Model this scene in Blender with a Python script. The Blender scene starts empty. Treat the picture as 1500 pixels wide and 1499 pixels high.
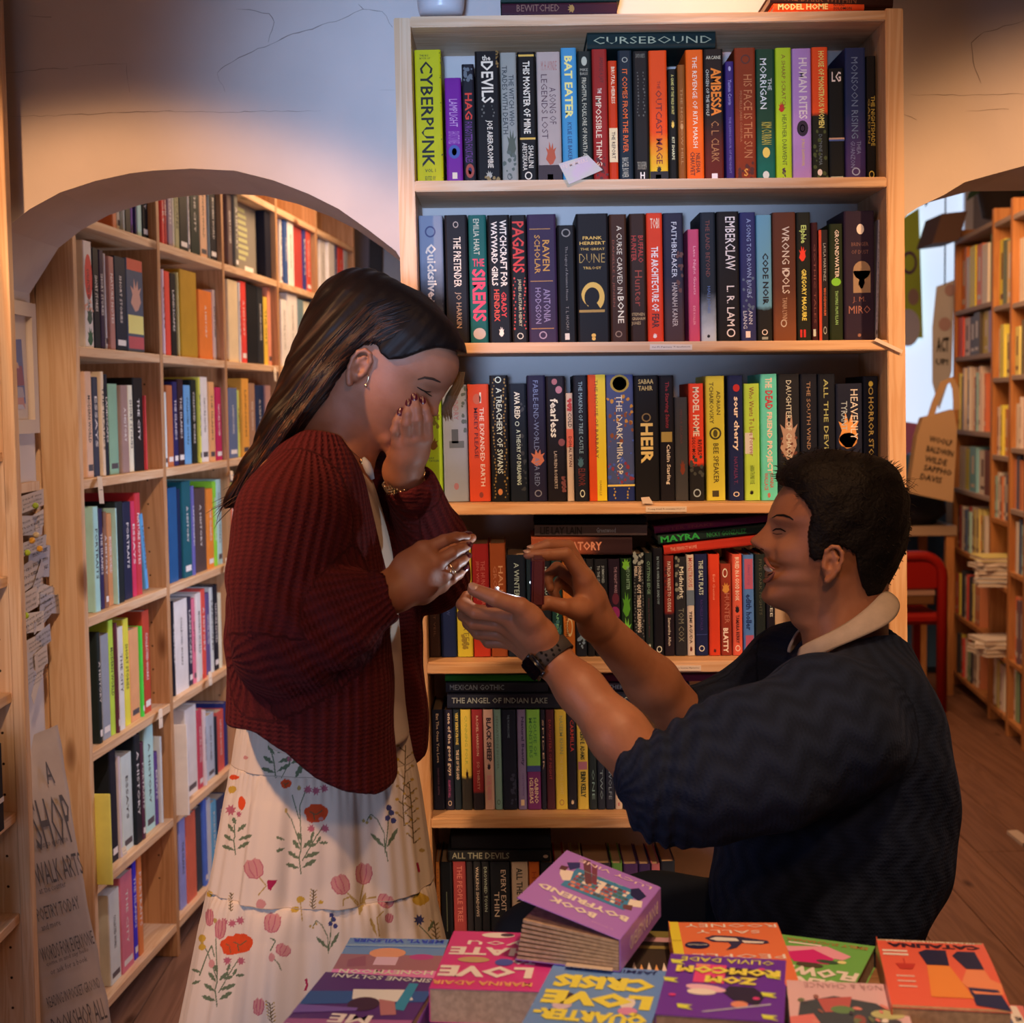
import bpy,bmesh,math,random
import numpy as np
from mathutils import Vector,Matrix
from mathutils.bvhtree import BVHTree
random.seed(7); np.random.seed(7)
PI = math.pi
SC = bpy.context.scene
COL = SC.collection
# ------------------------------------------------------------------ camera
F = 2200.0; CXP,CYP = 750.0,749.5
CAMH = 1.5
PITCH = math.atan(158/F); ROLL = math.radians(-0.75)
cd = bpy.data.cameras.new('camera'); cam = bpy.data.objects.new('camera',cd); COL.objects.link(cam)
cd.sensor_fit = 'HORIZONTAL'; cd.sensor_width = 36; cd.lens = F/1500*36; cd.clip_start = .05; cd.clip_end = 60
CAMR = (Matrix.Rotation(PI/2-PITCH,3,'X') @ Matrix.Rotation(ROLL,3,'Z'))
cam.matrix_world = Matrix.Translation((0,0,CAMH)) @ CAMR.to_4x4()
SC.camera = cam
cd.dof.use_dof = True; cd.dof.focus_distance = 2.45; cd.dof.aperture_fstop = 7.0
# ------------------------------------------------------------------ view and world
vs = SC.view_settings
vs.view_transform = 'Standard'; vs.look = 'None'; vs.gamma = 1; vs.use_curve_mapping = False; vs.exposure = 0.0
wd = bpy.data.worlds.new('dusk'); SC.world = wd; wd.use_nodes = True
wb = wd.node_tree.nodes['Background']; wb.inputs[0].default_value = (.85,.72,.75,1); wb.inputs[1].default_value = .05
# ------------------------------------------------------------------ lights
def aim(o,tgt):
    o.rotation_euler = (Vector(tgt)-o.location).to_track_quat('-Z','Y').to_euler()
def area(name,loc,tgt,size,power,col,sy=None,spread=None):
    l = bpy.data.lights.new(name,'AREA'); l.energy = power; l.color = col; l.size = size
    if sy: l.shape = 'RECTANGLE'; l.size_y = sy
    if spread: l.spread = spread
    o = bpy.data.objects.new(name,l); COL.objects.link(o); o.location = loc; aim(o,tgt); return o
def spot(name,loc,tgt,power,col,ang,blend=.5,r=.04):
    l = bpy.data.lights.new(name,'SPOT'); l.energy = power; l.color = col; l.spot_size = math.radians(ang); l.spot_blend = blend; l.shadow_soft_size = r
    o = bpy.data.objects.new(name,l); COL.objects.link(o); o.location = loc; aim(o,tgt); return o
def point(name,loc,power,col,r=.05):
    l = bpy.data.lights.new(name,'POINT'); l.energy = power; l.color = col; l.shadow_soft_size = r
    o = bpy.data.objects.new(name,l); COL.objects.link(o); o.location = loc; return o
WARM = (1,.50,.22); AMBER = (1,.42,.14); COOL = (.62,.72,1)
spot('track_spot',(-1.05,1.2,2.50),(-.70,3.0,1.02),140,WARM,56,.28,.04)      # warm pool over the left arch
spot('track_spot',(-.32,1.15,2.5),(-1.03,3.38,1.15),120,(1,.64,.40),27,.6,.04)  # added lamp, brightens the end boards of the left shelving
spot('track_spot',(1.75,1.15,2.55),(1.35,3.0,1.20),190,WARM,58,.45,.04)       # and over the right arch
spot('shelf_spot',(.42,2.60,2.72),(.40,3.0,2.25),34,(1,.52,.24),60,.8,.04)       # downlight above the bookcase
spot('shelf_spot',(.45,1.45,2.78),(.40,2.85,1.35),52,WARM,66,1,.08)
spot('people_fill',(.25,.1,2.35),(.22,2.2,1.12),42,(1,.50,.25),50,.9,.12)  # added front fill to brighten the two people
spot('table_spot',(.45,1.0,2.75),(.30,1.65,.9),115,(1,.56,.30),46,1,.08)
spot('street_daylight',(-.12,-.3,1.52),(.0,3.0,2.06),385,(.40,.60,1),25,1,.10)
area('street_daylight',(-.95,.9,1.0),(-.40,2.3,.72),.5,2.6,(.60,.68,1),None,2.0)
area('back_room_lamps',(-.2,5.4,2.6),(-.9,5.0,.8),.9,27,(1,.62,.36))
area('back_room_lamps',(1.5,5.6,2.6),(2.2,6.8,.8),.8,30,WARM)
area('side_room_daylight',(-.1,3.9,1.2),(-1,4.4,.8),.6,6,COOL)
# ------------------------------------------------------------------ pixels to points
CAM0 = Vector((0,0,CAMH))
def ray(px,py):
    return CAMR @ Vector(((px-CXP)/F,-(py-CYP)/F,-1))
def P(px,py,Y):
    d = ray(px,py); return CAM0 + d*(Y/d.y)
def Pz(px,py,z):
    d = ray(px,py); return CAM0 + d*((z-CAMH)/d.z)
def Ppl(px,py,p0,n):
    d = ray(px,py); return CAM0 + d*((Vector(p0)-CAM0).dot(n)/d.dot(n))
def pix(p):
    q = CAMR.transposed() @ (Vector(p)-CAM0); return (CXP+F*q.x/-q.z,CYP-F*q.y/-q.z)
# ------------------------------------------------------------------ materials
def s2l(c):
    c = c/255.0 if c > 1 else c
    return c/12.92 if c <= .04045 else ((c+.055)/1.055)**2.4
def lin(rgb): return tuple(s2l(v) for v in rgb)
def alb(rgb,ill):   # colour of a thing as seen, taken back to the colour of the thing itself
    return tuple(min(.92,max(.004,s2l(v)/i)) for v,i in zip(rgb,ill))
MATS = {}
def mat(name,col,rough=.6,spec=.3,metal=0,noise=.0,nscale=30,bump=0,bscale=200,col2=None,sheen=0,coat=0,emis=None,estr=0,coord='Object',sub=0):
    key = (name,tuple(round(c,3) for c in col),rough,metal,noise,bump,col2,emis)
    if key in MATS: return MATS[key]
    m = bpy.data.materials.new(name); m.use_nodes = True; nt = m.node_tree; b = nt.nodes['Principled BSDF']
    b.inputs['Base Color'].default_value = (*col,1); b.inputs['Roughness'].default_value = rough
    b.inputs['Metallic'].default_value = metal; b.inputs['Specular IOR Level'].default_value = spec
    if sheen: b.inputs['Sheen Weight'].default_value = sheen; b.inputs['Sheen Roughness'].default_value = .4; b.inputs['Sheen Tint'].default_value = (*[min(1,c*3+.05) for c in col],1)
    if coat: b.inputs['Coat Weight'].default_value = coat; b.inputs['Coat Roughness'].default_value = .25
    if sub: b.inputs['Subsurface Weight'].default_value = sub; b.inputs['Subsurface Radius'].default_value = (.012,.004,.002); b.inputs['Subsurface Scale'].default_value = .5
    if emis: b.inputs['Emission Color'].default_value = (*emis,1); b.inputs['Emission Strength'].default_value = estr
    if noise or bump:
        tc = nt.nodes.new('ShaderNodeTexCoord')
    if noise:
        n = nt.nodes.new('ShaderNodeTexNoise'); n.inputs['Scale'].default_value = nscale; n.inputs['Detail'].default_value = 4
        nt.links.new(tc.outputs[coord],n.inputs['Vector'])
        mx = nt.nodes.new('ShaderNodeMix'); mx.data_type = 'RGBA'
        c2 = col2 or tuple(c*(1-noise) for c in col)
        mx.inputs[6].default_value = (*col,1); mx.inputs[7].default_value = (*c2,1)
        cr = nt.nodes.new('ShaderNodeMapRange'); cr.inputs[1].default_value = .35; cr.inputs[2].default_value = .65
        nt.links.new(n.outputs['Fac'],cr.inputs[0]); nt.links.new(cr.outputs[0],mx.inputs[0]); nt.links.new(mx.outputs[2],b.inputs['Base Color'])
    if bump:
        n2 = nt.nodes.new('ShaderNodeTexNoise'); n2.inputs['Scale'].default_value = bscale; n2.inputs['Detail'].default_value = 3
        nt.links.new(tc.outputs[coord],n2.inputs['Vector'])
        bp = nt.nodes.new('ShaderNodeBump'); bp.inputs['Strength'].default_value = bump; bp.inputs['Distance'].default_value = .004
        nt.links.new(n2.outputs['Fac'],bp.inputs['Height']); nt.links.new(bp.outputs[0],b.inputs['Normal'])
    MATS[key] = m; return m
def wood(name,c1,c2,axis='Z',rough=.5,knots=True,scale=1.0):
    key = ('wood',name,axis)
    if key in MATS: return MATS[key]
    m = bpy.data.materials.new(name); m.use_nodes = True; nt = m.node_tree; b = nt.nodes['Principled BSDF']; L = nt.links.new
    tc = nt.nodes.new('ShaderNodeTexCoord'); mp = nt.nodes.new('ShaderNodeMapping')
    s = {'X': (1.2,26,26),'Y': (26,1.2,26),'Z': (26,26,1.2)}[axis]
    mp.inputs['Scale'].default_value = tuple(v*scale for v in s); L(tc.outputs['Object'],mp.inputs[0])
    oi = nt.nodes.new('ShaderNodeObjectInfo'); ad = nt.nodes.new('ShaderNodeVectorMath'); ad.operation = 'ADD'
    ml = nt.nodes.new('ShaderNodeMath'); ml.operation = 'MULTIPLY'; ml.inputs[1].default_value = 37; L(oi.outputs['Random'],ml.inputs[0])
    L(mp.outputs[0],ad.inputs[0]); L(ml.outputs[0],ad.inputs[1])
    n = nt.nodes.new('ShaderNodeTexNoise'); n.inputs['Scale'].default_value = 1; n.inputs['Detail'].default_value = 5; n.inputs['Distortion'].default_value = .8
    L(ad.outputs[0],n.inputs['Vector'])
    w = nt.nodes.new('ShaderNodeMath'); w.operation = 'SINE'; w1 = nt.nodes.new('ShaderNodeMath'); w1.operation = 'MULTIPLY'; w1.inputs[1].default_value = 42
    L(n.outputs['Fac'],w1.inputs[0]); L(w1.outputs[0],w.inputs[0])
    mr = nt.nodes.new('ShaderNodeMapRange'); mr.inputs[1].default_value = -1; mr.inputs[2].default_value = 1; L(w.outputs[0],mr.inputs[0])
    mx = nt.nodes.new('ShaderNodeMix'); mx.data_type = 'RGBA'; mx.inputs[6].default_value = (*c1,1); mx.inputs[7].default_value = (*c2,1); L(mr.outputs[0],mx.inputs[0])
    out = mx.outputs[2]
    if knots:
        mp2 = nt.nodes.new('ShaderNodeMapping'); k = {'X': (3.2,9,9),'Y': (9,3.2,9),'Z': (9,9,3.2)}[axis]; mp2.inputs['Scale'].default_value = k
        L(tc.outputs['Object'],mp2.inputs[0]); ad2 = nt.nodes.new('ShaderNodeVectorMath'); ad2.operation = 'ADD'; L(mp2.outputs[0],ad2.inputs[0]); L(ml.outputs[0],ad2.inputs[1])
        v = nt.nodes.new('ShaderNodeTexVoronoi'); v.inputs['Scale'].default_value = 1; L(ad2.outputs[0],v.inputs['Vector'])
        r = nt.nodes.new('ShaderNodeMapRange'); r.inputs[1].default_value = .07; r.inputs[2].default_value = .17; r.inputs[3].default_value = 1; r.inputs[4].default_value = 0
        L(v.outputs['Distance'],r.inputs[0]); m2 = nt.nodes.new('ShaderNodeMix'); m2.data_type = 'RGBA'; m2.inputs[7].default_value = (c2[0]*.35,c2[1]*.25,c2[2]*.2,1)
        L(r.outputs[0],m2.inputs[0]); L(out,m2.inputs[6]); out = m2.outputs[2]
    L(out,b.inputs['Base Color']); b.inputs['Roughness'].default_value = rough; b.inputs['Specular IOR Level'].default_value = .35
    bp = nt.nodes.new('ShaderNodeBump'); bp.inputs['Strength'].default_value = .15; bp.inputs['Distance'].default_value = .002
    L(mr.outputs[0],bp.inputs['Height']); L(bp.outputs[0],b.inputs['Normal'])
    MATS[key] = m; return m
PINE1,PINE2 = (.84,.60,.38),(.74,.47,.26)
def pine(axis): return wood('pine',PINE1,PINE2,axis)
# ------------------------------------------------------------------ objects
def link(o,parent=None):
    COL.objects.link(o)
    if parent is not None: o.parent = parent
    return o
def mesh_obj(name,verts,faces,m=None,parent=None,smooth=False,mats=None,midx=None):
    me = bpy.data.meshes.new(name); me.from_pydata([tuple(v) for v in verts],[],faces)
    for mm in (mats or ([m] if m else [])): me.materials.append(mm)
    if midx is not None: me.polygons.foreach_set('material_index',midx)
    if smooth: me.polygons.foreach_set('use_smooth',[True]*len(me.polygons))
    me.update()
    return link(bpy.data.objects.new(name,me),parent)
def np_obj(name,V,Q,m,parent=None,smooth=True):
    me = bpy.data.meshes.new(name); n,f = len(V),len(Q); k = Q.shape[1]
    me.vertices.add(n); me.vertices.foreach_set('co',np.asarray(V,np.float32).ravel())
    me.loops.add(f*k); me.loops.foreach_set('vertex_index',Q.astype(np.int32).ravel())
    me.polygons.add(f); me.polygons.foreach_set('loop_start',np.arange(f,dtype=np.int32)*k)
    if smooth: me.polygons.foreach_set('use_smooth',np.ones(f,bool))
    me.update(calc_edges=True); me.materials.append(m)
    return link(bpy.data.objects.new(name,me),parent)
def empty(name,label=None,cat=None,group=None,M=None,parent=None):
    o = bpy.data.objects.new(name,None); o.empty_display_size = .05
    if M is not None: o.matrix_world = M
    tag(o,label,cat,group); return link(o,parent)
def tag(o,label=None,cat=None,group=None,kind=None):
    if label: o['label'] = label
    if cat: o['category'] = cat
    if group: o['group'] = group
    if kind: o['kind'] = kind
    return o
class MB:
    def __init__(s): s.v = []; s.f = []; s.mi = []; s.cur = 0
    def add(s,vs_,fs_):
        n = len(s.v); s.v += [tuple(v) for v in vs_]; s.f += [tuple(i+n for i in f) for f in fs_]; s.mi += [s.cur]*len(fs_); return s
    def box(s,x0,x1,y0,y1,z0,z1,M=None,bev=0):
        if bev:
            bm = bmesh.new(); bmesh.ops.create_cube(bm,size=1)
            for v in bm.verts: v.co = Vector(((x0+x1)/2+v.co.x*(x1-x0),(y0+y1)/2+v.co.y*(y1-y0),(z0+z1)/2+v.co.z*(z1-z0)))
            bmesh.ops.bevel(bm,geom=bm.edges[:],offset=bev,segments=1,affect='EDGES')
            bm.verts.index_update(); vs_ = [v.co.copy() for v in bm.verts]; fs_ = [[v.index for v in f.verts] for f in bm.faces]; bm.free()
        else:
            vs_ = [Vector(c) for c in ((x0,y0,z0),(x1,y0,z0),(x1,y1,z0),(x0,y1,z0),(x0,y0,z1),(x1,y0,z1),(x1,y1,z1),(x0,y1,z1))]
            fs_ = [(0,3,2,1),(4,5,6,7),(0,1,5,4),(1,2,6,5),(2,3,7,6),(3,0,4,7)]
        if M is not None: vs_ = [M @ v for v in vs_]
        return s.add(vs_,fs_)
    def hexa(s,c):   # 8 corners: front quad (bl, br, tr, tl) and back quad
        return s.add(c,[(0,1,2,3),(7,6,5,4),(0,4,5,1),(1,5,6,2),(2,6,7,3),(3,7,4,0)])
    def tube(s,pts,r,n=8,cap=True):
        pts = [Vector(p) for p in pts]; rr = r if isinstance(r,(list,tuple)) else [r]*len(pts); V = []; up = None
        for i,p in enumerate(pts):
            t = (pts[min(i+1,len(pts)-1)]-pts[max(i-1,0)]).normalized()
            if up is None: up = t.orthogonal().normalized()
            up = (up-t*up.dot(t)).normalized(); w = t.cross(up)
            V += [p+(up*math.cos(2*PI*k/n)+w*math.sin(2*PI*k/n))*rr[i] for k in range(n)]
        Fs = [(i*n+k,i*n+(k+1) % n,(i+1)*n+(k+1) % n,(i+1)*n+k) for i in range(len(pts)-1) for k in range(n)]
        if cap: Fs += [tuple(range(n-1,-1,-1)),tuple((len(pts)-1)*n+k for k in range(n))]
        return s.add(V,Fs)
    def lathe(s,prof,c=(0,0,0),n=20):
        V = [(c[0]+r*math.cos(2*PI*k/n),c[1]+r*math.sin(2*PI*k/n),c[2]+z) for r,z in prof for k in range(n)]
        Fs = [(i*n+k,i*n+(k+1) % n,(i+1)*n+(k+1) % n,(i+1)*n+k) for i in range(len(prof)-1) for k in range(n)]
        return s.add(V,Fs)
    def prism(s,poly,d):   # extrude polygon (3D points) by vector d
        n = len(poly); A = [Vector(p) for p in poly]; B = [p+Vector(d) for p in A]
        return s.add(A+B,[tuple(range(n)),tuple(range(2*n-1,n-1,-1))]+[(k,n+k,n+(k+1) % n,(k+1) % n) for k in range(n)])
    def build(s,name,m,parent=None,smooth=False,mats=None):
        return mesh_obj(name,s.v,s.f,m,parent,smooth,mats,s.mi if mats else None)
def frame(o,x,y,z):
    M = Matrix.Identity(4)
    for i,a in enumerate((x,y,z,o)):
        for j in range(3): M[j][i] = a[j]
    return M
# ------------------------------------------------------------------ lettering: flat print laid on a surface
TEXTS = []
def text(s,parent,M,L,H,m,name='lettering',weight=.0,spacing=1.0):
    """s printed in the plane of M (x along the line, y up the letters), centred, scaled to L x H"""
    TEXTS.append((s,parent,M,L,H,m,name,weight,spacing))
def flush_text():
    cache = {}; cs = []
    for s,_,_,_,_,_,_,w,sp in TEXTS:
        if (s,w,sp) in cache: continue
        cu = bpy.data.curves.new('lettering','FONT'); cu.body = s; cu.size = 1; cu.resolution_u = 1; cu.offset = w; cu.space_character = sp
        o = bpy.data.objects.new('lettering',cu); COL.objects.link(o); cache[(s,w,sp)] = o; cs.append(o)
    dg = bpy.context.evaluated_depsgraph_get(); res = {}
    for k,o in cache.items():
        me = bpy.data.meshes.new_from_object(o.evaluated_get(dg)); n = len(me.vertices)
        V = np.zeros(n*3,np.float32); me.vertices.foreach_get('co',V); V = V.reshape(-1,3)
        Fs = [tuple(p.vertices) for p in me.polygons]; res[k] = (V,Fs); bpy.data.meshes.remove(me)
    for o in cs:
        c = o.data; bpy.data.objects.remove(o); bpy.data.curves.remove(c)
    for s,parent,M,L,H,m,name,w,sp in TEXTS:
        V,Fs = res[(s,w,sp)]
        if len(V) == 0: continue
        a,b = V.min(0),V.max(0); W = (V-(a+b)/2); W[:,0] *= L/max(1e-6,b[0]-a[0]); W[:,1] *= H/max(1e-6,b[1]-a[1])
        W[:,2] = 0; A = np.array(M)[:3,:3]; t = np.array(M)[:3,3]; W = W@A.T+t
        mesh_obj(name,W.tolist(),Fs,m,parent)
# ================================================================== the room
YF,YB = 3.02,3.38          # the arched wall, front and back face
CEIL = 2.95
plaster = mat('plaster',(.72,.66,.62),.85,.2,noise=.08,nscale=5,bump=.5,bscale=14)
def arch_pts(L): return [(P(x,y,YF).x,P(x,y,YF).z) for x,y in L]
LA = arch_pts([(6,336),(44,306),(88,282),(140,265),(190,254),(224,250),(280,247),(344,250),(400,264),(452,284),(496,306),(540,337),(580,368)])
RA = arch_pts([(1329,314),(1346,303),(1382,286),(1413,267),(1463,253),(1500,243)])
lx0,lx1 = P(-34,593,YF).x,P(610,593,YF).x
rx0 = P(1290,593,YF).x; rx1 = rx0+(lx1-lx0)*1.02
LA = [(lx0,LA[0][1]-.10)]+LA+[(lx1,LA[-1][1]-.06)]
RA = [(rx0,RA[0][1]-.06)]+RA; mid = (rx0+rx1)/2
RA += [(2*mid-x,z) for x,z in reversed(RA)]
if RA[len(RA)//2-1][0] > RA[len(RA)//2][0]: RA = sorted(RA)
def wall_arched():
    xs = [-2.3]+[p[0] for p in LA]+[p[0] for p in RA]+[3.2]
    def low(x,side):
        for A in (LA,RA):
            if A[0][0]-1e-6 <= x <= A[-1][0]+1e-6:
                if abs(x-A[0][0]) < 1e-6 and side < 0: return 0
                if abs(x-A[-1][0]) < 1e-6 and side > 0: return 0
                return float(np.interp(x,[p[0] for p in A],[p[1] for p in A]))
        return 0
    mb = MB(); S = []
    fine = [xs[0]]
    for a,b in zip(xs,xs[1:]):
        n = max(1,int((b-a)/.05)); fine += [a+(b-a)*i/n for i in range(1,n+1)]
    for a,b in zip(fine,fine[1:]):
        za,zb = low(a,1),low(b,-1)
        mb.add([(a,YF,za),(b,YF,zb),(b,YF,CEIL),(a,YF,CEIL)],[(0,1,2,3)])
        mb.add([(a,YB,za),(b,YB,zb),(b,YB,CEIL),(a,YB,CEIL)],[(3,2,1,0)])
        if za > 0 or zb > 0: mb.add([(a,YF,za),(b,YF,zb),(b,YB,zb),(a,YB,za)],[(3,2,1,0)])
    for A in (LA,RA):
        for x,z in (A[0],A[-1]): mb.add([(x,YF,0),(x,YF,z),(x,YB,z),(x,YB,0)],[(0,1,2,3)])
    return tag(mb.build('wall_front',plaster),kind='structure')
wall = wall_arched()
# hairline cracks in the plaster, flat strips with groove shade put in their colour
crackm = mat('crack',(.30,.25,.22),.95)
def crack(pts,w=1.3):
    mb = MB(); pp = []
    for (a,b),(c,d) in zip(pts,pts[1:]):
        n = max(2,int(math.hypot(c-a,d-b)/9))
        pp += [(a+(c-a)*i/n+random.uniform(-1.2,1.2),b+(d-b)*i/n+random.uniform(-1.2,1.2)) for i in range(n)]
    pp.append(pts[-1]); q = [P(x,y,YF-.0006) for x,y in pp]; V = []
    for i,p in enumerate(q):
        t = (q[min(i+1,len(q)-1)]-q[max(i-1,0)]).normalized(); n = Vector((-t.z,0,t.x)); k = w*.0013*.5*random.uniform(.3,1)*(1-abs(2*i/len(q)-1)**3*.7)
        V += [p+n*k,p-n*k]
    mb.add(V,[(2*i,2*i+1,2*i+3,2*i+2) for i in range(len(q)-1)])
    mb.build('crack',crackm,wall)
for c,w in (([(0,171),(60,170),(140,167),(220,163),(330,164),(470,162)],1.2),([(330,135),(318,108),(330,95),(370,75),(430,50),(500,28),(530,13),(560,16),(575,40)],1.5),
             ([(345,12),(395,20),(402,32),(393,62)],1.3),([(0,108),(40,103),(100,100)],1),([(104,98),(185,92),(190,135)],.7),([(40,22),(75,25)],1),([(555,133),(578,132)],.7),
             ([(1335,139),(1415,139),(1500,138)],1),([(1413,164),(1478,160)],.9),([(1500,30),(1440,48),(1422,62),(1425,90),(1437,122)],1.5),([(1325,168),(1343,176)],.8),([(525,6),(533,14)],1.5)):
    crack(c,w)
# floor of boards
fl = wood('floor_oak',(.23,.118,.078),(.17,.082,.052),'Y',.55,knots=True,scale=.6)
floor = tag(MB().box(-3.2,4.2,-.6,9.6,-.06,-.004).build('floor',mat('subfloor',(.10,.055,.035),.9)),kind='structure')
FB = None
k = 0
for i in range(24):
    x = -1.8+i*.19
    y = 1.0+(i*.71) % 1.1
    while y < 9.4:
        if FB is None:
            FB = MB().box(-.0935,.0935,0,1.596,-.006,0,bev=.0012).build('floor_board',fl,floor)
            o = FB
        else:
            o = FB.copy(); link(o,floor)
        o.location = (x,y,0); k += 1; y += 1.6
# outer walls and ceiling
pl2 = mat('painted_wall',(.55,.52,.52),.85,.2,noise=.06,nscale=4,bump=.2,bscale=30)
tag(MB().box(-2.4,4.2,-.6,9.6,CEIL,CEIL+.08).build('ceiling',pl2),kind='structure')
tag(MB().box(-2.4,-2.3,-.6,9.6,0,CEIL).build('wall_left',pl2),kind='structure')
tag(MB().box(3.6,3.7,-.6,9.6,0,CEIL).build('wall_right',pl2),kind='structure')
# back wall with the shop window at its right
WX0,WX1,WZ0,WZ1,YW = 1.95,2.72,1.22,2.86,8.9
wb_ = MB()
for a in ((-2.3,WX0,0,CEIL),(WX1,3.6,0,CEIL),(WX0,WX1,0,WZ0),(WX0,WX1,WZ1,CEIL)): wb_.box(a[0],a[1],YW,YW+.12,a[2],a[3])
tag(wb_.build('wall_back',mat('back_plaster',(.34,.35,.42),.9,.2)),kind='structure')
win = tag(empty('window_1'),kind='structure')
fr = mat('window_paint',(.75,.78,.85),.5); b = MB()
for a in ((WX0,WX0+.05,WZ0,WZ1),(WX1-.05,WX1,WZ0,WZ1),(WX0+.05,WX1-.05,WZ0,WZ0+.05),(WX0+.05,WX1-.05,WZ1-.05,WZ1),(WX0+.27,WX0+.31,WZ0+.05,WZ1-.05)): b.box(a[0],a[1],YW-.02,YW+.06,a[2],a[3])
b.build('window_frame',fr,win)
MB().box(WX0-.04,WX1+.04,YW-.16,YW,WZ0-.04,WZ0).build('window_sill',mat('sill_red',(.25,.05,.05),.5),win)
glow = mat('daylit_pane',(.7,.8,1),.3,emis=(.62,.78,1),estr=.95)
MB().box(WX0+.05,WX0+.27,YW+.02,YW+.03,WZ0+.05,WZ1-.05).build('pane',glow,win)
MB().box(WX0+.31,WX1-.05,YW+.02,YW+.03,WZ0+.05,WZ1-.05).build('pane',glow,win)
# ================================================================== books
def hard_mesh(w,h,d,t=.0022,r=.004):
    t = min(t,w*.2); r = min(r,w*.3)
    out = [(-w/2,d)]; 
    for k in range(3): a = PI/2*k/2; out.append((-w/2+r-r*math.cos(a),r-r*math.sin(a)))
    for k in range(3): a = PI/2*k/2; out.append((w/2-r+r*math.sin(a),r-r*math.cos(a)))
    out.append((w/2,d))
    x = w/2-t
    inn = [(-x,d),(-x,t+.001),(-x,t),(-x+.0005,t),(x-.0005,t),(x,t),(x,t+.001),(x,d)]
    n = len(out); V = [(a,b,0) for a,b in out]+[(a,b,0) for a,b in inn]+[(a,b,h) for a,b in out]+[(a,b,h) for a,b in inn]
    Fs = []
    for i in range(n-1):
        Fs += [(i,i+1,2*n+i+1,2*n+i),(n+i+1,n+i,3*n+i,3*n+i+1),(i+1,i,n+i,n+i+1),(2*n+i,2*n+i+1,3*n+i+1,3*n+i)]
    Fs += [(0,2*n,3*n,n),(n-1,2*n-1,4*n-1,3*n-1)]
    return V,Fs
paper = mat('page_paper',(.62,.52,.40),.9,.1)
paperw = mat('page_paper_white',(.72,.66,.58),.9,.1)
def cover_mat(c,c2=None,split=None,grad=False,h=.2,rough=.42):
    """jacket colour, or two colours meeting at height fraction split"""
    if c2 is None: return mat('book_cover',c,rough+.08,.14,noise=.10,nscale=18)
    key = ('cv',c,c2,split,grad,round(h,3))
    if key in MATS: return MATS[key]
    m = bpy.data.materials.new('book_cover'); m.use_nodes = True; nt = m.node_tree; b = nt.nodes['Principled BSDF']; L = nt.links.new
    tc = nt.nodes.new('ShaderNodeTexCoord'); sx = nt.nodes.new('ShaderNodeSeparateXYZ'); L(tc.outputs['Object'],sx.inputs[0])
    ns = nt.nodes.new('ShaderNodeTexNoise'); ns.inputs['Scale'].default_value = 60; L(tc.outputs['Object'],ns.inputs['Vector'])
    r = nt.nodes.new('ShaderNodeMapRange'); e = .16 if grad else .015
    ad = nt.nodes.new('ShaderNodeMath'); ad.operation = 'MULTIPLY_ADD'; ad.inputs[1].default_value = h*(.12 if grad else .05); L(ns.outputs['Fac'],ad.inputs[0]); L(sx.outputs['Z'],ad.inputs[2])
    r.inputs[1].default_value = h*(split-e+.03); r.inputs[2].default_value = h*(split+e+.03); L(ad.outputs[0],r.inputs[0])
    mx = nt.nodes.new('ShaderNodeMix'); mx.data_type = 'RGBA'; mx.inputs[6].default_value = (*c2,1); mx.inputs[7].default_value = (*c,1)
    L(r.outputs[0],mx.inputs[0]); L(mx.outputs[2],b.inputs['Base Color']); b.inputs['Roughness'].default_value = rough+.08; b.inputs['Specular IOR Level'].default_value = .14
    MATS[key] = m; return m
BK = {}
def book_parts(root,w,h,d,cm,pm=None,page_in=.003):
    key = (round(w,3),round(h,3),round(d,3))
    w_,h_,d_ = w,h,d
    V,Fs = hard_mesh(w_,h_,d_)
    c = mesh_obj('cover',V,Fs,cm,root)
    i = .0022 if w > .012 else w*.2
    mb = MB().box(-w/2+i,w/2-i,i+.0005,d-page_in,page_in,h-page_in)
    mb.build('pages',pm or paper,root)
    return c
ORD = ['first','second','third','fourth','fifth','sixth','seventh','eighth','ninth','tenth','eleventh','twelfth','thirteenth','fourteenth','fifteenth','sixteenth','seventeenth','eighteenth','nineteenth','twentieth','twenty-first','twenty-second','twenty-third','twenty-fourth','twenty-fifth','twenty-sixth','twenty-seventh','twenty-eighth','twenty-ninth']
YS = 2.835      # plane of the spines in the middle bookcase
def slope(px): return .0265-2.9e-5*(px-601)
ILLL_ = [(.80,.84,1.15),(.78,.80,.98),(.98,.62,.46),(.86,.44,.21),(.34,.16,.07),(.26,.13,.08)]
ILLR_ = [(.66,.43,.40),(.50,.36,.31),(.60,.31,.16),(.74,.40,.22),(.28,.13,.06),(.17,.09,.06)]
def illx(r,px): t = max(0,min(1,(px-640)/560)); return tuple(a+(b-a)*t for a,b in zip(ILLL_[r],ILLR_[r]))
ILL = [illx(r,850) for r in range(6)]
def tm(c,ill): return mat('print',alb(c,ill),.5,.3)
def spine_text(root,w,h,items,ill):
    """items: (string, from, to, across0, across1, colour, weight, mode); from/to and across are fractions"""
    for it in items:
        s,a,b_,u0,u1,c = it[:6]; wt = it[6] if len(it) > 6 else 0; mode = it[7] if len(it) > 7 else 'v'
        zc = h*(1-(a+b_)/2); xc = w*((u0+u1)/2-.5)
        if mode == 'v': M = frame(Vector((xc,-.0004,zc)),Vector((0,0,-1)),Vector((1,0,0)),Vector((0,-1,0))); Lx,Hx = h*(b_-a),w*(u1-u0)
        else: M = frame(Vector((xc,-.0004,zc)),Vector((1,0,0)),Vector((0,0,1)),Vector((0,-1,0))); Lx,Hx = w*(u1-u0),h*(b_-a)
        text(s,root,M,Lx,Hx,tm(c,ill),'title_lettering' if Lx > .06 else 'small_lettering',wt)
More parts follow.
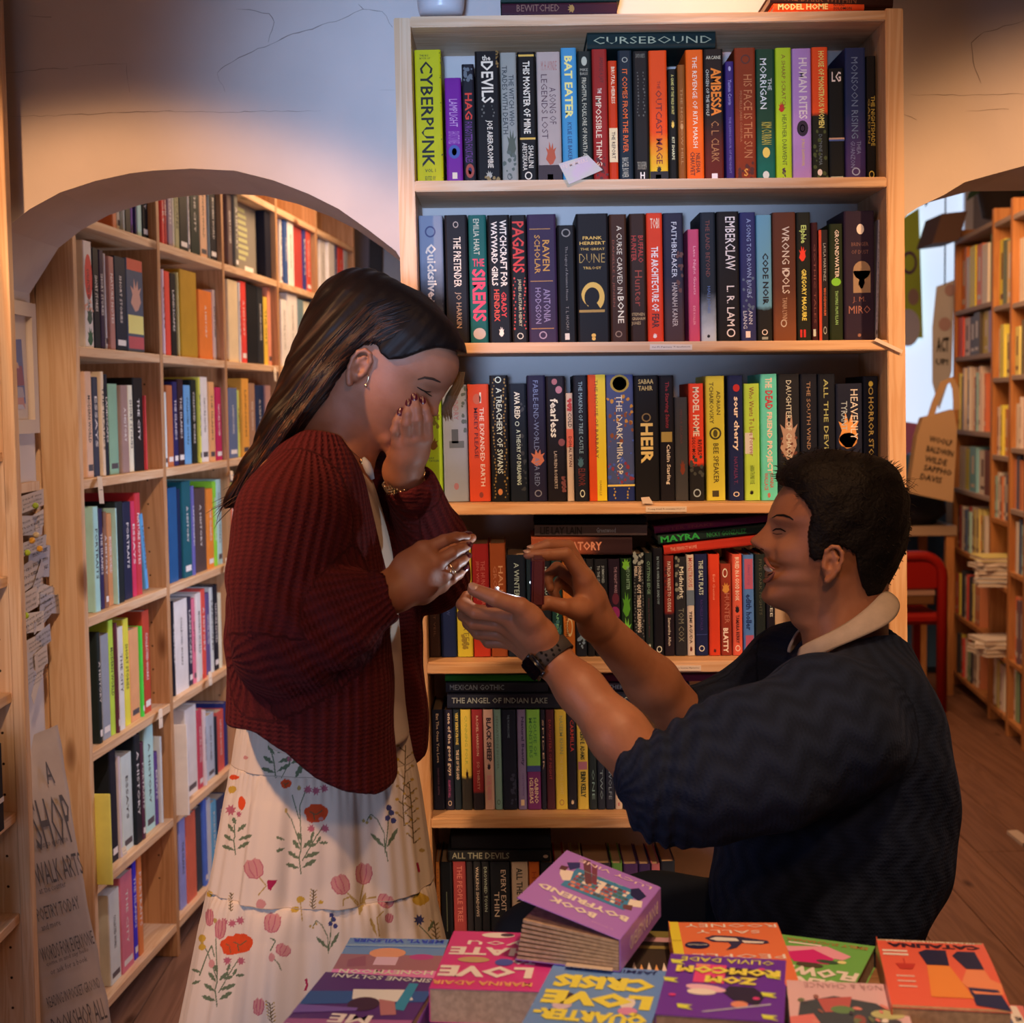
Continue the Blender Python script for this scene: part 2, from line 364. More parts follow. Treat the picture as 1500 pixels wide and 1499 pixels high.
def spine_shape(root,w,h,items,ill):
    """printed bands, blocks and emblems: (kind, top, bottom, left, right, colour)"""
    for kd,a,b_,u0,u1,c in items:
        x0,x1,z0,z1 = w*(u0-.5),w*(u1-.5),h*(1-b_),h*(1-a); mb = MB(); y = -.00025; xc,zc = (x0+x1)/2,(z0+z1)/2; rx,rz = (x1-x0)/2,(z1-z0)/2
        if kd == 'r': mb.add([(x0,y,z0),(x1,y,z0),(x1,y,z1),(x0,y,z1)],[(0,1,2,3)])
        elif kd == 'o': mb.add([(xc+rx*math.cos(t*PI/8),y,zc+rz*math.sin(t*PI/8)) for t in range(16)],[tuple(range(16))])
        elif kd == 'ring':
            V = [(xc+rx*k*math.cos(t*PI/10),y,zc+rz*k*math.sin(t*PI/10)) for t in range(20) for k in (1,.72)]
            mb.add(V,[(2*t,(2*t+2) % 40,(2*t+3) % 40,2*t+1) for t in range(20)])
        elif kd == 'flame':
            V = [(xc+rx*p,y,zc+rz*q) for p,q in ((-.2,-1),(.3,-.9),(.8,-.4),(.6,.1),(.9,.5),(.4,.3),(.3,.9),(0,.4),(-.3,1),(-.4,.3),(-.9,.5),(-.6,0),(-.9,-.5))]; mb.add(V,[tuple(range(len(V)))])
        elif kd == 'worm':
            V = []
            for t in range(22):
                a_ = -.9+t*.24; rr = 1 if t < 16 else 1-(t-16)*.06
                for k in (1.0*rr,.52+.012*t): V.append((xc+rx*k*math.cos(a_),y,zc+rz*k*math.sin(a_)))
            mb.add(V,[(2*t,2*t+2,2*t+3,2*t+1) for t in range(21)])
        elif kd == 'orn':
            rs = random.Random(int(c[0]*7+a*1000))
            n = max(4,int((b_-a)*h/.006))
            for q in range(n):
                z = z0+(z1-z0)*(q+.5)/n
                for sx in (-1,1):
                    cx = xc+sx*rx*rs.uniform(.5,.85); r = .0016*rs.uniform(.6,1.2)
                    mb.add([(cx+r*math.cos(t*PI/3),y,z+r*1.3*math.sin(t*PI/3)) for t in range(6)],[tuple(range(6))])
        elif kd == 'spots':
            rs = random.Random(int(a*999)+3)
            for q in range(16):
                cx,cz = rs.uniform(x0,x1),rs.uniform(z0,z1); r = min(rx,.006)*rs.uniform(.25,.75)
                cx = max(x0+r,min(x1-r,cx))
                mb.add([(cx+r*math.cos(t*PI/4)*rs.uniform(.7,1),y-.00002*q,cz+r*math.sin(t*PI/4)*rs.uniform(.7,1.3)) for t in range(8)],[tuple(range(8))])
        mb.build('printed_mark',tm(c,ill),root)
W_,K_,G_,GD = (215,205,205),(14,12,14),(130,125,128),(200,160,75)
def shelf_book(px0,px1,ytop,ybot,colr,desc,where,ill,grp,items=(),shapes=(),c2=None,split=None,grad=False,d=.15,dy=0,rough=.42,lean=0,row=0):
    Y = YS+dy; ym = (ytop+ybot)/2; xm = (px0+px1)/2; s = slope(xm)+lean
    Bc,Tc = P(xm+s*(ybot-ym),ybot,Y),P(xm+s*(ytop-ym),ytop,Y)
    zb = board_z(row+1,Bc.x)+.0011+abs(slope(xm)+lean-.0075)*.5*(px1-px0)*.0013
    dz = Tc-Bc; Bc = Bc+dz*((zb-Bc.z)/dz.z)
    w = (P(px1,ym,Y)-P(px0,ym,Y)).length-.0006; XL,XR = P(xin_l(ym),ym,2.78).x+.003,P(xin_r(ym),ym,2.78).x-.003
    if Bc.x-w/2 < XL: e_ = XL-(Bc.x-w/2); w -= e_; Bc.x += e_/2; Tc.x += e_/2
    if Bc.x+w/2 > XR: e_ = Bc.x+w/2-XR; w -= e_; Bc.x -= e_/2; Tc.x -= e_/2
    zz = Tc-Bc; h = zz.length; zz.normalize(); xx = Vector((zz.z,0,-zz.x)); yy = Vector((0,1,0))
    root = empty('book','%s, %s' % (desc,where),'book',grp,frame(Bc,xx,yy,zz))
    cm = cover_mat(alb(colr,ill),alb(c2,ill) if c2 else None,split,grad,h,rough)
    book_parts(root,w,h,d,cm)
    spine_shape(root,w,h,shapes,ill); spine_text(root,w,h,items,ill)
    return root
# ================================================================== middle bookcase
bc = empty('bookcase','tall pine bookcase of dark novels standing between the two arches','bookcase',None,Matrix.Translation((P(950,1200,2.78).x,2.78,0)))
BCI = bc.matrix_world.inverted() if False else Matrix.Translation((-P(950,1200,2.78).x,-2.78,0))
DB = .232
def bcpart(name,px,m,depth=DB,Y=2.78):
    """front face given as four corners (bl, br, tr, tl) on the front plane, taken straight back"""
    A = [BCI @ P(x,y,Y) for x,y in px]; B = [p+Vector((0,depth,0)) for p in A]
    bm = bmesh.new(); vs_ = [bm.verts.new(p) for p in A+B]
    for f in ((0,1,2,3),(7,6,5,4),(0,4,5,1),(1,5,6,2),(2,6,7,3),(3,7,4,0)): bm.faces.new([vs_[i] for i in f])
    bmesh.ops.recalc_face_normals(bm,faces=bm.faces); bmesh.ops.bevel(bm,geom=bm.edges[:],offset=.0016,segments=2,affect='EDGES')
    me = bpy.data.meshes.new(name); bm.to_mesh(me); bm.free(); me.materials.append(m)
    return link(bpy.data.objects.new(name,me),bc)
def xin_l(y): return 601+.0265*(y-25)
def xin_r(y): return 1297+.0065*(y-25)
yfl = 1778
def board_z(i,x):   # height of the top of board i at world x
    a,b_,c,d = SHY[i]; A,B = P(xin_l(a),a,2.78),P(xin_r(c),c,2.78); return A.z+(B.z-A.z)*(x-A.x)/(B.x-A.x)
bcpart('side_panel',[(577+.0265*(yfl-25),yfl),(xin_l(yfl),yfl),(xin_l(25),26),(576.5,26)],pine('Z'))
bcpart('side_panel',[(xin_r(yfl),yfl),(1324+.0065*(yfl-25),yfl),(1323,12),(1297,12)],pine('Z'))
SHY = [(24,40,15,30),(265,281,259,274),(503,518,498,513),(739,755,736,751),(971,988,967,983),(1199,1214,1197,1213),(1425,1441,1425,1441),(1652,1668,1654,1670)]
for a,b_,c,d in SHY:
    bcpart('shelf_board',[(xin_l(b_),b_),(xin_r(d),d),(xin_r(c),c),(xin_l(a),a)],pine('X'))
# paper labels stuck to the shelf edges
labm = mat('paper_label',(.86,.80,.72),.8); ink = mat('ink',(.04,.035,.04),.7)
def edge_label(x0,x1,y,s,w=8):
    q = [BCI @ P(x,yy,2.7785) for x,yy in ((x0,y+w/2),(x1,y+w/2),(x1,y-w/2),(x0,y-w/2))]
    o = MB().prism(q,(0,.0012,0)).build('paper_label',labm,bc)
    c = (q[0]+q[2])/2; M = frame(c+Vector((0,-.0004,0)),Vector((1,0,0)),Vector((0,0,1)),Vector((0,-1,0)))
    text(s,o,M,(q[1]-q[0]).length*.9,(q[3]-q[0]).length*.34,ink,'handwriting')
edge_label(952,1014,508.5,'Sci-Fi Fantasy Translation'); edge_label(946,1006,746,'Young Adult Romantasy Horror'); edge_label(970,1027,979,'CRIME / Short Stories, Mysteries')
# shelf 1 -- (x0, x1, top, colour, description, text items, shapes, extra)
IT = {}
top,bot = 'the top shelf of the middle bookcase','middle bookcase'
R1 = [
 (604,648,73,(186,188,28),'thick lime-yellow book with huge black capitals',[('THE BIG\nBOOK OF',.035,.07,.2,.6,K_,0,'h'),('CYBERPUNK',.085,.87,.2,.68,K_,.015),('VOL 1',.885,.91,.3,.7,K_,.01,'h'),('EDITED BY',.94,.97,.3,.7,K_,0,'h')],[('spots',0,1,.93,1.0,K_)],{}),
 (652.5,677,114,(112,40,160),'short shiny purple paperback with pale script',[('LAMPLIGHT',.2,.46,.25,.75,(190,150,220),0),('GHOST STORIES',.5,.62,.15,.85,(170,120,200),0)],[('o',.63,.76,.15,.85,(60,80,170)),('o',.66,.73,.35,.65,(190,90,60)),('r',.89,.95,.35,.65,W_)],dict(rough=.22)),
 (677.8,696,94,(30,30,44),'slim midnight book with red and purple capitals',[('HAG',.24,.46,.2,.8,(200,50,35),.02),('FORGOTTEN FOLKTALES',.48,.82,.15,.75,(110,50,150),0)],[('o',.83,.95,.15,.85,(150,60,50)),('o',.86,.92,.35,.65,(40,50,110)),('spots',.02,.14,.1,.9,(90,100,120))],{}),
 (697,733,75,(20,18,22),'broad black book with tall white condensed title',[('the',.03,.07,.3,.65,W_,.02,'h'),('DEVILS',.075,.39,.25,.75,W_,.02),('JOE ABERCROMBIE',.52,.88,.38,.68,W_,.015)],[('orn',.4,.5,.2,.8,(90,88,90)),('flame',.9,.96,.35,.65,(160,158,160)),('spots',0,.12,.85,.99,(120,90,40)),('spots',.95,1,.05,.95,(130,110,70))],{}),
 (734,758,77,(140,142,150),'pale grey book with dark shadowed lettering',[('TRADES WITH DEATH',.1,.62,.1,.42,(45,50,60),.01),('THE WITCH WHO',.17,.56,.5,.82,(45,50,60),.01)],[('flame',.58,.8,.3,.95,(70,78,72)),('spots',.75,1,0,.9,(75,85,85)),('ring',.92,.97,.3,.6,(60,65,70))],{}),
 (758.8,786,76,(18,17,19),'black book with gold bands and white title',[('THIS MONSTER OF MINE',.07,.62,.3,.68,W_,.02),('SHALINI',.71,.88,.52,.8,W_,0),('ABEYSEKARA',.69,.9,.2,.45,W_,0)],[('r',.02,.035,.08,.92,GD),('r',.65,.665,.08,.92,GD),('ring',.91,.97,.3,.7,W_)],{}),
 (787,822,76,(165,148,155),'dusty pink book with a red figure at its foot',[('M. H. AYINDE',.07,.14,.2,.85,(150,90,90),0,'h'),('LEGENDS LOST',.17,.66,.18,.44,(75,50,65),0),('A SONG OF',.27,.55,.52,.8,(75,50,65),0)],[('flame',.68,.86,.3,.8,(165,70,40)),('r',.86,1,0,1,(45,28,35)),('r',.93,.985,.38,.62,W_)],{}),
 (822.8,846,70,(62,130,185),'bright sky-blue book with cream block title',[('BAT EATER',.06,.52,.22,.72,(215,200,130),.03),('KYLIE LEE BAKER',.55,.83,.35,.62,(25,50,95),.01)],[],dict(rough=.3)),
 (846.6,867.5,75,(24,32,34),'slim green-black book with a little skull',[('MIKE\nBASS',.13,.18,.2,.75,(150,145,140),0,'h'),('FRIGHTFUL FOLKLORE OF NORTH AMERICA',.2,.92,.3,.62,(170,165,155),.01)],[('o',.04,.11,.3,.7,(160,160,155))],{}),
 (868,890.5,72,(135,32,32),'dark red book with white lettering down the spine',[('AMANDA JAY',.06,.25,.4,.75,(80,20,25),0),('THE',.29,.33,.35,.6,W_,0),('IMPOSSIBLE THING',.35,.87,.2,.58,(225,190,175),.005)],[('spots',.8,.99,0,1,(75,20,22))],{}),
 (891.3,905,89,(180,48,18),'short orange-red paperback with a white box',[('BRUTAL HEIRESS',.05,.35,.35,.75,(225,190,170),.01),('THE REPORT',.58,.8,.3,.7,(50,30,30),.01)],[('r',.55,.83,.05,.95,(205,180,150))],{}),
 (905.8,927,74,(22,34,48),'dark navy book with glowing orange title',[('IT COMES FROM THE RIVER',.14,.77,.3,.66,(205,85,20),.01),('RACHEL BOWER',.81,.96,.2,.65,(170,165,160),0)],[('ring',.05,.09,.3,.7,(140,140,140))],{}),
 (928,950.5,75,(26,24,26),'charcoal book with faint pencil figures',[('DAVID ROBERTS',.02,.05,.2,.8,(110,105,100),0,'h'),('THEODORE ENEMA',.84,.9,.2,.8,(150,140,130),0,'h'),('H',.92,.97,.38,.68,W_,.03,'h')],[('orn',.15,.5,.2,.8,(70,68,68))],{}),
 (951,978,74,(200,62,22),'orange-red book fading to yellow with crimson title',[('THE',.23,.29,.45,.62,(110,20,20),0),('OUTCAST MAGE',.3,.86,.35,.7,(105,22,22),.01)],[('r',.915,1,0,1,(22,16,20)),('r',.94,.985,.3,.6,W_),('flame',.87,.92,.35,.65,K_)],dict(c2=(205,165,40),split=.25,grad=True)),
 (979,992.5,101,(18,18,18),'short thin black book with yellow capitals',[('A GAME OF THE WILD HUNT',.05,.4,.35,.65,(190,170,100),.01),('KIT SHARPE',.6,.8,.35,.65,(200,190,160),.01)],[('flame',.45,.52,.3,.7,GD)],{}),
 (993,1004.5,95,(125,68,30),'thin tan book with faded lettering',[('THE HOLLOW HILL',.2,.85,.35,.65,(165,110,70),0)],[('o',.5,.55,.3,.7,(170,120,80))],{}),
 (1005,1031,73,(222,82,22),'flame-orange book with thin white title',[('THE REVENGE OF RITA MARSH',.05,.74,.38,.64,(235,200,180),.0),('NILESHA',.78,.93,.52,.76,(70,20,20),.01),('CHAUVET',.77,.95,.2,.46,(70,20,20),.01)],[],{}),
 (1031.6,1060,72,(30,22,22),'black book with burnt-orange capitals and oxblood foot',[('ARCANE',.05,.075,.12,.88,(190,175,160),0,'h'),('AMBESSA',.14,.5,.35,.9,(205,105,30),.03),('CHOSEN OF THE WOLF',.15,.5,.1,.26,(180,170,165),0),('C. L. CLARK',.54,.85,.35,.75,(150,95,60),0)],[('r',.935,.99,.35,.65,W_)],dict(c2=(85,28,22),split=.35,grad=True)),
 (1063,1076,90,(52,34,92),'slim violet paperback leaning on a brown one',[('Yasmin Corrin',.15,.36,.3,.7,(150,135,185),0),('THE LIVING HOUR OF MIDNIGHT',.46,.93,.35,.6,(110,95,150),0)],[('o',.04,.08,.35,.65,(140,130,170))],{}),
 (1076.4,1107.6,70,(118,42,22),'rust-brown book with a broad tan title',[('HIS FACE IS THE SUN',.2,.82,.42,.82,(165,95,60),.0),('MICHELLE JABES CORPORA',.32,.7,.2,.34,(150,85,55),0),('S',.9,.96,.4,.6,(190,120,50),.02,'h')],[('ring',.05,.12,.3,.75,(70,30,30)),('spots',.84,1,.1,.9,(70,26,22))],{}),
 (1108.2,1135.6,72,(26,52,38),'bottle-green book with white serif title and gold mark',[('MORRIGAN',.07,.45,.2,.55,(190,190,185),.005),('THE',.22,.31,.62,.82,(190,190,185),0),('KIM CURRAN',.55,.72,.25,.8,(150,130,50),.01)],[('o',.74,.82,.3,.7,GD),('o',.92,.98,.3,.65,(190,185,175))],dict(c2=(22,80,70),split=.3,grad=True)),
 (1136.4,1160,70,(158,168,34),'yellow-green book with rust lettering and red bird',[('A SHARP SCRATCH',.05,.45,.38,.62,(115,65,30),0),('HEATHER DARWENT',.5,.88,.38,.66,(80,75,30),0)],[('flame',.4,.48,.15,.6,(170,30,25)),('spots',.9,.97,.35,.6,(70,40,50))],{}),
 (1160.8,1189,71,(158,108,160),'lilac book with pale title and black ornament',[('HUMAN RITES',.07,.53,.33,.78,(200,165,190),.02),('JUNO DAWSON',.68,.88,.42,.62,(190,150,60),.01)],[('o',.54,.66,.22,.82,(35,25,40)),('ring',.57,.63,.38,.65,(158,108,160))],{}),
 (1189.6,1213.4,69,(205,62,26),'book half orange-red half olive with yellow condensed title',[('HOUSE OF MONSTROUS WOMEN',.03,.6,.4,.76,(215,185,90),.02),('DAPHNE FAMA',.65,.88,.4,.6,(90,90,95),0)],[('spots',.62,.99,0,1,(60,62,30)),('o',.91,.96,.3,.6,W_)],dict(c2=(28,26,20),split=.5)),
 (1214,1237,100,(18,18,20),'short black slipcase-like book with striped band',[('LG',.03,.12,.2,.8,W_,.02,'h')],[('r',.615,.63,0,1,(170,120,100)),('r',.63,.645,0,1,(60,70,120)),('r',.96,.98,.1,.9,(150,140,130))],{}),
 (1238,1268.6,70,(34,38,72),'indigo book with misty blue title',[('MONSOON RISING',.07,.68,.3,.62,(95,100,130),.0),('THEA\nGUANZON',.7,.9,.25,.75,(105,100,140),0)],[('ring',.9,.96,.3,.7,(130,125,160))],dict(c2=(58,38,82),split=.4,grad=True)),
 (1269.2,1285.5,82,(20,16,18),'black book with small gold title at the far right',[('THE NIGHTSHADE',.32,.72,.45,.85,(165,125,50),.01),('GARDEN',.34,.7,.15,.35,(140,105,45),0)],[('ring',.92,.98,.2,.75,GD)],{}),
]
R2 = [
 (613.5,650.6,316,(110,128,165),'misty blue book with white blackletter title',[('Quicksilver',.22,.68,.25,.7,W_,.03)],[('ring',.08,.17,.25,.7,(50,60,110)),('spots',.6,.9,0,1,(25,30,45))],dict(c2=(30,36,52),split=.52,grad=True)),
 (652.6,686,315,(24,25,34),'blue-black book with white capital title',[('THE PRETENDER',.17,.56,.38,.7,W_,.005),('JO HARKIN',.6,.88,.38,.68,(165,140,120),0)],[('ring',.05,.1,.38,.62,(150,145,150))],{}),
 (687.4,714,315,(22,84,88),'teal book with big pink title and shell',[('EMILIA HART',.03,.31,.28,.6,(170,180,175),.0),('THE',.34,.4,.2,.85,(190,50,85),.02,'h'),('SIRENS',.42,.83,.15,.9,(205,55,90),.03)],[('o',.88,.97,.15,.85,(170,160,160))],{}),
 (715.2,748,315,(20,19,24),'black book with twin white title lines',[('WAYWARD GIRLS',.05,.55,.16,.44,W_,.02),('WITCHCRAFT FOR',.04,.56,.55,.86,W_,.02),('HENDRIX',.58,.83,.24,.48,(195,65,40),.02),('GRADY',.6,.8,.56,.8,(190,45,40),.02)],[('flame',.87,.95,.42,.68,W_)],{}),
 (748.6,772.5,315,(22,20,24),'black book with giant red serif capitals',[('PAGANS',.05,.45,.12,.85,(190,42,32),.02),('JAMES ALISTAIR HENRY',.5,.87,.38,.62,(175,165,140),.01)],[('orn',.48,.9,.05,.95,(175,50,35)),('ring',.92,.97,.3,.7,(190,185,180))],{}),
 (773.2,816,314,(50,36,66),'thick dark-violet book with gold frame lines',[('SCHOLAR',.16,.46,.24,.44,(175,125,45),.01),('RAVEN',.2,.44,.52,.76,(185,130,45),.01),('HODGSON',.57,.85,.24,.44,(125,110,150),.01),('ANTONIA',.58,.84,.52,.76,(125,110,150),.01)],[('r',.11,.117,.08,.8,(150,105,55)),('r',.515,.522,.08,.86,(150,105,55)),('r',.885,.892,.08,.86,(150,105,55)),('ring',.91,.97,.35,.62,(150,130,160))],{}),
 (817,843.6,330,(18,16,18),'shorter black book with tiny title',[('The Legacy of Arniston House',.18,.64,.4,.58,(120,112,112),0),('T. L. HUCHU',.69,.89,.42,.58,(120,112,112),0)],[('ring',.03,.1,.25,.75,(120,115,115)),('r',.92,.975,.35,.6,(190,185,185))],{}),
 (845,892.4,313,(20,19,22),'widest black book with a gold sandworm emblem',[('FRANK',.175,.2,.2,.8,GD,.01,'h'),('HERBERT',.215,.24,.1,.9,GD,.01,'h'),('THE GREAT',.265,.283,.12,.88,GD,0,'h'),('DUNE',.31,.38,.08,.88,(150,120,60),-.01,'h'),('TRILOGY',.41,.43,.2,.76,GD,0,'h')],[('worm',.53,.76,.12,.85,(195,155,70)),('r',.745,.765,.05,.85,(150,115,50)),('o',.93,.96,.42,.56,GD),('o',.955,.985,.43,.55,GD)],{}),
 (893.4,919,314,(56,32,22),'umber book with white-lettered title',[('A CURSE CARVED IN',.09,.62,.42,.72,(195,180,165),.0),('BONE',.64,.85,.42,.78,(205,190,175),.01),('DANIELLE L. JENSEN',.2,.72,.12,.28,(120,55,28),0)],[('ring',.91,.96,.25,.65,(130,105,90))],{}),
 (922.8,946.5,313,(46,28,22),'brown-black book with red lettering over grey author',[('BUFFALO\nHUNTER',.17,.38,.1,.85,(150,38,25),.01),('Hunter',.44,.72,.3,.75,(130,45,25),0),('STEPHEN\nGRAHAM\nJONES',.77,.87,.05,.9,(160,130,90),.01,'h')],[],{}),
 (947.5,971.5,312,(188,52,28),'scarlet book with white and black title',[('THE ARCHITECTURE OF',.26,.76,.28,.72,(225,205,190),.02),('FEAR',.78,.89,.28,.72,(50,15,15),.02),('TOBI',.04,.12,.25,.8,(225,170,150),.01,'h')],[('flame',.93,.97,.3,.6,(225,205,190))],{}),
 (972.5,1002,312,(34,32,48),'slate-navy streaked book with pale double name',[('FAITHBREAKER',.07,.5,.4,.66,(175,170,180),.0),('HANNAH KANER',.54,.88,.4,.66,(165,150,150),.0)],[('spots',.3,.7,.6,1,(80,45,40))],dict(c2=(60,42,46),split=.4,grad=True)),
 (1008,1025,336,(168,62,92),'short bubblegum-pink paperback',[('Late Night Guests',.15,.58,.4,.7,(205,140,150),0),('EVE KOLLER',.68,.85,.4,.6,(205,130,140),0)],[],{}),
 (1026,1049,311,(26,30,38),'book shading from black through blue to cloud white',[('THE LAND BEYOND',.06,.5,.35,.62,(95,50,45),0),('HALI JONES',.57,.78,.38,.62,(70,90,140),0)],[('flame',.94,.97,.35,.6,K_)],dict(c2=(150,155,170),split=.25,grad=True)),
 (1050.4,1083.4,310,(24,20,20),'black book with tall cream serif title',[('EMBERCLAW',.04,.45,.38,.82,(215,200,175),.005),('L. R. LAM',.57,.88,.42,.76,(215,200,175),.005)],[('ring',.9,.965,.4,.78,(215,200,175))],{}),
 (1084.4,1107.6,311,(40,40,78),'royal-blue book with curling silver title',[('A SONG TO DROWN RIVERS',.05,.66,.42,.7,(120,130,165),0),('ANN\nLIANG',.76,.9,.15,.75,(165,160,170),0)],[('spots',.5,.8,.1,.9,(70,80,100)),('r',.92,.97,.3,.6,W_)],{}),
 (1108.4,1131,315,(84,122,142),'pale blue spine with black block title and black foot',[('CODE NOIR',.3,.71,.38,.78,(22,26,32),.03)],[('ring',.905,.95,.3,.68,W_),('r',.965,.985,.3,.7,(120,120,120))],dict(c2=(26,24,24),split=.26)),
 (1132,1166.4,311,(72,38,28),'broad chestnut book with ornate silver title',[('WRONG IDOLS',.11,.63,.4,.72,(170,150,140),.005),('TANIA LYNN',.66,.84,.4,.6,(150,115,95),0)],[('ring',.83,.89,.32,.58,(160,140,130)),('ring',.44,.5,.45,.72,(170,150,140))],dict(c2=(95,52,34),split=.3,grad=True)),
 (1167,1188,311,(24,24,20),'black book with green script and red beast',[('Elphie',.1,.24,.2,.7,(150,180,90),.02),('GREGORY MAGUIRE',.44,.84,.34,.68,(200,185,70),.02)],[('flame',.26,.38,.15,.7,(185,40,25)),('r',.91,.97,.2,.35,(150,30,30)),('r',.91,.97,.45,.6,(150,30,30))],{}),
 (1188.6,1198.6,326,(44,16,20),'thin maroon-black paperback',[('GOTHIC TALES',.18,.85,.35,.65,(95,50,45),0)],[('r',.9,.96,.2,.6,(150,145,140))],{}),
 (1199.2,1213.6,337,(30,22,24),'short black book with a red left edge',[('LAYLA MARTINEZ',.12,.46,.5,.76,(130,125,120),0),('WOODWORM',.52,.77,.5,.76,(165,75,45),.01)],[('r',0,1,.02,.3,(150,45,25)),('ring',.87,.94,.45,.8,(130,125,120))],{}),
 (1214.6,1235,328,(26,32,18),'black-green book with white title and green glow',[('GROUNDWATER',.05,.46,.42,.72,(190,190,180),.01),('THOMAS McMULLAN',.57,.86,.42,.64,(120,150,90),0)],[('o',.46,.53,.15,.85,(95,140,35))],{}),
 (1236,1281.6,309,(34,22,36),'thick aubergine book with a cream arched picture',[('BRINGER',.24,.27,.25,.8,(95,60,55),0,'h'),('OF DUST',.3,.33,.25,.8,(95,60,55),0,'h'),('J. M.',.66,.71,.28,.7,(110,65,55),0,'h'),('MIRO',.73,.79,.15,.85,(125,75,65),0,'h')],[('o',.1,.18,.42,.66,(190,175,160)),('r',.46,.63,.3,.86,(120,90,70)),('o',.385,.53,.3,.86,(120,90,70)),('flame',.45,.6,.45,.7,(50,34,34)),('flame',.94,.97,.42,.56,(110,70,60))],{}),
 (1284,1293,322,(112,100,112),'thin grey-mauve book leaning against the right side panel',[('THE RIVER HAS ROOTS',.08,.85,.3,.65,(60,55,62),0)],[('o',.91,.95,.3,.7,K_)],dict(lean=-.03)),
]
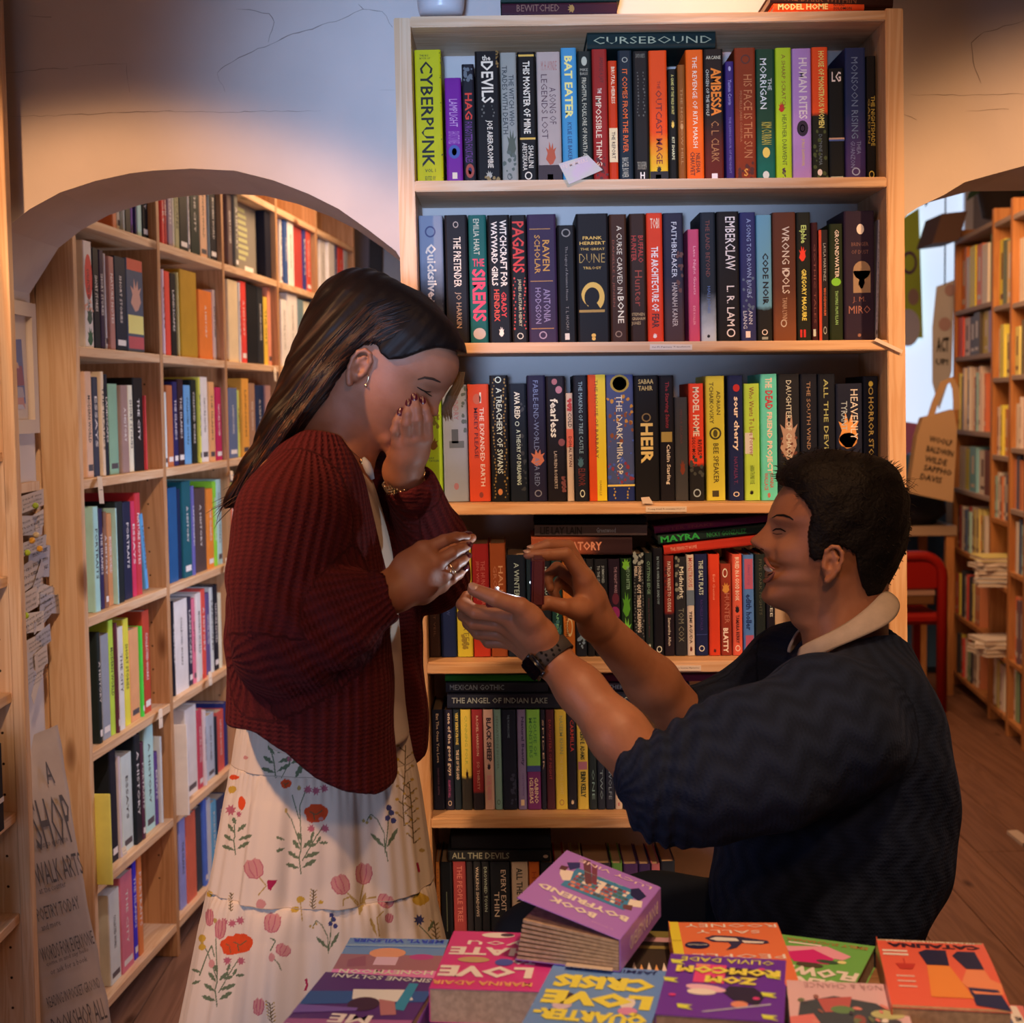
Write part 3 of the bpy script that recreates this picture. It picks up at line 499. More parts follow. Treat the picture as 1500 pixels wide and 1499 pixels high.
R3 = [
 (622,648,563,(168,186,44),'lime-green book beside the woman\'s raised hand',[('WOULD',.05,.2,.3,.7,(70,60,20),0),('RAY\nTAYLER',.62,.66,.2,.8,(40,90,70),0,'h')],[('flame',.45,.56,.2,.8,(110,70,30)),('spots',.2,.4,.4,.9,(120,110,40))],{}),
 (649,685.5,564,(146,138,146),'stone-grey book with a drawn castle tower',[('SUNDRY',.08,.3,.45,.65,(150,90,100),0)],[('r',.38,.5,.35,.62,(80,78,82)),('r',.48,.54,.25,.85,(95,92,95)),('o',.84,.9,.4,.6,(160,100,105)),('spots',0,.4,.75,1,(80,84,82))],{}),
 (686.2,717.6,563,(204,66,38),'vermilion book with typewriter title',[('THE EXPANDED EARTH',.2,.87,.55,.75,(225,190,190),.005),('MIKEY PLEASE',.2,.63,.28,.46,(75,20,30),.01)],[('o',.08,.17,.25,.62,(180,80,55)),('r',.07,.16,.56,.64,(225,195,190)),('o',.92,.97,.45,.65,(130,50,40))],{}),
 (718.4,745.5,550,(22,20,22),'black book framed in curling gold thorns',[('A TREACHERY OF SWANS',.1,.78,.35,.66,(205,195,195),.005)],[('orn',.02,.98,.08,.95,(140,100,45)),('ring',.01,.06,.3,.65,(200,195,180)),('o',.9,.95,.35,.6,(190,110,60))],{}),
 (746.6,772.6,562,(22,26,34),'speckled blue-black book with white capitals',[('AVA REID',.07,.3,.3,.62,W_,.02),('A THEORY OF DREAMING',.39,.86,.38,.62,(190,185,185),.01)],[('ring',.32,.36,.32,.56,(190,185,185)),('spots',.02,.98,.6,.95,(48,46,48))],{}),
 (773.4,800.4,550,(34,28,46),'dusk-violet book with smoky orange blaze',[('FABLE-END-WORLD',.04,.6,.32,.6,(105,105,130),.0),('AVA REID',.65,.88,.32,.6,(105,105,130),.0)],[('flame',.58,.72,.1,.95,(185,95,65)),('ring',.91,.965,.3,.7,(120,110,120))],{}),
 (801,829,551,(26,20,24),'black book with falling pink petals',[('fearless',.18,.49,.2,.62,(215,190,180),.02),('LAUREN ROBERTS',.6,.9,.36,.52,(170,140,120),.01)],[('o',.02,.07,.3,.6,(150,80,80)),('o',.08,.14,.5,.85,(160,95,100)),('o',.5,.56,.6,.95,(120,60,60)),('spots',.8,.92,.7,1,(110,55,50))],{}),
 (830,840.4,576,(190,150,125),'thin short cream and orange paperback',[('COLD',.18,.32,.25,.8,(40,30,30),.02),('DONAL RYAN',.4,.68,.3,.75,(70,25,20),.02)],[('r',.33,.5,0,1,(190,80,55)),('spots',.05,.16,.1,.9,(160,45,40))],{}),
 (841,861.6,550,(24,24,30),'black book with narrow slanted grey title',[('THE MAKING OF TREE CASTLE',.05,.62,.36,.64,(130,140,140),.0),('ELINOR',.74,.88,.25,.75,(100,35,30),.01)],[('flame',.64,.73,.2,.7,(60,85,90)),('ring',.91,.97,.35,.7,(200,195,195))],{}),
 (862.2,888,549,(196,62,24),'book split lengthwise orange and yellow',[('THE HOUSE OF BARBARY',.04,.66,.38,.56,(90,35,22),.0),('ISABELLE',.84,.96,.58,.7,(120,80,30),0)],[('r',0,1,.45,1,(205,160,28))],{}),
 (888.8,929,549,(66,66,92),'broad ornate gold and blue patterned book',[('THE DARK MIRROR',.16,.8,.36,.58,(205,195,180),.005)],[('spots',.14,.38,0,1,(175,110,35)),('spots',.3,.6,0,1,(120,58,26)),('spots',.52,.86,0,1,(58,72,130)),('spots',.7,.86,0,1,(120,40,48)),('o',0,.14,.15,.85,(160,120,40)),('o',.015,.125,.24,.76,(26,26,40)),('r',.87,.885,0,1,GD),('orn',.89,.99,.1,.9,(160,120,45))],dict(c2=(30,36,74),split=.13)),
 (929.6,965.6,550,(22,18,18),'thick black book with bold gold four-letter title',[('SABAA\nTAHIR',.03,.12,.18,.8,(190,145,80),.01,'h'),('HEIR',.38,.7,.25,.75,(205,155,85),.03)],[('ring',.3,.37,.3,.68,(120,85,45))],{}),
 (966.4,988,550,(24,18,20),'black book with crimson blackletter and gold panel',[('The Starving Saints',.05,.42,.34,.68,(120,25,30),.02),('Caitlin Starling',.55,.87,.38,.72,(210,195,180),.01)],[('r',.45,.53,.1,.85,(150,110,50))],{}),
 (988.6,1008,582,(58,48,44),'short drab grey-brown book',[('MINOR ARCANA',.12,.45,.4,.6,(85,42,38),0)],[('flame',.6,.75,.35,.8,(110,40,22))],{}),
 (1009,1031.4,562,(200,52,28),'red-over-black book with white slab title',[('MODEL HOME',.03,.45,.28,.72,(220,205,190),.03),('RIVERS',.48,.61,.58,.86,K_,.01),('SOLOMON',.46,.64,.2,.44,K_,.01)],[('spots',.62,.78,0,1,(60,52,42)),('ring',.9,.97,.25,.75,(150,140,130))],dict(c2=(30,24,22),split=.3)),
 (1034,1062,551,(188,150,44),'mustard-yellow book with a ringed bee',[('TCHAIKOVSKY',.05,.38,.2,.42,(60,45,20),.005),('ADRIAN',.12,.31,.58,.78,(60,45,20),.005),('BEE SPEAKER',.54,.86,.38,.66,(60,45,20),.01)],[('ring',.41,.51,.18,.82,(50,40,20)),('o',.43,.49,.38,.62,(70,55,20)),('r',.92,.97,.3,.65,(60,45,25))],{}),
 (1066.5,1089,550,(26,28,52),'navy book with bold cream title and red cherry',[('sour cherry',.17,.6,.3,.75,(220,205,195),.03),('NATALIA T.',.65,.87,.36,.6,(95,35,60),.01)],[('o',.07,.13,.35,.8,(165,28,24)),('ring',.93,.97,.3,.7,W_)],{}),
 (1090,1113.2,562,(158,190,48),'short apple-green book with red script',[('Who Wants To Live Forever',.03,.62,.34,.64,(120,40,40),.0),('HANNA THOMAS UOSE',.7,.86,.35,.65,(60,75,30),0)],[('r',.42,.6,.05,.55,(185,150,150)),('flame',.91,.95,.3,.6,K_)],{}),
 (1114,1139,548,(90,178,160),'turquoise book with white capitals and one red word',[('THE',.03,.11,.3,.7,(225,225,215),.03),('DEAD',.13,.28,.3,.74,(170,35,40),.03),('FRIEND PROJECT',.3,.78,.3,.7,(225,225,215),.03),('JOANNA\nWALLACE',.78,.92,.2,.75,(170,50,50),.01)],[('o',.94,.98,.38,.56,(160,80,60))],{}),
 (1139.8,1171.8,548,(30,24,22),'black book with a tan marbled figure',[('DAUGHTER OF CHAOS',.05,.66,.38,.62,(185,165,150),.0)],[('flame',.3,.68,.05,.95,(150,100,72)),('spots',.5,.66,.1,.9,(90,40,26))],{}),
 (1172.4,1197.6,548,(22,18,20),'black book with thin copper title',[('THE SOUTH WIND',.06,.6,.38,.6,(140,90,55),.0)],[],{}),
 (1198.2,1224,548,(20,17,18),'black book with olive-gold capitals',[('ALL THE DEVILS',.04,.68,.34,.6,(150,122,60),.005)],[],{}),
 (1224.6,1264,562,(26,22,26),'wide black book with flaming golden coils',[('HEAVENLY',.05,.48,.55,.82,(190,165,150),.0),('TYRANT',.15,.4,.2,.42,(150,130,130),.0)],[('flame',.24,.56,.05,.9,(190,105,42)),('o',.42,.55,.1,.8,(175,95,35))],{}),
 (1264.8,1297,551,(20,16,18),'black book with golden discs above a gold title',[('HORROR STORIES',.17,.78,.34,.68,(180,125,50),.01)],[('o',.04,.085,.35,.65,(190,135,40)),('ring',.09,.15,.35,.65,(180,125,50))],{}),
]
R4 = [
 (622.5,644,812,(58,32,22),'plain brown book under the far cardigan sleeve',[('THE MIDNIGHT VEIL',.1,.8,.4,.6,(110,62,36),0)],[],{}),
 (644.6,668,810,(26,30,48),'plain navy book half hidden by the sleeve',[('UNDERTOW',.3,.6,.4,.6,(60,60,80),0)],[],{}),
 (668.6,692,797,(196,150,36),'yellow book behind the open jewellery box hands',[('OUR INFINITE FATES',.1,.9,.4,.75,(120,90,30),0)],[('spots',.8,.92,.2,.7,(140,100,30))],{}),
 (692.6,717.6,797,(132,24,20),'blood-red book with a faint title',[('THE HUNGRY DARK',.15,.6,.5,.75,(165,75,55),0),('JEN WILLIAMS',.15,.5,.2,.4,(165,75,55),0)],[],dict(c2=(170,42,22),split=.25,grad=True)),
 (718.4,742.4,796,(134,54,22),'burnt-sienna book with pale capitals',[('HALLOWED',.2,.8,.52,.8,(185,115,70),.005),('GROUND',.2,.6,.2,.42,(160,85,50),0)],[],{}),
 (743.4,771,813,(22,24,28),'black book with silvery serif title',[('A WINTER\'S NIGHT',.08,.7,.38,.66,(160,150,145),.0)],[],{}),
 (772,792,816,(26,34,36),'dark book hidden behind the red box lid',[('NETTLE',.3,.6,.4,.6,(80,90,80),0)],[],{}),
 (792.6,808,816,(24,22,22),'thin black book with a cream name',[('HONEYCUTT',.1,.45,.4,.62,(165,155,135),.01)],[('flame',.6,.8,.2,.8,(60,78,70))],{}),
 (808.6,824,818,(22,42,34),'dark green book showing below the two hands',[('THE VANISHED',.3,.9,.4,.62,(120,150,90),.01)],[('spots',.6,.9,.1,.9,(50,80,70))],{}),
 (824.6,842,818,(176,84,28),'orange book showing below the two hands',[('RED IN TOOTH',.5,.8,.2,.45,(30,20,18),.01)],[('ring',.6,.8,.3,.8,(200,150,90))],{}),
 (842.6,859,819,(30,28,30),'black book with white scratchy print',[('CURDLE CREEK',.1,.6,.4,.62,(150,140,130),.01)],[('spots',.75,.95,.1,.9,(120,120,115))],{}),
 (859.6,871,819,(30,24,22),'slim black book with small cream title',[('THE HUMAN CHORDS',.08,.42,.4,.7,(165,150,135),.01)],[],{}),
 (871.6,891,819,(30,25,24),'black book with an orange oval picture',[('TO THE SEANCE',.07,.32,.2,.4,(160,145,125),.01),('SUMMONED',.07,.25,.55,.75,(160,145,125),.01)],[('r',.44,.6,.05,.95,(180,88,44)),('o',.36,.5,.05,.95,(180,88,44)),('flame',.4,.58,.25,.75,(40,26,22))],{}),
 (891.6,909,819,(42,24,28),'maroon book with magenta moon',[('THE NIGHT MARE',.08,.35,.5,.75,(165,110,100),.01)],[('o',.49,.62,.1,.95,(140,34,70)),('o',.35,.47,.3,.9,(95,30,36)),('spots',.75,.98,0,.9,(95,32,34))],{}),
 (909.6,926.6,818,(34,46,22),'black book splashed with acid-green leaves',[('WITCH BITTER',.08,.32,.5,.8,(140,150,100),.01)],[('flame',0,.12,.1,.9,(120,160,36)),('flame',.34,.6,.1,.9,(85,130,28)),('flame',.6,.86,.05,.95,(120,165,44)),('spots',.85,1,0,1,(85,130,36))],{}),
 (927.4,944.4,811,(34,28,24),'black collage book with yellowed capitals',[('JORDAN\nPEELE',.12,.27,.15,.75,(215,200,160),.02),('OUT THERE SCREAMING',.3,.77,.35,.7,(215,200,150),.03)],[('spots',0,.1,0,1,(150,130,100)),('orn',.12,.98,.02,.98,(100,84,66)),('spots',.84,.94,.2,.8,(120,26,22))],{}),
 (945,956.4,810,(34,34,26),'slim black-olive book with green title',[('CUTTING EDGE',.08,.4,.3,.7,(120,130,85),.01),('Stories by Various Women',.44,.82,.35,.6,(95,35,40),0)],[('flame',.88,.92,.3,.7,(190,180,170))],{}),
 (957,972,803,(24,18,18),'black book with thin white upright title',[('IN YOUR OWN DARK SHADOW',.08,.52,.38,.62,(150,145,140),0)],[('ring',.91,.97,.25,.8,(200,190,180))],{}),
 (972.8,988,814,(126,34,22),'red-brown and black book with white capitals',[('PATRICIA WANTS TO CUDDLE',.06,.56,.34,.68,(210,190,170),.01),('Samantha Allen',.62,.9,.36,.62,(210,190,170),.01)],[('spots',.1,.4,0,.35,(60,22,20))],dict(c2=(34,20,20),split=.42)),
 (988.6,1005.4,816,(40,32,28),'black book with cream calligraphy',[('Midnight',.1,.42,.3,.8,(205,180,140),.02),('TOM COX',.52,.86,.3,.78,(120,98,66),.0)],[('spots',0,.42,0,.5,(120,100,70))],{}),
 (1006,1017.4,813,(196,150,112),'slim peach book with red and black type',[('MONSTROUS',.03,.32,.25,.8,(170,60,45),.01),('\'PEMI AGUDA',.56,.88,.3,.7,(60,34,28),.02)],[('r',.35,.5,0,1,(95,90,84)),('flame',.9,.96,.3,.7,(90,30,22))],{}),
 (1018.4,1037,812,(28,28,48),'navy book with bold white title',[('THE SALT FLATS',.06,.4,.3,.66,(190,180,165),.02),('RACHELLE ATALLA',.45,.75,.38,.6,(60,34,70),.01)],[('ring',.9,.96,.25,.7,(205,195,180)),('r',.79,.795,.05,.95,(60,60,90))],{}),
 (1038,1055,812,(196,48,22),'plain scarlet book',[('Evil Genius',.2,.45,.38,.58,(220,120,80),0)],[('flame',.93,.97,.35,.65,(80,20,16))],{}),
 (1055.6,1072,826,(134,40,22),'short red-brown book with bold white author',[('HUNTER',.32,.65,.35,.8,(175,90,60),.0),('BLATTY',.7,.97,.2,.66,(225,210,195),.04)],[('ring',.05,.15,.2,.65,(210,190,170)),('flame',.2,.32,.1,.9,(195,110,38))],{}),
 (1072.6,1087.6,812,(205,72,44),'salmon-red book with black figure',[('BURIED IN A GOOD BOOK',.03,.46,.3,.72,(225,180,150),.02),('TAMARA BERRY',.6,.88,.34,.68,(60,22,20),.02)],[('flame',.5,.58,.25,.75,(30,20,20)),('ring',.9,.96,.25,.75,(225,180,150))],{}),
 (1088.4,1105,813,(78,98,132),'dusty blue and pink book with gothic title',[('edith holler',.39,.75,.25,.75,(30,40,66),.03),('Edward Carey',.1,.3,.35,.7,(120,60,80),0)],[('r',.04,.34,.15,.9,(165,66,72)),('r',.8,.98,.2,.9,(165,66,72))],{}),
 (1106.2,1121.6,812,(34,32,24),'dark olive book beside the man\'s mouth',[('FIVE DARK NIGHTS',.05,.6,.4,.66,(80,66,42),0)],[('ring',.8,.86,.25,.7,(130,165,45))],{}),
 (1122.4,1136,812,(30,20,20),'black book with cream letters at the man\'s chin',[('I CAN SEE',.2,.62,.4,.7,(200,185,165),.01)],[],{}),
]
R5 = [
 (630.5,650.4,1040,(20,17,20),'black book with small white diagonal script',[('Eat The Ones You Love',.04,.53,.38,.62,(190,180,170),.02),('SARAH MARIA GRIFFIN',.58,.85,.4,.55,(90,50,50),0)],[],{}),
 (650.8,664.6,1040,(26,19,22),'black book with rounded white title',[('one of the good guys',.03,.66,.34,.8,(195,180,175),.02),('ARAMINTA HALL',.7,.88,.35,.62,(120,45,60),.01)],[('ring',.91,.96,.3,.7,(190,180,175))],{}),
 (665,675,1040,(24,24,22),'thin black book with yellow and white block capitals',[('VERY BERRY-PRONE',.03,.35,.3,.75,(150,135,40),.03),('THE LIE OF THE LAND',.4,.7,.3,.75,(200,190,175),.03)],[],{}),
 (675.6,691,1040,(160,128,32),'yellow book with a black figure and dark foot',[('CUNNING FOLK',.06,.55,.4,.65,(105,90,26),0)],[('flame',.58,.74,.4,.7,(40,26,16)),('o',.62,.68,.42,.64,(60,28,18))],dict(c2=(36,26,18),split=.32)),
 (692,708,1040,(100,24,20),'dark red book with white and black halves',[('RACHEL HARRISON',.06,.46,.4,.62,(190,140,120),.0),('SO THIRSTY',.52,.8,.4,.64,(200,90,60),.0)],[],dict(c2=(30,20,18),split=.17)),
 (708.8,723.6,1040,(176,98,90),'pink book with heavy black capitals',[('BLACK SHEEP',.08,.52,.3,.8,(38,22,24),.04),('RACHEL HARRISON',.66,.9,.25,.7,(150,72,66),.0)],[('flame',.53,.6,.3,.7,(38,22,24))],{}),
 (724.2,735,1040,(88,92,74),'thin grey-green paperback',[('SENSATION NOVEL',.06,.6,.35,.6,(60,64,50),0)],[('ring',.9,.95,.25,.7,(50,55,45))],{}),
 (735.6,757,1040,(20,17,20),'wide plain black book with faint dots',[('THE MORNING DARE',.05,.28,.4,.55,(80,74,72),0)],[('spots',.6,.95,.5,.95,(36,30,34))],{}),
 (758,771,1040,(86,62,88),'mauve book with dark rounded title',[('Natural Beauty',.07,.56,.4,.82,(44,30,48),.03),('Ling Ling Huang',.64,.86,.5,.7,(60,34,60),0)],[('r',.9,.96,.3,.7,(150,110,120))],{}),
 (771.6,792,1040,(86,112,34),'olive-green and plum book',[('HOUSE OF\nMONSTERS',.08,.48,.2,.75,(50,80,32),.01),('GABINO\nIGLESIAS',.68,.94,.15,.8,(200,140,160),.02)],[('r',.56,.62,0,1,(40,38,60))],dict(c2=(78,26,48),split=.4)),
 (792.6,799.6,1040,(26,20,22),'very thin black paperback',[('SPIDER',.1,.6,.35,.7,(150,100,80),0)],[],{}),
 (800,812.6,1040,(52,20,20),'oxblood book with dim title',[('DAUGHTERS OF NIGHT',.1,.7,.35,.65,(110,34,28),.0)],[],{}),
 (813.2,830.6,1040,(172,110,30),'amber book with grey slanted letters',[('NASEEM KHAN',.06,.44,.4,.7,(104,86,46),.01),('THE FALLING LIGHT',.46,.85,.4,.66,(200,140,50),0)],[('ring',.9,.96,.3,.7,(120,72,30))],{}),
 (831.2,844.4,1040,(26,19,20),'black book with brick-red capitals',[('CARMILLA',.1,.42,.35,.75,(130,36,26),.01)],[('flame',.9,.95,.3,.7,(190,170,150))],{}),
 (845.2,861.6,1040,(150,154,34),'acid-yellow book with bold black names',[('ERIN E. ADAMS',.22,.5,.3,.7,(34,34,20),.03),('ERIN KELLY',.62,.88,.3,.75,(34,34,20),.04)],[('r',.52,.6,.1,.9,(120,60,60))],{}),
 (862.4,874,1040,(28,26,22),'first of three near-black books beside the acid-yellow one',[('ONE',.6,.9,.35,.7,(90,90,70),.0)],[],{}),
 (874.4,886,1040,(28,24,24),'second of three near-black books beside the acid-yellow one',[('TWO',.6,.9,.35,.7,(90,84,76),.0)],[],{}),
 (886.4,899.4,1040,(28,23,24),'third of three near-black books beside the acid-yellow one',[('WOLFE',.6,.9,.35,.7,(90,80,72),.0)],[],{}),
 (900,911,1040,(165,125,105),'slim off-white book above the man\'s elbow',[('PALE',.3,.6,.35,.7,(90,60,50),.0)],[('o',.93,.97,.4,.6,(120,50,40))],{}),
 (911.8,926,1040,(24,20,22),'black book at the edge of the man\'s sleeve',[('BL',.92,.97,.2,.8,(190,170,160),.02,'h')],[],{}),
]
R6 = [
 (630,645.5,1263,(128,66,28),'orange-brown book beside the skirt',[('THE BODY BURNT',.06,.6,.3,.7,(96,46,22),0)],[],{}),
 (646.4,664,1263,(20,17,18),'black book second from the skirt',[],[('r',.3,.7,.45,.52,(80,70,50))],{}),
 (664.8,684,1263,(100,32,30),'brick-red book with rows of small print',[('THE PEOPLE TREE',.04,.6,.3,.7,(140,66,54),0)],[],{}),
 (684.6,694,1263,(28,20,20),'thin black book beside the brick-red one',[],[],{}),
 (694.6,706,1263,(26,20,20),'black book with white stacked title',[('WALKING SHADOWS',.05,.55,.3,.7,(130,115,100),.01)],[],{}),
 (706.6,718,1263,(26,20,20),'black book with a hyphenated dim title',[('DROWNED TOWN',.05,.5,.3,.7,(110,96,84),.01)],[],{}),
 (718.6,748,1263,(22,18,19),'thick black book with spaced white capitals',[('EVERY EXIT',.08,.5,.55,.8,(140,126,108),.01),('THIN',.3,.55,.2,.45,(140,126,108),.01)],[],{}),
 (750,775,1263,(134,108,80),'cream book with black capitals above the knee',[('ALL THE M',.06,.4,.3,.66,(34,28,24),.02)],[],{}),
 (775.6,791.6,1263,(142,52,20),'dull orange book above the knee',[('HOLD',.1,.4,.3,.7,(110,34,16),0)],[],{}),
 (792.6,812,1264,(24,18,20),'black book between orange and crimson ones',[],[],{}),
 (813,828,1264,(104,24,22),'crimson book above the man\'s thigh',[],[('o',.02,.12,.2,.8,(130,60,48))],{}),
 (828.6,839,1264,(124,82,56),'tan book beside the crimson one',[],[],{}),
 (839.8,854.6,1265,(122,92,56),'beige book with a framed portrait',[],[('r',.03,.12,.25,.8,(70,56,44))],{}),
 (855.4,896,1265,(30,20,24),'three-volume wide black book',[],[],{}),
 (897,913,1265,(54,66,28),'moss-green book above the thigh',[],[],{}),
 (914,936,1266,(42,20,40),'deep purple book above the thigh',[],[],{}),
 (936.6,954,1266,(34,18,36),'second deep purple book above the thigh',[],[],{}),
 (955,968,1266,(100,44,44),'dusky rose book above the thigh',[],[],{}),
 (969,990,1262,(22,18,20),'black book behind the man\'s sleeve hem',[],[],{}),
]
NM = ['top','second','third','fourth','fifth','lowest visible']
BOT = [(265,259),(503,498),(736.5,736),(965,963.5),(1187.5,1187),(1412,1412)]
for r,R in enumerate((R1,R2,R3,R4,R5,R6)):
    for i,e in enumerate(R):
        x0,x1,yt,c,desc,items,shapes,ex = e
        yb = BOT[r][0]+(BOT[r][1]-BOT[r][0])*((x0+x1)/2-603)/(1297-603)
        ill = illx(r,(x0+x1)/2); random.seed(i*7+r)
        shelf_book(x0,x1,yt,yb,c,desc,'%s shelf of the middle bookcase' % NM[r],ill,'novels on the %s shelf of the middle bookcase' % NM[r],items,shapes,d=.135 if (yb-yt) < 170 else .15,row=r,**ex)
# books lying flat: corners of the spine on the front plane
def flat_book(c4,colr,desc,ill,grp,items=(),shapes=(),Y=YS,d=.15,c2=None):
    (ax,ay),(bx,by),(tx,ty),(ux,uy) = c4      # bottom-left, bottom-right, top-right, top-left
    A,B,T,U = [P(x,y,Y) for x,y in c4]; xx = ((B-A)+(T-U)); L = xx.length/2; xx.normalize(); zz = Vector((-xx.z,0,xx.x)); H = ((U-A)+(T-B)).length/2-.0006
    o = (A+B)/2; rt = frame(o+zz*H/2-xx*(-L/2),-zz*-1,Vector((0,1,0)),-xx)
    # local frame of an upright book laid on its side: local z runs right to left... spine width runs along zz
    rt = frame(o+zz*H/2+xx*(L/2),zz,Vector((0,1,0)),-xx)
    if rt.to_3x3().determinant() < 0: rt = frame(o+zz*H/2-xx*(L/2),zz,Vector((0,1,0)),xx)
    root = empty('book',desc,'book',grp,rt)
    book_parts(root,H,L,d,cover_mat(alb(colr,ill),alb(c2,ill) if c2 else None,.5,True,L))
    spine_shape(root,H,L,shapes,ill); spine_text(root,H,L,items,ill)
g0 = 'books lying on top of other books in the middle bookcase'
flat_book([(860,72),(1048,70),(1048,45),(860,47)],(22,36,40),'dark teal book lying across the books of the top shelf',ILL[0],g0,[('CURSEBOUND',.05,.97,.3,.72,(175,165,145),-.005)])
flat_book([(778,813),(926,813),(926,787),(778,786)],(160,66,34),'burnt-orange book lying flat under a brown one on fourth shelf',ILL[3],g0,[('REFORMATORY',.07,.7,.25,.75,(200,110,70),.03)],Y=YS,c2=(50,24,20))
flat_book([(783,785.5),(948,785),(948,768.5),(783,769)],(88,60,48),'brown book lying flat above the burnt-orange one',ILL[3],g0,[('LIE LAY LAIN',.05,.42,.15,.85,(30,22,20),.03),('Greenwood',.55,.72,.3,.75,(160,140,120),.01)])
flat_book([(783,767.5),(948,767.5),(948,758.5),(783,759)],(26,18,18),'black book topmost of the left flat pile on fourth shelf',ILL[3],g0)
flat_book([(973,813.5),(1135,795.5),(1133.5,781),(971.5,799)],(176,38,20),'red book lowest of the slanting pile on fourth shelf',ILL[3],g0,[('THE PERFECT HOME',.06,.3,.35,.7,(210,130,90),0)])
flat_book([(965,798),(1134,779.5),(1132.5,766),(963,784)],(28,34,24),'black and green book in the middle of the slanting pile',ILL[3],g0,[('MAYRA',.02,.36,.15,.85,(44,130,44),.03),('NICKY GONZALEZ',.42,.76,.2,.75,(40,100,40),.02)])
flat_book([(959,782.5),(1132,764.5),(1131,753.5),(958,771)],(92,22,44),'plum book topmost of the slanting pile',ILL[3],g0,[('SISTER SNAKE',.05,.5,.3,.7,(110,34,40),.01)])
flat_book([(655,1038.5),(822,1038.5),(821,1015.5),(654,1015.5)],(24,20,22),'thick black book lying flat on fifth shelf books with grey title',ILL[4],g0,[('THE ANGEL OF INDIAN LAKE',.04,.88,.35,.72,(110,92,78),.01)])
flat_book([(653,1015),(803,1015),(803,999),(653,999)],(28,24,24),'black book under a green one on the fifth shelf',ILL[4],g0,[('MEXICAN GOTHIC',.04,.57,.25,.75,(96,84,74),.01)])
flat_book([(652,998.5),(792,998.5),(792,989),(652,989)],(34,80,20),'green book topmost of the pile on the fifth shelf',ILL[4],g0)
flat_book([(835,1038.5),(1000,1038.5),(1000,1013),(835,1013)],(26,22,22),'black book lying flat seen between the man\'s forearms',ILL[4],g0,[('SISTERS',.4,.75,.3,.7,(130,120,105),.01)])
flat_book([(850,1012.5),(1010,1012.5),(1010,1000),(850,1000)],(30,20,22),'black book with grey letters between the man\'s forearms',ILL[4],g0,[('ALL OTHER BODIES',.1,.6,.25,.75,(96,84,74),.01)])
flat_book([(860,999.5),(1100,998.5),(1100,988),(860,988)],(70,18,20),'dark red book topmost between the man\'s forearms',ILL[4],g0)
flat_book([(656,1262.5),(806,1262.5),(806,1245),(656,1245)],(22,18,18),'black book lying flat on the lowest visible shelf',ILL[5],g0,[('ALL THE DEVILS',.04,.6,.25,.78,(96,78,60),.01)],[('o',.93,.98,.3,.6,(130,120,90))])
flat_book([(660,1244.5),(808,1244.5),(806,1222),(662,1222)],(20,16,17),'thick unmarked black book above another on the lowest visible shelf',ILL[5],g0)
# top of the bookcase: piles and a white pot
flat_book([(735,22.5),(904,20.5),(904,2),(735,4)],(60,26,44),'plum book lying on top of the bookcase with faded title',ILL[0],'books lying on top of the middle bookcase',[('BEWITCHED',.13,.5,.28,.85,(125,90,85),.0)],[('flame',.57,.63,.1,.9,(160,120,70))])
flat_book([(733,3.5),(908,1.5),(908,-14),(733,-12)],(34,50,50),'dark green book above the plum one on top of the bookcase',ILL[0],'books lying on top of the middle bookcase',[('THE WITCHES',.1,.6,.3,.7,(90,90,80),0)])
flat_book([(1133,16),(1266,14.5),(1266,3),(1133,4)],(215,78,40),'orange book lying on top of the bookcase at its right end',ILL[0],'books lying on top of the middle bookcase',[('MODEL HOME',.05,.6,.1,.9,(235,200,160),.03),('RIVERS\nSOLOMON',.66,.86,.05,.95,(40,26,26),.01)])
flat_book([(1128,3.5),(1308,12),(1308,-6),(1128,-12)],(52,26,28),'dark brown book lying crookedly on the orange one',ILL[0],'books lying on top of the middle bookcase',[('THE DARK WITHIN',.1,.7,.25,.8,(120,70,50),0)])
ct = P(646,22,2.87); pot = tag(MB().lathe([(.0,0),(.040,0),(.043,.01),(.050,.09),(.054,.15),(.057,.152),(.057,.157),(.051,.157),(.046,.09),(.0,.08)],(0,0,0),28).build('plant_pot',mat('white_glaze',(.7,.7,.72),.3,.5),smooth=True),'white tapering pot on the left end of the bookcase top','pot')
pot.location = ct
# iridescent card tucked on the shelf edge
q = [P(x,y,2.772) for x,y in ((833.5,270),(883,249),(861,227),(818,240))]
cdm = mat('iridescent_card',(.55,.45,.55),.25,.6,noise=.5,nscale=18,col2=(.45,.60,.35),coat=.4)
card = tag(MB().prism(q,(0,.0008,0)).build('card',cdm),'iridescent reading card tucked against the top shelf edge','card')
cx = ((q[2]-q[3])).normalized(); cz = Vector((-cx.z,0,cx.x))
text('FEB MEMBERS',card,frame((q[2]+q[3])/2-cz*.008+Vector((0,-.0006,0)),cx,cz,Vector((0,-1,0))),.05,.007,mat('card_ink',(.8,.6,.5),.5),'lettering',.01)
q = [P(x,y,2.774) for x,y in ((1300,517),(1322,519),(1303,500),(1282,497))]
q = [P(x,y,2.774) for x,y in ((1321,518),(1323,513),(1284,495),(1280,499))]
tag(MB().prism(q,(0,.001,0)).build('card',labm),'narrow paper slip slanting off the second shelf at right','card')
q = [P(x,y,2.775) for x,y in ((941,738),(957,738),(951,728),(939,729))]
tag(MB().prism(q,(0,.001,0)).build('card',labm),'tiny white slip standing below the gold-titled black book','card')
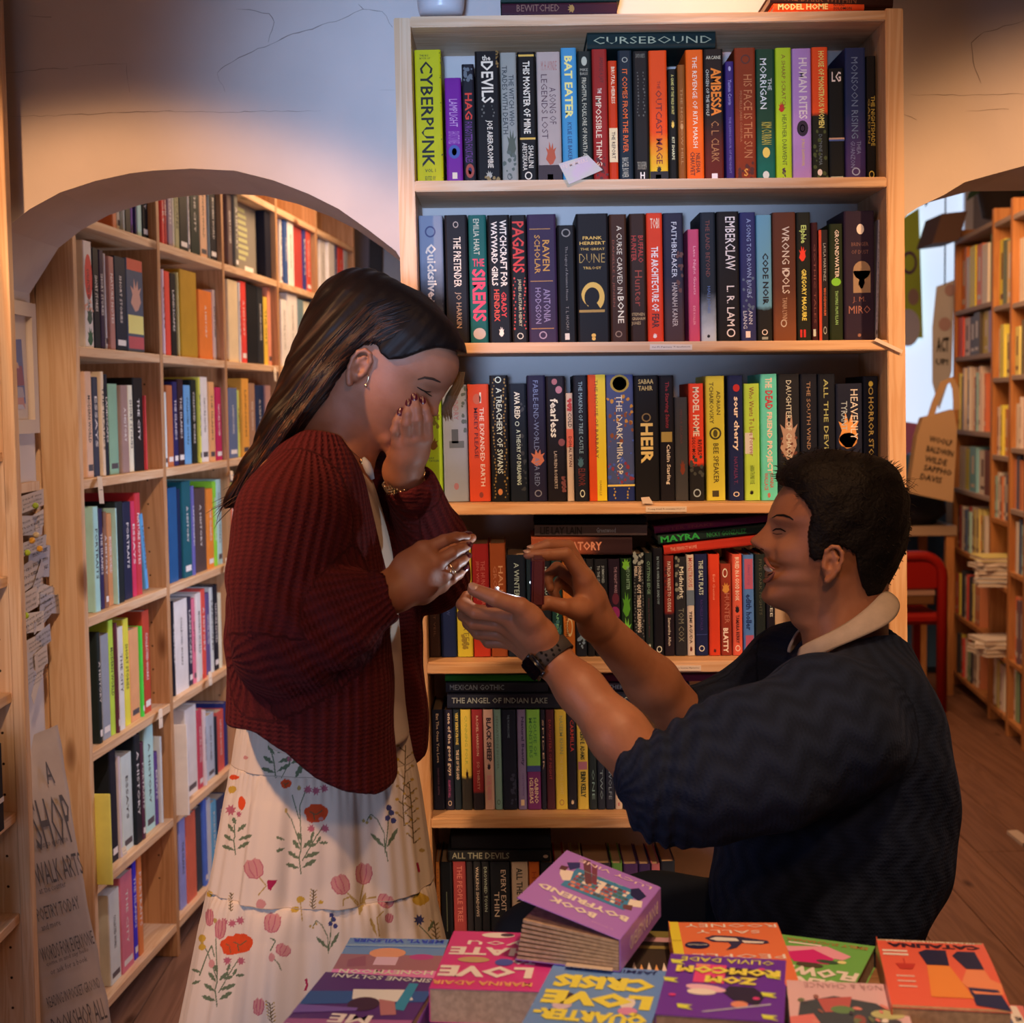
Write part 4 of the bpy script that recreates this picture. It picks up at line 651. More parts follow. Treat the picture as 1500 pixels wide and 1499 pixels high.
# ================================================================== shelving seen through the left arch
def cname(c):
    r,g,b = c; mx,mn = max(c),min(c); L = (mx+mn)/2
    if mx < 48: return 'black'
    if mx-mn < 26: return ('charcoal' if L < 75 else 'grey' if L < 150 else 'off-white')
    if L < 45: d = 'very dark '
    elif L < 80: d = 'dark '
    elif L > 165: d = 'pale '
    else: d = ''
    import colorsys
    h,l,s = colorsys.rgb_to_hls(r/255,g/255,b/255); h *= 360
    if h < 14 or h > 345: n = 'red' if s > .45 else 'dusky pink'
    elif h < 32: n = 'orange' if (s > .55 and L > 85) else ('tan' if L > 120 else 'brown')
    elif h < 48: n = 'mustard' if (s > .45 and L < 150) else ('cream' if L > 140 else 'olive brown')
    elif h < 75: n = 'yellow' if s > .4 else 'khaki'
    elif h < 165: n = 'green'
    elif h < 200: n = 'teal'
    elif h < 250: n = 'blue'
    elif h < 290: n = 'violet'
    else: n = 'magenta'
    return d+n
uL = Vector((.09,1,0)).normalized(); oL = Vector((-.98+.09*(3.38-3.47),3.38,0)); nL = Vector((uL.y,-uL.x,0))   # nL points out of the shelf
def onL(px,py,back=0):
    q = Ppl(px,py,oL-nL*back,nL); return (q-oL).dot(uL),q.z
COLS = [onL(x,y)[0] for x,y in ((113,400),(236,500),(330,500),(409,500),(467,500),(520,432))]
SHL = [onL(x,y)[1] for x,y in ((226,352),(232,519),(239,687),(250,859),(245,1034),(242,1210),(256,1357))]
DL = .27; ML = frame(oL,uL,-nL,Vector((0,0,1)))
lsh = empty('bookcase','long pine wall of bookshelves receding beyond the left arch','bookcase',None,ML)
TU = .024
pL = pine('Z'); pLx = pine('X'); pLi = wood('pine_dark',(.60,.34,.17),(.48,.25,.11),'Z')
for i,s in enumerate(COLS):
    if i == 0:   # near end, three boards facing the room
        for k in range(3): MB().box(s-TU,s,k*.093,k*.093+.0905,0,2.3,bev=.002).build('end_board',pL,lsh)
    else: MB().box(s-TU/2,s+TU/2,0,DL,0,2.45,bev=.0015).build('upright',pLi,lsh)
for c in range(5):
    for z in SHL+[2.2]:
        MB().box(COLS[c]+(0 if c == 0 else TU/2),COLS[c+1]-TU/2,.001,DL,z-.022,z,bev=.0012).build('shelf_board',pLx,lsh)
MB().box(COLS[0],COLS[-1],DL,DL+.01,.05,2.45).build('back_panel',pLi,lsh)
hm = mat('peg_hole',(.05,.025,.012),.9)
for c in range(5):   # rows of peg holes drilled down the far side of every bay
    mb = MB()
    for k in range(26):
        z = .22+k*.064
        for y in (.045,.21):
            a = COLS[c+1]-TU/2-.0006
            mb.add([(a,y+.0028*math.cos(t*PI/3),z+.0028*math.sin(t*PI/3)) for t in range(6)],[tuple(range(6))])
    tag(mb.build('peg_holes',hm,lsh),kind='stuff')
LR = {
 (0,0): [(165,171,0,(175,95,60)),(172,176,0,(205,180,140)),(177,183,0,(165,160,150)),(184,192,0,(18,18,20)),(193,195,0,(130,90,140)),(196,201,0,(40,28,60)),(202,208,0,(150,182,178)),(209,222,0,(16,20,24)),(223,229,0,(225,200,185))],
 (1,0): [(238,241,0,(205,65,55)),(241.5,245,0,(140,22,26)),(246,253,0,(126,100,104)),(253.5,256,0,(220,190,140)),(257,263,0,(140,125,85)),(264,276,0,(18,20,18)),(277,279,0,(215,210,200)),(280,293,0,(18,28,22)),(294,304,0,(182,132,98)),(305,307,0,(120,120,115)),(308,320,0,(18,16,20)),(321,327,0,(190,168,105))],
 (2,0): [(335,341,0,(85,62,55)),(342,350,0,(96,84,70)),(352,388,'cover',(112,96,80)),(390,402,305,(18,16,24))],
 (3,0): [(412,414,310,(220,205,190)),(415,422,306,(50,64,98)),(423,431,308,(215,190,165)),(432,443,315,(150,50,42)),(444,449,325,(50,48,90)),(450,456,328,(170,60,45))],
 (4,0): [(470,478,330,(225,205,190)),(479,491,341,(195,170,155)),(492,495,343,(60,60,85)),(496,504,344,(185,55,40)),(505,510,350,(150,140,135))],
 (0,1): [(126,138,355,(200,170,160)),(139,148,365,(18,18,24)),(149,155,368,(44,28,44)),(156,158,373,(205,175,150)),(159.5,170,377,(150,95,80)),(171,187,378,(22,28,38)),(188,212,382,(66,66,74))],
 (1,1): [(241,243,396,(190,150,170)),(244,251,399,(190,58,42)),(252,260,402,(20,16,16)),(261,263,400,(190,160,100)),(264,290,398,(150,104,26)),(293,312,427,(192,92,34)),(314,326,427,(190,150,130))],
 (2,1): [(336,350,412,(205,150,110)),(351,354,415,(190,180,170)),(355,362,414,(185,50,40)),(363,378,418,(20,18,18)),(379,387,422,(34,32,32)),(388,393,436,(192,140,46)),(394,402,418,(228,108,80))],
 (3,1): [(414,422,440,(198,170,168)),(423,437,432,(205,178,152)),(438,446,440,(90,98,96)),(447,455,443,(215,172,132)),(456,461,440,(60,56,52))],
 (4,1): [(472,480,450,(212,180,150)),(481,487,452,(60,84,52)),(488,498,452,(112,46,70)),(499,504,458,(190,140,100))],
 (0,2): [(129,138,545,(176,132,104)),(139,147,553,(42,42,52)),(148,156,545,(190,148,118)),(157,161,549,(24,24,30)),(162,175,563,(108,128,100)),(176,190,565,(126,92,80)),(191,197,565,(200,180,130)),(198,212,554,(22,18,18)),(213,215,580,(170,50,50))],
 (1,2): [(243,246,575,(170,160,180)),(247,255,565,(150,80,44)),(256,262,560,(32,26,60)),(263,271,556,(40,20,24)),(272,281,565,(84,118,152)),(282,290,557,(20,22,20)),(291,296,553,(204,180,56)),(297,306,553,(222,190,148)),(307,316,560,(192,120,72)),(318,328,568,(150,28,58))],
 (2,2): [(337,349,569,(74,78,96)),(350,352,572,(170,160,70)),(353,366,555,(192,116,44)),(367,375,562,(130,90,66)),(376,388,565,(26,34,56)),(389,398,565,(140,96,86))],
 (3,2): [(415,424,560,(34,32,38)),(425,436,565,(150,120,96)),(437,452,562,(60,80,90))],
 (0,3): [(141,148,742,(130,152,150)),(149,154,745,(38,30,56)),(155,160,750,(110,70,50)),(161,167,752,(160,100,60)),(168,172,745,(130,150,175)),(173,183,735,(22,26,26)),(184,195,735,(26,26,42)),(196,201,734,(156,36,58)),(202,209,722,(150,38,42)),(211,228,'lean',(70,112,150))],
 (1,3): [(250,262,714,(26,58,88)),(263,267,716,(20,26,48)),(268,282,705,(22,62,66)),(283,287,712,(80,70,110)),(288,303,715,(62,44,40)),(305,314,716,(194,94,32)),(315,319,705,(112,152,38)),(320,327,702,(140,166,152))],
 (0,4): [(147,151,925,(24,28,26)),(152,163,928,(112,106,106)),(164,170,907,(140,152,46)),(171,176,912,(70,30,40)),(177,184,917,(165,160,172)),(185,192,905,(204,150,46)),(193,206,920,(208,110,70)),(207,212,917,(56,152,50)),(213,222,893,(140,46,30))],
 (1,4): [(256,258,880,(20,20,26)),(259,277,878,(185,176,172)),(278,283,874,(40,34,44)),(284,288,876,(190,80,90)),(289,297,868,(190,170,155)),(298,303,862,(172,58,46)),(304,309,868,(76,58,88)),(310,314,860,(160,160,178)),(315,321,856,(20,20,26)),(322,326,868,(200,160,120))],
 (0,5): [(153,164,'out',(192,165,66)),(165,174,1096,(22,22,28)),(175,180,1107,(150,130,165)),(181,196,1103,(150,158,178)),(197,209,1075,(22,24,26)),(210,214,1085,(60,30,40)),(215,228,1062,(130,146,178)),(229,233,1100,(66,40,80)),(234,240,1079,(150,140,150))],
 (1,5): [(259,274,'out',(172,168,190)),(275,290,1034,(165,165,182)),(291,298,1038,(142,46,54)),(299,304,1040,(190,140,140)),(305,315,1045,(135,130,130)),(316,319,1050,(26,26,30)),(320,329,1040,(152,58,48)),(330,337,1027,(32,34,72))],
 (0,6): [(163,178,1302,(150,165,172)),(179,197,1277,(152,76,82)),(198,203,1250,(44,34,124)),(204,211,1248,(162,84,42))],
 (1,6): [(266,274,1195,(102,96,164)),(275,289,1190,(152,68,48)),(290,297,1180,(40,40,42)),(298,305,1170,(58,74,124)),(306,311,1168,(140,130,130)),(312,319,1172,(70,110,150)),(320,332,1165,(36,40,60))],
}
ILLL = (.56,.42,.34)
RN = ['top','second','third','fourth','fifth','sixth','bottom']; CN = ['first','second','third','fourth','fifth']
pmk = mat('print',alb((200,190,175),ILLL),.6); pmd = mat('print',alb((40,34,34),ILLL),.6)
cell_ill = lambda r: tuple(v*(1-.055*r) for v in ILLL)
for (c,r),L in LR.items():
    rs = random.Random(c*31+r)
    z0 = SHL[r]; cur = COLS[c]+TU*.5+.0015 if c else COLS[0]+.0015
    for i,(a,b_,yt,colr) in enumerate(L):
        mode = yt if isinstance(yt,str) else None
        back = .012+rs.uniform(0,.012)
        if mode == 'out': back = -.035
        ys = 593
        # where the foot of the spine crosses the shelf
        def s_at(px):
            lo = None; py = 593
            for _ in range(6):
                s,z = onL(px,py,back); 
                py = pix(oL-nL*back+uL*s+Vector((0,0,z0)))[1]
            return onL(px,py,back)[0]
        s0,s1 = s_at(a),s_at(b_+.6)
        s0 = max(s0,cur); s1 = min(max(s1,s0+.008),COLS[c+1]-TU/2-.003)
        if s1-s0 < .005: continue
        cur = s1; w = s1-s0-.0008; sm = (s0+s1)/2
        if mode == 'out': h = .215 if r == 5 and c == 0 else .25
        elif mode: h = .24
        elif yt: h = onL((a+b_)/2,yt,back)[1]-z0
        else: h = .25+rs.uniform(-.02,.015)
        h = max(.13,min(h,(2.2 if r == 0 else SHL[r-1])-z0-.026))
        ln = 0
        d = min(.2,h*.72)
        lab = '%s book, %s from left, %s row, %s bay of the left shelving' % (cname(colr),ORD[i],RN[r],CN[c])
        ill = cell_ill(r)
        if mode == 'cover':   # a paperback turned cover out
            M = ML @ Matrix.Translation((s0,back+.01,z0+.0))
            rt = empty('book','grey-brown paperback turned cover out, top row, third bay of the left shelving','book','books in the left shelving',ML @ Matrix.Translation((sm,back+.03,z0)))
            W2 = w; MB().box(-W2/2,W2/2,.0,.003,0,h,bev=.0005).build('cover',mat('book_cover',alb(colr,ill),.5,.3),rt)
            MB().box(-W2/2+.002,W2/2-.002,.003,.022,.002,h-.002).build('pages',paper,rt)
            mb = MB()
            for k in range(9):
                zz = h*(.2+k*.085); ww = W2*rs.uniform(.5,.62)
                mb.add([(-W2*.44,-.0006,zz),(-W2*.44+ww,-.0006,zz),(-W2*.44+ww,-.0006,zz+.012),(-W2*.44,-.0006,zz+.012)],[(0,1,2,3)])
            mb.build('blurb_lines',mat('print',alb((150,136,90),ill),.6),rt)
            MB().add([(W2*.02,-.0006,.012),(W2*.36,-.0006,.012),(W2*.36,-.0006,.03),(W2*.02,-.0006,.03)],[(0,1,2,3)]).build('barcode',pmk,rt)
            continue
        M = ML @ Matrix.Translation((sm,back,z0+.0008)) @ Matrix.Rotation(ln,4,'Y')
        if mode == 'lean': M = ML @ Matrix.Translation((sm-.02,back,z0+.012)) @ Matrix.Rotation(-.16,4,'Y'); h = .2; w = .02
        rt = empty('book',lab,'book','books in the left shelving',M)
        book_parts(rt,w,h,d,cover_mat(alb(colr,ill)),paper if rs.random() < .6 else paperw)
        # the printed spine: a line of lettering, sometimes a band or publisher's mark
        light = sum(colr) > 330; pm_ = pmd if light else pmk
        if w > .014 and rs.random() < .8:
            t = rs.choice(['LANDSCAPES','MODERN WORLD','A HISTORY','ESSAYS','COLLECTED WORKS','THE CITY','NATURE NOTES','SHORT STORIES','THE ISLANDS','PORTRAITS'])
            if colr == (66,66,74): t = 'BEHINDS'
            text(t,rt,frame(Vector((0,-.0004,h*.55)),Vector((0,0,-1)),Vector((1,0,0)),Vector((0,-1,0))),h*rs.uniform(.35,.62),min(w*.5,.016),pm_,'small_lettering',.01)
        if rs.random() < .35: spine_shape(rt,w,h,[('r',.88,.94,.15,.85,(200,190,175) if not light else (60,50,50))],ill)
        if colr == (66,66,74): spine_shape(rt,w,h,[('r',.6,.8,.05,.95,(205,185,90)),('r',0,.12,.05,.95,(160,60,40)),('flame',.2,.56,.2,.9,(160,110,90)),('r',.83,.96,.05,.95,(150,60,60))],ill)
        if colr == (200,170,160): spine_shape(rt,w,h,[('o',.12,.55,.1,.98,(170,40,36)),('flame',.6,.78,.2,.95,(40,60,48)),('flame',.8,.98,.2,.95,(30,66,40)),('spots',.55,.65,0,1,(190,120,90))],ill)
# curling paper shelf labels
tapem = mat('paper_label',(.70,.62,.52),.8)
for px,py,ex,ey in ((142,698,12,40),(330,818,9,22),(232,1040,3,28),(401,538,3,20),(305,985,5,20),(178,1243,6,12),(337,690,3,14)):
    mb = MB(); n = 6; V = []
    for k in range(n):
        t = k/(n-1); s,z = onL(px+t*ex*.3,py+ey*t,-.004-.02*math.sin(t*1.6))
        q = oL+nL*(.004+.02*math.sin(t*1.6))+uL*s; 
        V += [(q.x,q.y,z),(q.x+uL.x*.03,q.y+uL.y*.03,z-.002)]
    mb.add(V,[(2*k,2*k+1,2*k+3,2*k+2) for k in range(n-1)])
    o = mb.build('shelf_label',tapem,None); md = o.modifiers.new('thick','SOLIDIFY'); md.thickness = .0006
    o.parent = lsh; o.matrix_parent_inverse = ML.inverted()
    text('----- ---',o,frame(Vector(V[4])*.5+Vector(V[7])*.5+nL*.0009,uL*-1,Vector((0,0,1)),nL),.018,.003,ink,'handwriting')
# white flap on the bottom shelf
q = [onL(x,y,.02) for x,y in ((212,1378),(232,1382),(240,1369),(226,1366))]
# ================================================================== near shelving at the left edge of the picture
xn = P(20,680,2.95).x
nsh = empty('bookcase','near pine bookcase cut off by the left edge of the picture','bookcase',None,Matrix.Translation((xn,2.93,0)))
e = .0415
def leanx(z): return (CAMH-z)*.0
MB().box(-.30,.0,0,.022,0,2.35,bev=.0015).build('side_panel',pine('Z'),nsh)
MB().box(-.012,.012,-.004,.024,0,2.35,bev=.0015).build('front_stile',pine('Z'),nsh)
for zy in (1.175,.945,.705,.50,.2,1.42,1.66,1.9):
    MB().box(-.30,-.014,-.95,0,zy-.02,zy,bev=.0015).build('shelf_board',pine('Y'),nsh)
mb = MB()
for k in range(30):
    z = .12+k*.062; mb.add([(-.035+.003*math.cos(t*PI/3),-.0006,z+.003*math.sin(t*PI/3)) for t in range(6)],[tuple(range(6))])
tag(mb.build('peg_holes',hm,nsh),kind='stuff')
for (px,zb,h,colr,nm) in ((2,.705,.165,(20,22,26),'black'),(1,.50,.13,(120,150,165),'pale blue')):
    q = P(px,1100 if zb > .6 else 1450,2.80); w = .03
    M = frame(Vector((q.x-.004,2.80,zb)),Vector((0,1,0)),Vector((-1,0,0)),Vector((0,0,1)))
    rt = empty('book','%s book at the left edge of the picture' % nm,'book',None,M); book_parts(rt,w,h,.12,cover_mat(alb(colr,ILLL)))
    spine_shape(rt,w,h,[('r',.62,.68,0,1,(190,185,180))],ILLL)
# ================================================================== framed picture, pinboard and signs on the arch pier
xj = lx0+.0005
def onJ(px,py,off=0): return Ppl(px,py,Vector((xj+off,0,0)),Vector((1,0,0)))
pic = empty('framed_picture','white framed painting of a dancer hanging inside the left arch','picture',None,Matrix.Translation((xj,0,0)))
ya,yb_ = 3.10,3.36; zt,zb = onJ(50,446,.012).z,onJ(59,634,.012).z; whitef = mat('white_wood',(.72,.62,.52),.5,.3)
f = .03; b = MB()
for a in ((ya,yb_,zb,zb+f),(ya,yb_,zt-f,zt),(ya,ya+f,zb+f,zt-f),(yb_-f,yb_,zb+f,zt-f)): b.box(0,.018,*a)
b.build('frame',whitef,pic)
MB().box(.0,.004,ya+f,yb_-f,zb+f,zt-f).build('mount',mat('mount_card',(.7,.6,.5),.8),pic)
b = MB(); y0,y1,z0,z1 = ya+f+.03,yb_-f-.02,zb+f+.02,zt-f-.05
cs_ = [((.10,.14,.30),0,1),]
mb = MB(); mts = [mat('paint',c,.6) for c in ((.10,.15,.38),(.28,.06,.12),(.45,.42,.5),(.6,.28,.24),(.62,.40,.30),(.12,.20,.16),(.62,.6,.66))]
def quad(y,z,w,h,k,d): mb.cur = k; mb.add([(.0045+d,y-w,z-h),(.0045+d,y+w,z-h*.8),(.0045+d,y+w*.8,z+h),(.0045+d,y-w*.9,z+h*.9)],[(0,1,2,3)])
ym,zm = (y0+y1)/2,(z0+z1)/2; hw,hh = (y1-y0)/2,(z1-z0)/2
quad(ym,zm,hw,hh,0,0); quad(ym,zm-hh*.05,hw*.95,hh*.3,1,.0002); quad(ym,zm-hh*.75,hw*.95,hh*.25,3,.0003); quad(ym-hw*.2,zm-hh*.1,hw*.3,hh*.28,5,.0004); quad(ym,zm+hh*.25,hw*.5,hh*.09,4,.0005); quad(ym+hw*.2,zm-hh*.5,hw*.7,hh*.16,2,.0004); quad(ym,zm-hh*.9,hw*.9,hh*.07,6,.0006)
mb.build('painting',None,pic,mats=mts)
MB().box(.006,.0075,ya+f,yb_-f,zb+f,zt-f).build('glass',(lambda m: m)(mat('picture_glass',(.8,.85,1),.05,.5)),pic)
g = bpy.data.materials['picture_glass'].node_tree.nodes['Principled BSDF']; g.inputs['Alpha'].default_value = .06; g.inputs['Specular IOR Level'].default_value = .2
brd = empty('pinboard','pine edged pinboard crowded with handwritten notes','pinboard',None,Matrix.Translation((xj,0,0)))
ya,yb_ = 3.04,3.355; zt,zb = onJ(55,705,.012).z,onJ(63,975,.012).z; b = MB()
for a in ((ya,yb_,zb,zb+.02),(ya,yb_,zt-.02,zt),(ya,ya+.02,zb+.02,zt-.02),(yb_-.02,yb_,zb+.02,zt-.02)): b.box(0,.014,*a)
b.build('frame',pine('Z'),brd); MB().box(0,.006,ya+.02,yb_-.02,zb+.02,zt-.02).build('cork',mat('cork',(.36,.2,.1),.95,noise=.3,nscale=90),brd)
notem = [mat('note_paper',c,.85) for c in ((.62,.52,.44),(.55,.50,.48),(.70,.60,.50),(.5,.48,.5))]
rs = random.Random(4)
NOTES = [(40,735,30,26,3),(38,770,28,30,-4),(52,762,10,26,8),(52,822,24,50,-6),(38,842,22,40,6),(48,855,20,22,38),(60,872,24,34,-12),(68,885,24,30,-8),(38,880,16,32,4),(58,905,24,18,12),(42,912,24,30,-5),(58,935,18,28,5),(44,945,18,24,0),(44,968,18,26,-7),(52,990,22,22,40),(36,995,14,22,20),(55,965,14,30,6),(42,800,30,20,2)]
for k,(px,py,w,h,a) in enumerate(NOTES):
    off = .015+.0012*k; c = onJ(px+4,py,off); ca,sa = math.cos(math.radians(a)),math.sin(math.radians(a))
    W2,H2 = w*.0062,h*.00075*1.9
    pts = [Vector((0,x*ca-z*sa,x*sa+z*ca)) for x,z in ((-W2/2,-H2/2),(W2/2,-H2/2),(W2/2,H2/2),(-W2/2,H2/2))]
    pts = [Vector((off+.004*rs.random(),p.y+c.y,p.z+c.z)) for p in pts]
    o = MB().prism(pts,(.0004,0,0)).build('note',notem[k % 4],brd)
    for q in range(3):
        text(rs.choice(['welcome','read me','thank you','opening','notes','mon - sat','poetry','please ask']),o,frame(Vector((off+.0055,c.y,c.z+H2*(.28-.27*q))),Vector((0,1,.05)),Vector((0,0,1)),Vector((1,0,0))),W2*.7,H2*.14,ink,'handwriting')
for px,py,c in ((50,741,(.35,.5,.05)),(45,792,(.75,.4,.05)),(56,804,(.75,.4,.05)),(38,810,(.4,.55,.05)),(28,815,(.75,.3,.05)),(36,902,(.4,.6,.05)),(51,784,(.6,.5,.3))):
    q = onJ(px+2,py,.042); bm = bmesh.new(); bmesh.ops.create_icosphere(bm,subdivisions=2,radius=.007,matrix=Matrix.Translation((.042,q.y,q.z))); me = bpy.data.meshes.new('pin'); bm.to_mesh(me); bm.free()
    me.materials.append(mat('pin_plastic',c,.3)); link(bpy.data.objects.new('pin',me),brd)
# cardboard sign leaning against the shelving, white poster behind it
def sheet(name,corners,thick,m,label,cat,subdiv=14,warp=.006,seed=1):
    rs = random.Random(seed); A,B,C_,D = [Vector(c) for c in corners]; n = (B-A).cross(D-A).normalized(); V = []; N = subdiv
    for j in range(N+1):
        for i in range(N+1):
            u,v = i/N,j/N; p = (A*(1-u)+B*u)*(1-v)+(D*(1-u)+C_*u)*v
            e_ = .0022*(rs.random()-.5) if (i in (0,N) or j in (0,N)) else 0
            V.append(p+n*warp*math.sin(3*u+1.3)*math.sin(PI*v)+(B-A).normalized()*e_*3+(D-A).normalized()*e_)
    Fs = [(j*(N+1)+i,j*(N+1)+i+1,(j+1)*(N+1)+i+1,(j+1)*(N+1)+i) for j in range(N) for i in range(N)]
    o = mesh_obj(name,V,Fs,m,smooth=True); md = o.modifiers.new('thick','SOLIDIFY'); md.thickness = thick; tag(o,label,cat)
    return o,(A,B,C_,D,n)
cb = mat('cardboard',(.46,.38,.33),.9,noise=.12,nscale=12,bump=.1,bscale=60)
Yc = 3.22
cs = [P(62,1530,2.98),P(170,1530,3.16),P(84,1062,3.36),P(22,1088,3.25)]
sgn,(A,B,C_,D,n) = sheet('cardboard_sign',cs,.004,cb,'tall cardboard sign with handwriting leaning inside the left arch','sign')
if n.y > 0: n = -n
def on_sheet(u,v): return (A*(1-u)+B*u)*(1-v)+(D*(1-u)+C_*u)*v
def sheet_text(o,s,u,v,L,H,m,tilt=.30):
    x = (B-A).normalized(); z = (D-A).normalized(); z = (z-x*z.dot(x)).normalized(); x2 = (x+z*tilt).normalized(); z2 = x2.cross(n)*-1
    if z2.z < 0: z2 = -z2
    text(s,o,frame(on_sheet(u-.07,v)+n*.012,x2,z2,n),L*.84,H,m,'handwriting',0)
pen = mat('marker',(.07,.06,.06),.7)
WL = (B-A).length
for s,u,v,L,H in (('A',.62,.86,.03,.05),('SHOP',.55,.70,.15,.11),('open to everyone',.5,.63,.12,.015),('WALK ARTS',.55,.545,.18,.05),('at the counter',.4,.49,.1,.014),('POETRY TODAY',.45,.42,.16,.028),('and more',.3,.37,.07,.014),('WORDS FOR EVERYONE',.52,.30,.2,.03),('come in and say hello',.5,.265,.16,.012),('or ask for a book',.5,.24,.14,.012),('READING IN POCKET GROUND',.52,.155,.2,.022),('BOOKSHOP ALL',.55,.075,.2,.045)):
    sheet_text(sgn,s,u,v,L,H,pen)
cs2 = [P(30,1530,3.02),P(100,1530,3.19),P(62,1195,3.28),P(20,1195,3.24)]
cs2 = [P(56,1530,3.08),P(92,1530,3.22),P(66,1180,3.35),P(58,1190,3.34)]
sg2,(A,B,C_,D,n) = sheet('poster',cs2,.002,mat('white_card',(.66,.64,.66),.8),'white handwritten poster half hidden behind the cardboard sign','poster',warp=.0)
if n.y > 0: n = -n
for s,u,v,L,H in (('A',.7,.52,.03,.05),('THIS',.75,.30,.05,.03),('not a',.8,.22,.05,.02),('café',.78,.16,.05,.02),('FRIENDS',.75,.05,.09,.04)): sheet_text(sg2,s,u,v,L,H,pen)
# dark things standing past the end of the left shelving
for (pts,Y,m,t,nm,lab) in (([(520,500),(545,500),(560,350),(541,345)],6.9,(.015,.015,.02),.03,'portfolio_case','black portfolio case leaning at the end of the left shelving'),
                            ([(533,520),(566,520),(588,357),(563,346)],6.8,(.22,.30,.42),.02,'canvas','blue-grey canvas leaning at the end of the left shelving')):
    q = [P(x,y,Y+(.0 if y > 400 else .12)) for x,y in pts]; 
    q[0].z = q[1].z = 0
    tag(MB().prism(q,(0,t,0)).build(nm,mat(nm,m,.5,noise=.2,nscale=6)),lab,nm.split('_')[-1] if 'canvas' in nm else 'case')
cbn = tag(MB().box(-.9,-.2,7.02,7.3,0,1.62,bev=.004).build('cupboard',mat('grey_paint',(.16,.16,.19),.7)),'grey cupboard beyond the left shelving','cupboard')
# ================================================================== shelving seen through the right arch
uR = Vector((-.094,-1,0)).normalized(); oR = Vector((2.16+.094*(7.85-6.35),7.85,0)); nR = Vector((-1,.094,0)).normalized()   # nR out of the shelf (towards the aisle)
def onR(px,py,back=0):
    q = Ppl(px,py,oR-nR*back,nR); return (q-oR).dot(uR),q.z
MR = frame(oR,uR,-nR,Vector((0,0,1)))
CR = [onR(x,700)[0] for x in (1396,1451,1478)]+[onR(1500,700)[0]+.02,onR(1500,700)[0]+.75]
SA = [onR(1425,y)[1] for y in (338,449,520,632,722,815,917)]+[.08]
SB = [onR(1465,y)[1] for y in (322,447,553,668,762,858,960)]+[.08]
SCc = [onR(1489,y)[1] for y in (312,443,549,657,748,842,975)]+[.08]
rsh = empty('bookcase','pine bookshelves receding along the right side beyond the right arch','bookcase',None,MR)
pR = wood('pine_red',(.60,.30,.12),(.50,.22,.08),'Z')
greyedge = mat('shelf_edge',(.42,.36,.36),.6)
for s in CR: MB().box(s-.02,s+.02,0,.28,0,2.36,bev=.002).build('upright',pR,rsh)
for c,S in enumerate((SA,SB,SCc,SCc)):
    for z in S: MB().box(CR[c]+.02,CR[c+1]-.02,0.002,.28,z-.022,z,bev=.0015).build('shelf_board',greyedge if z > 1 else pR,rsh)
MB().box(CR[0],CR[-1],.28,.29,0,2.36).build('back_panel',pR,rsh)
ILR = (.22,.15,.12)
class Mass:
    def __init__(s,ill): s.mb = MB(); s.mats = []; s.ix = {}; s.ill = ill
    def mi(s,c):
        if c not in s.ix: s.ix[c] = len(s.mats); s.mats.append(paper if c == 'p' else mat('book_cover',alb(c,s.ill),.45,.35))
        return s.ix[c]
def mass_book(K,M,w,h,d,colr,rs):
    V,Fs = hard_mesh(w,h,d); K.mb.cur = K.mi(colr); K.mb.add([M @ Vector(v) for v in V],Fs)
    K.mb.cur = K.mi('p'); K.mb.box(-w/2+.002,w/2-.002,.003,d-.003,.003,h-.003,M)
    if rs.random() < .6:
        K.mb.cur = K.mi((180,160,140) if sum(colr) < 300 else (60,40,40))
        for a,b_,u in ((.2,.6,.16),(.82,.9,.25)):
            K.mb.add([M @ Vector(v) for v in ((-w*u,-.0004,h*(1-b_)),(w*u,-.0004,h*(1-b_)),(w*u,-.0004,h*(1-a)),(-w*u,-.0004,h*(1-a)))],[(0,1,2,3)])
RM = Mass((.22,.15,.12))
PALR = [(150,60,40),(170,140,120),(60,40,44),(190,150,40),(40,44,60),(130,100,90),(175,150,125),(30,26,30),(110,60,40),(90,100,110),(200,160,60),(120,40,36),(70,80,60),(160,120,100)]
FIX = {(0,0): [(120,60,24),(120,110,100),(170,130,20),(150,60,40),(130,110,100),(60,66,50)],
       (0,1): [(130,40,30),(130,100,100),(40,28,30),(44,34,30),(110,90,50),(90,70,90)],
       (0,3): [(140,110,90),(190,120,40),(70,90,100),(170,150,140),(60,30,30)],
       (1,0): [(170,110,40),(60,60,44),(150,90,50)],(2,0): [(190,150,100),(30,24,24)],
       (1,1): [(190,140,100),(200,170,40),(140,130,70),(190,90,70)],(2,1): [(190,150,60),(60,50,40),(150,70,60)]}
RNM = ['top','second','third','fourth','fifth','sixth','bottom']; RC = ['farthest','middle','third','nearest']
for c,S in enumerate((SA,SB,SCc,SCc)):
    for r in range(7):
        z0 = S[r+1]; rs = random.Random(c*17+r*5+2); s = CR[c]+.0225; cap = S[r]-.024-z0; i = 0
        fx = FIX.get((c,r)); w0 = (CR[c+1]-CR[c]-.045)/(len(fx) if fx else 99)
        if (c == 3 and r > 3) or (c == 1 and r in (4,5)): continue
        while s < CR[c+1]-.04 and i < 14:
            w = w0*.97 if fx else rs.uniform(.028,.06); w = min(w,CR[c+1]-.022-s)
            colr = fx[i] if fx and i < len(fx) else rs.choice(PALR)
            if fx and i >= len(fx): break
            h = min(cap-.01,(.31 if cap > .33 else .23)*rs.uniform(.82,1.03))
            M = MR @ Matrix.Translation((s+w/2,rs.uniform(.01,.03),z0+.0008))
            mass_book(RM,M,w-.0012,h,min(.2,h*.7),colr,rs)
            s += w; i += 1
tag(RM.mb.build('books',None,None,mats=RM.mats),'rows of many small books filling the right shelving','books',kind='stuff')
LM = Mass((.30,.22,.18))
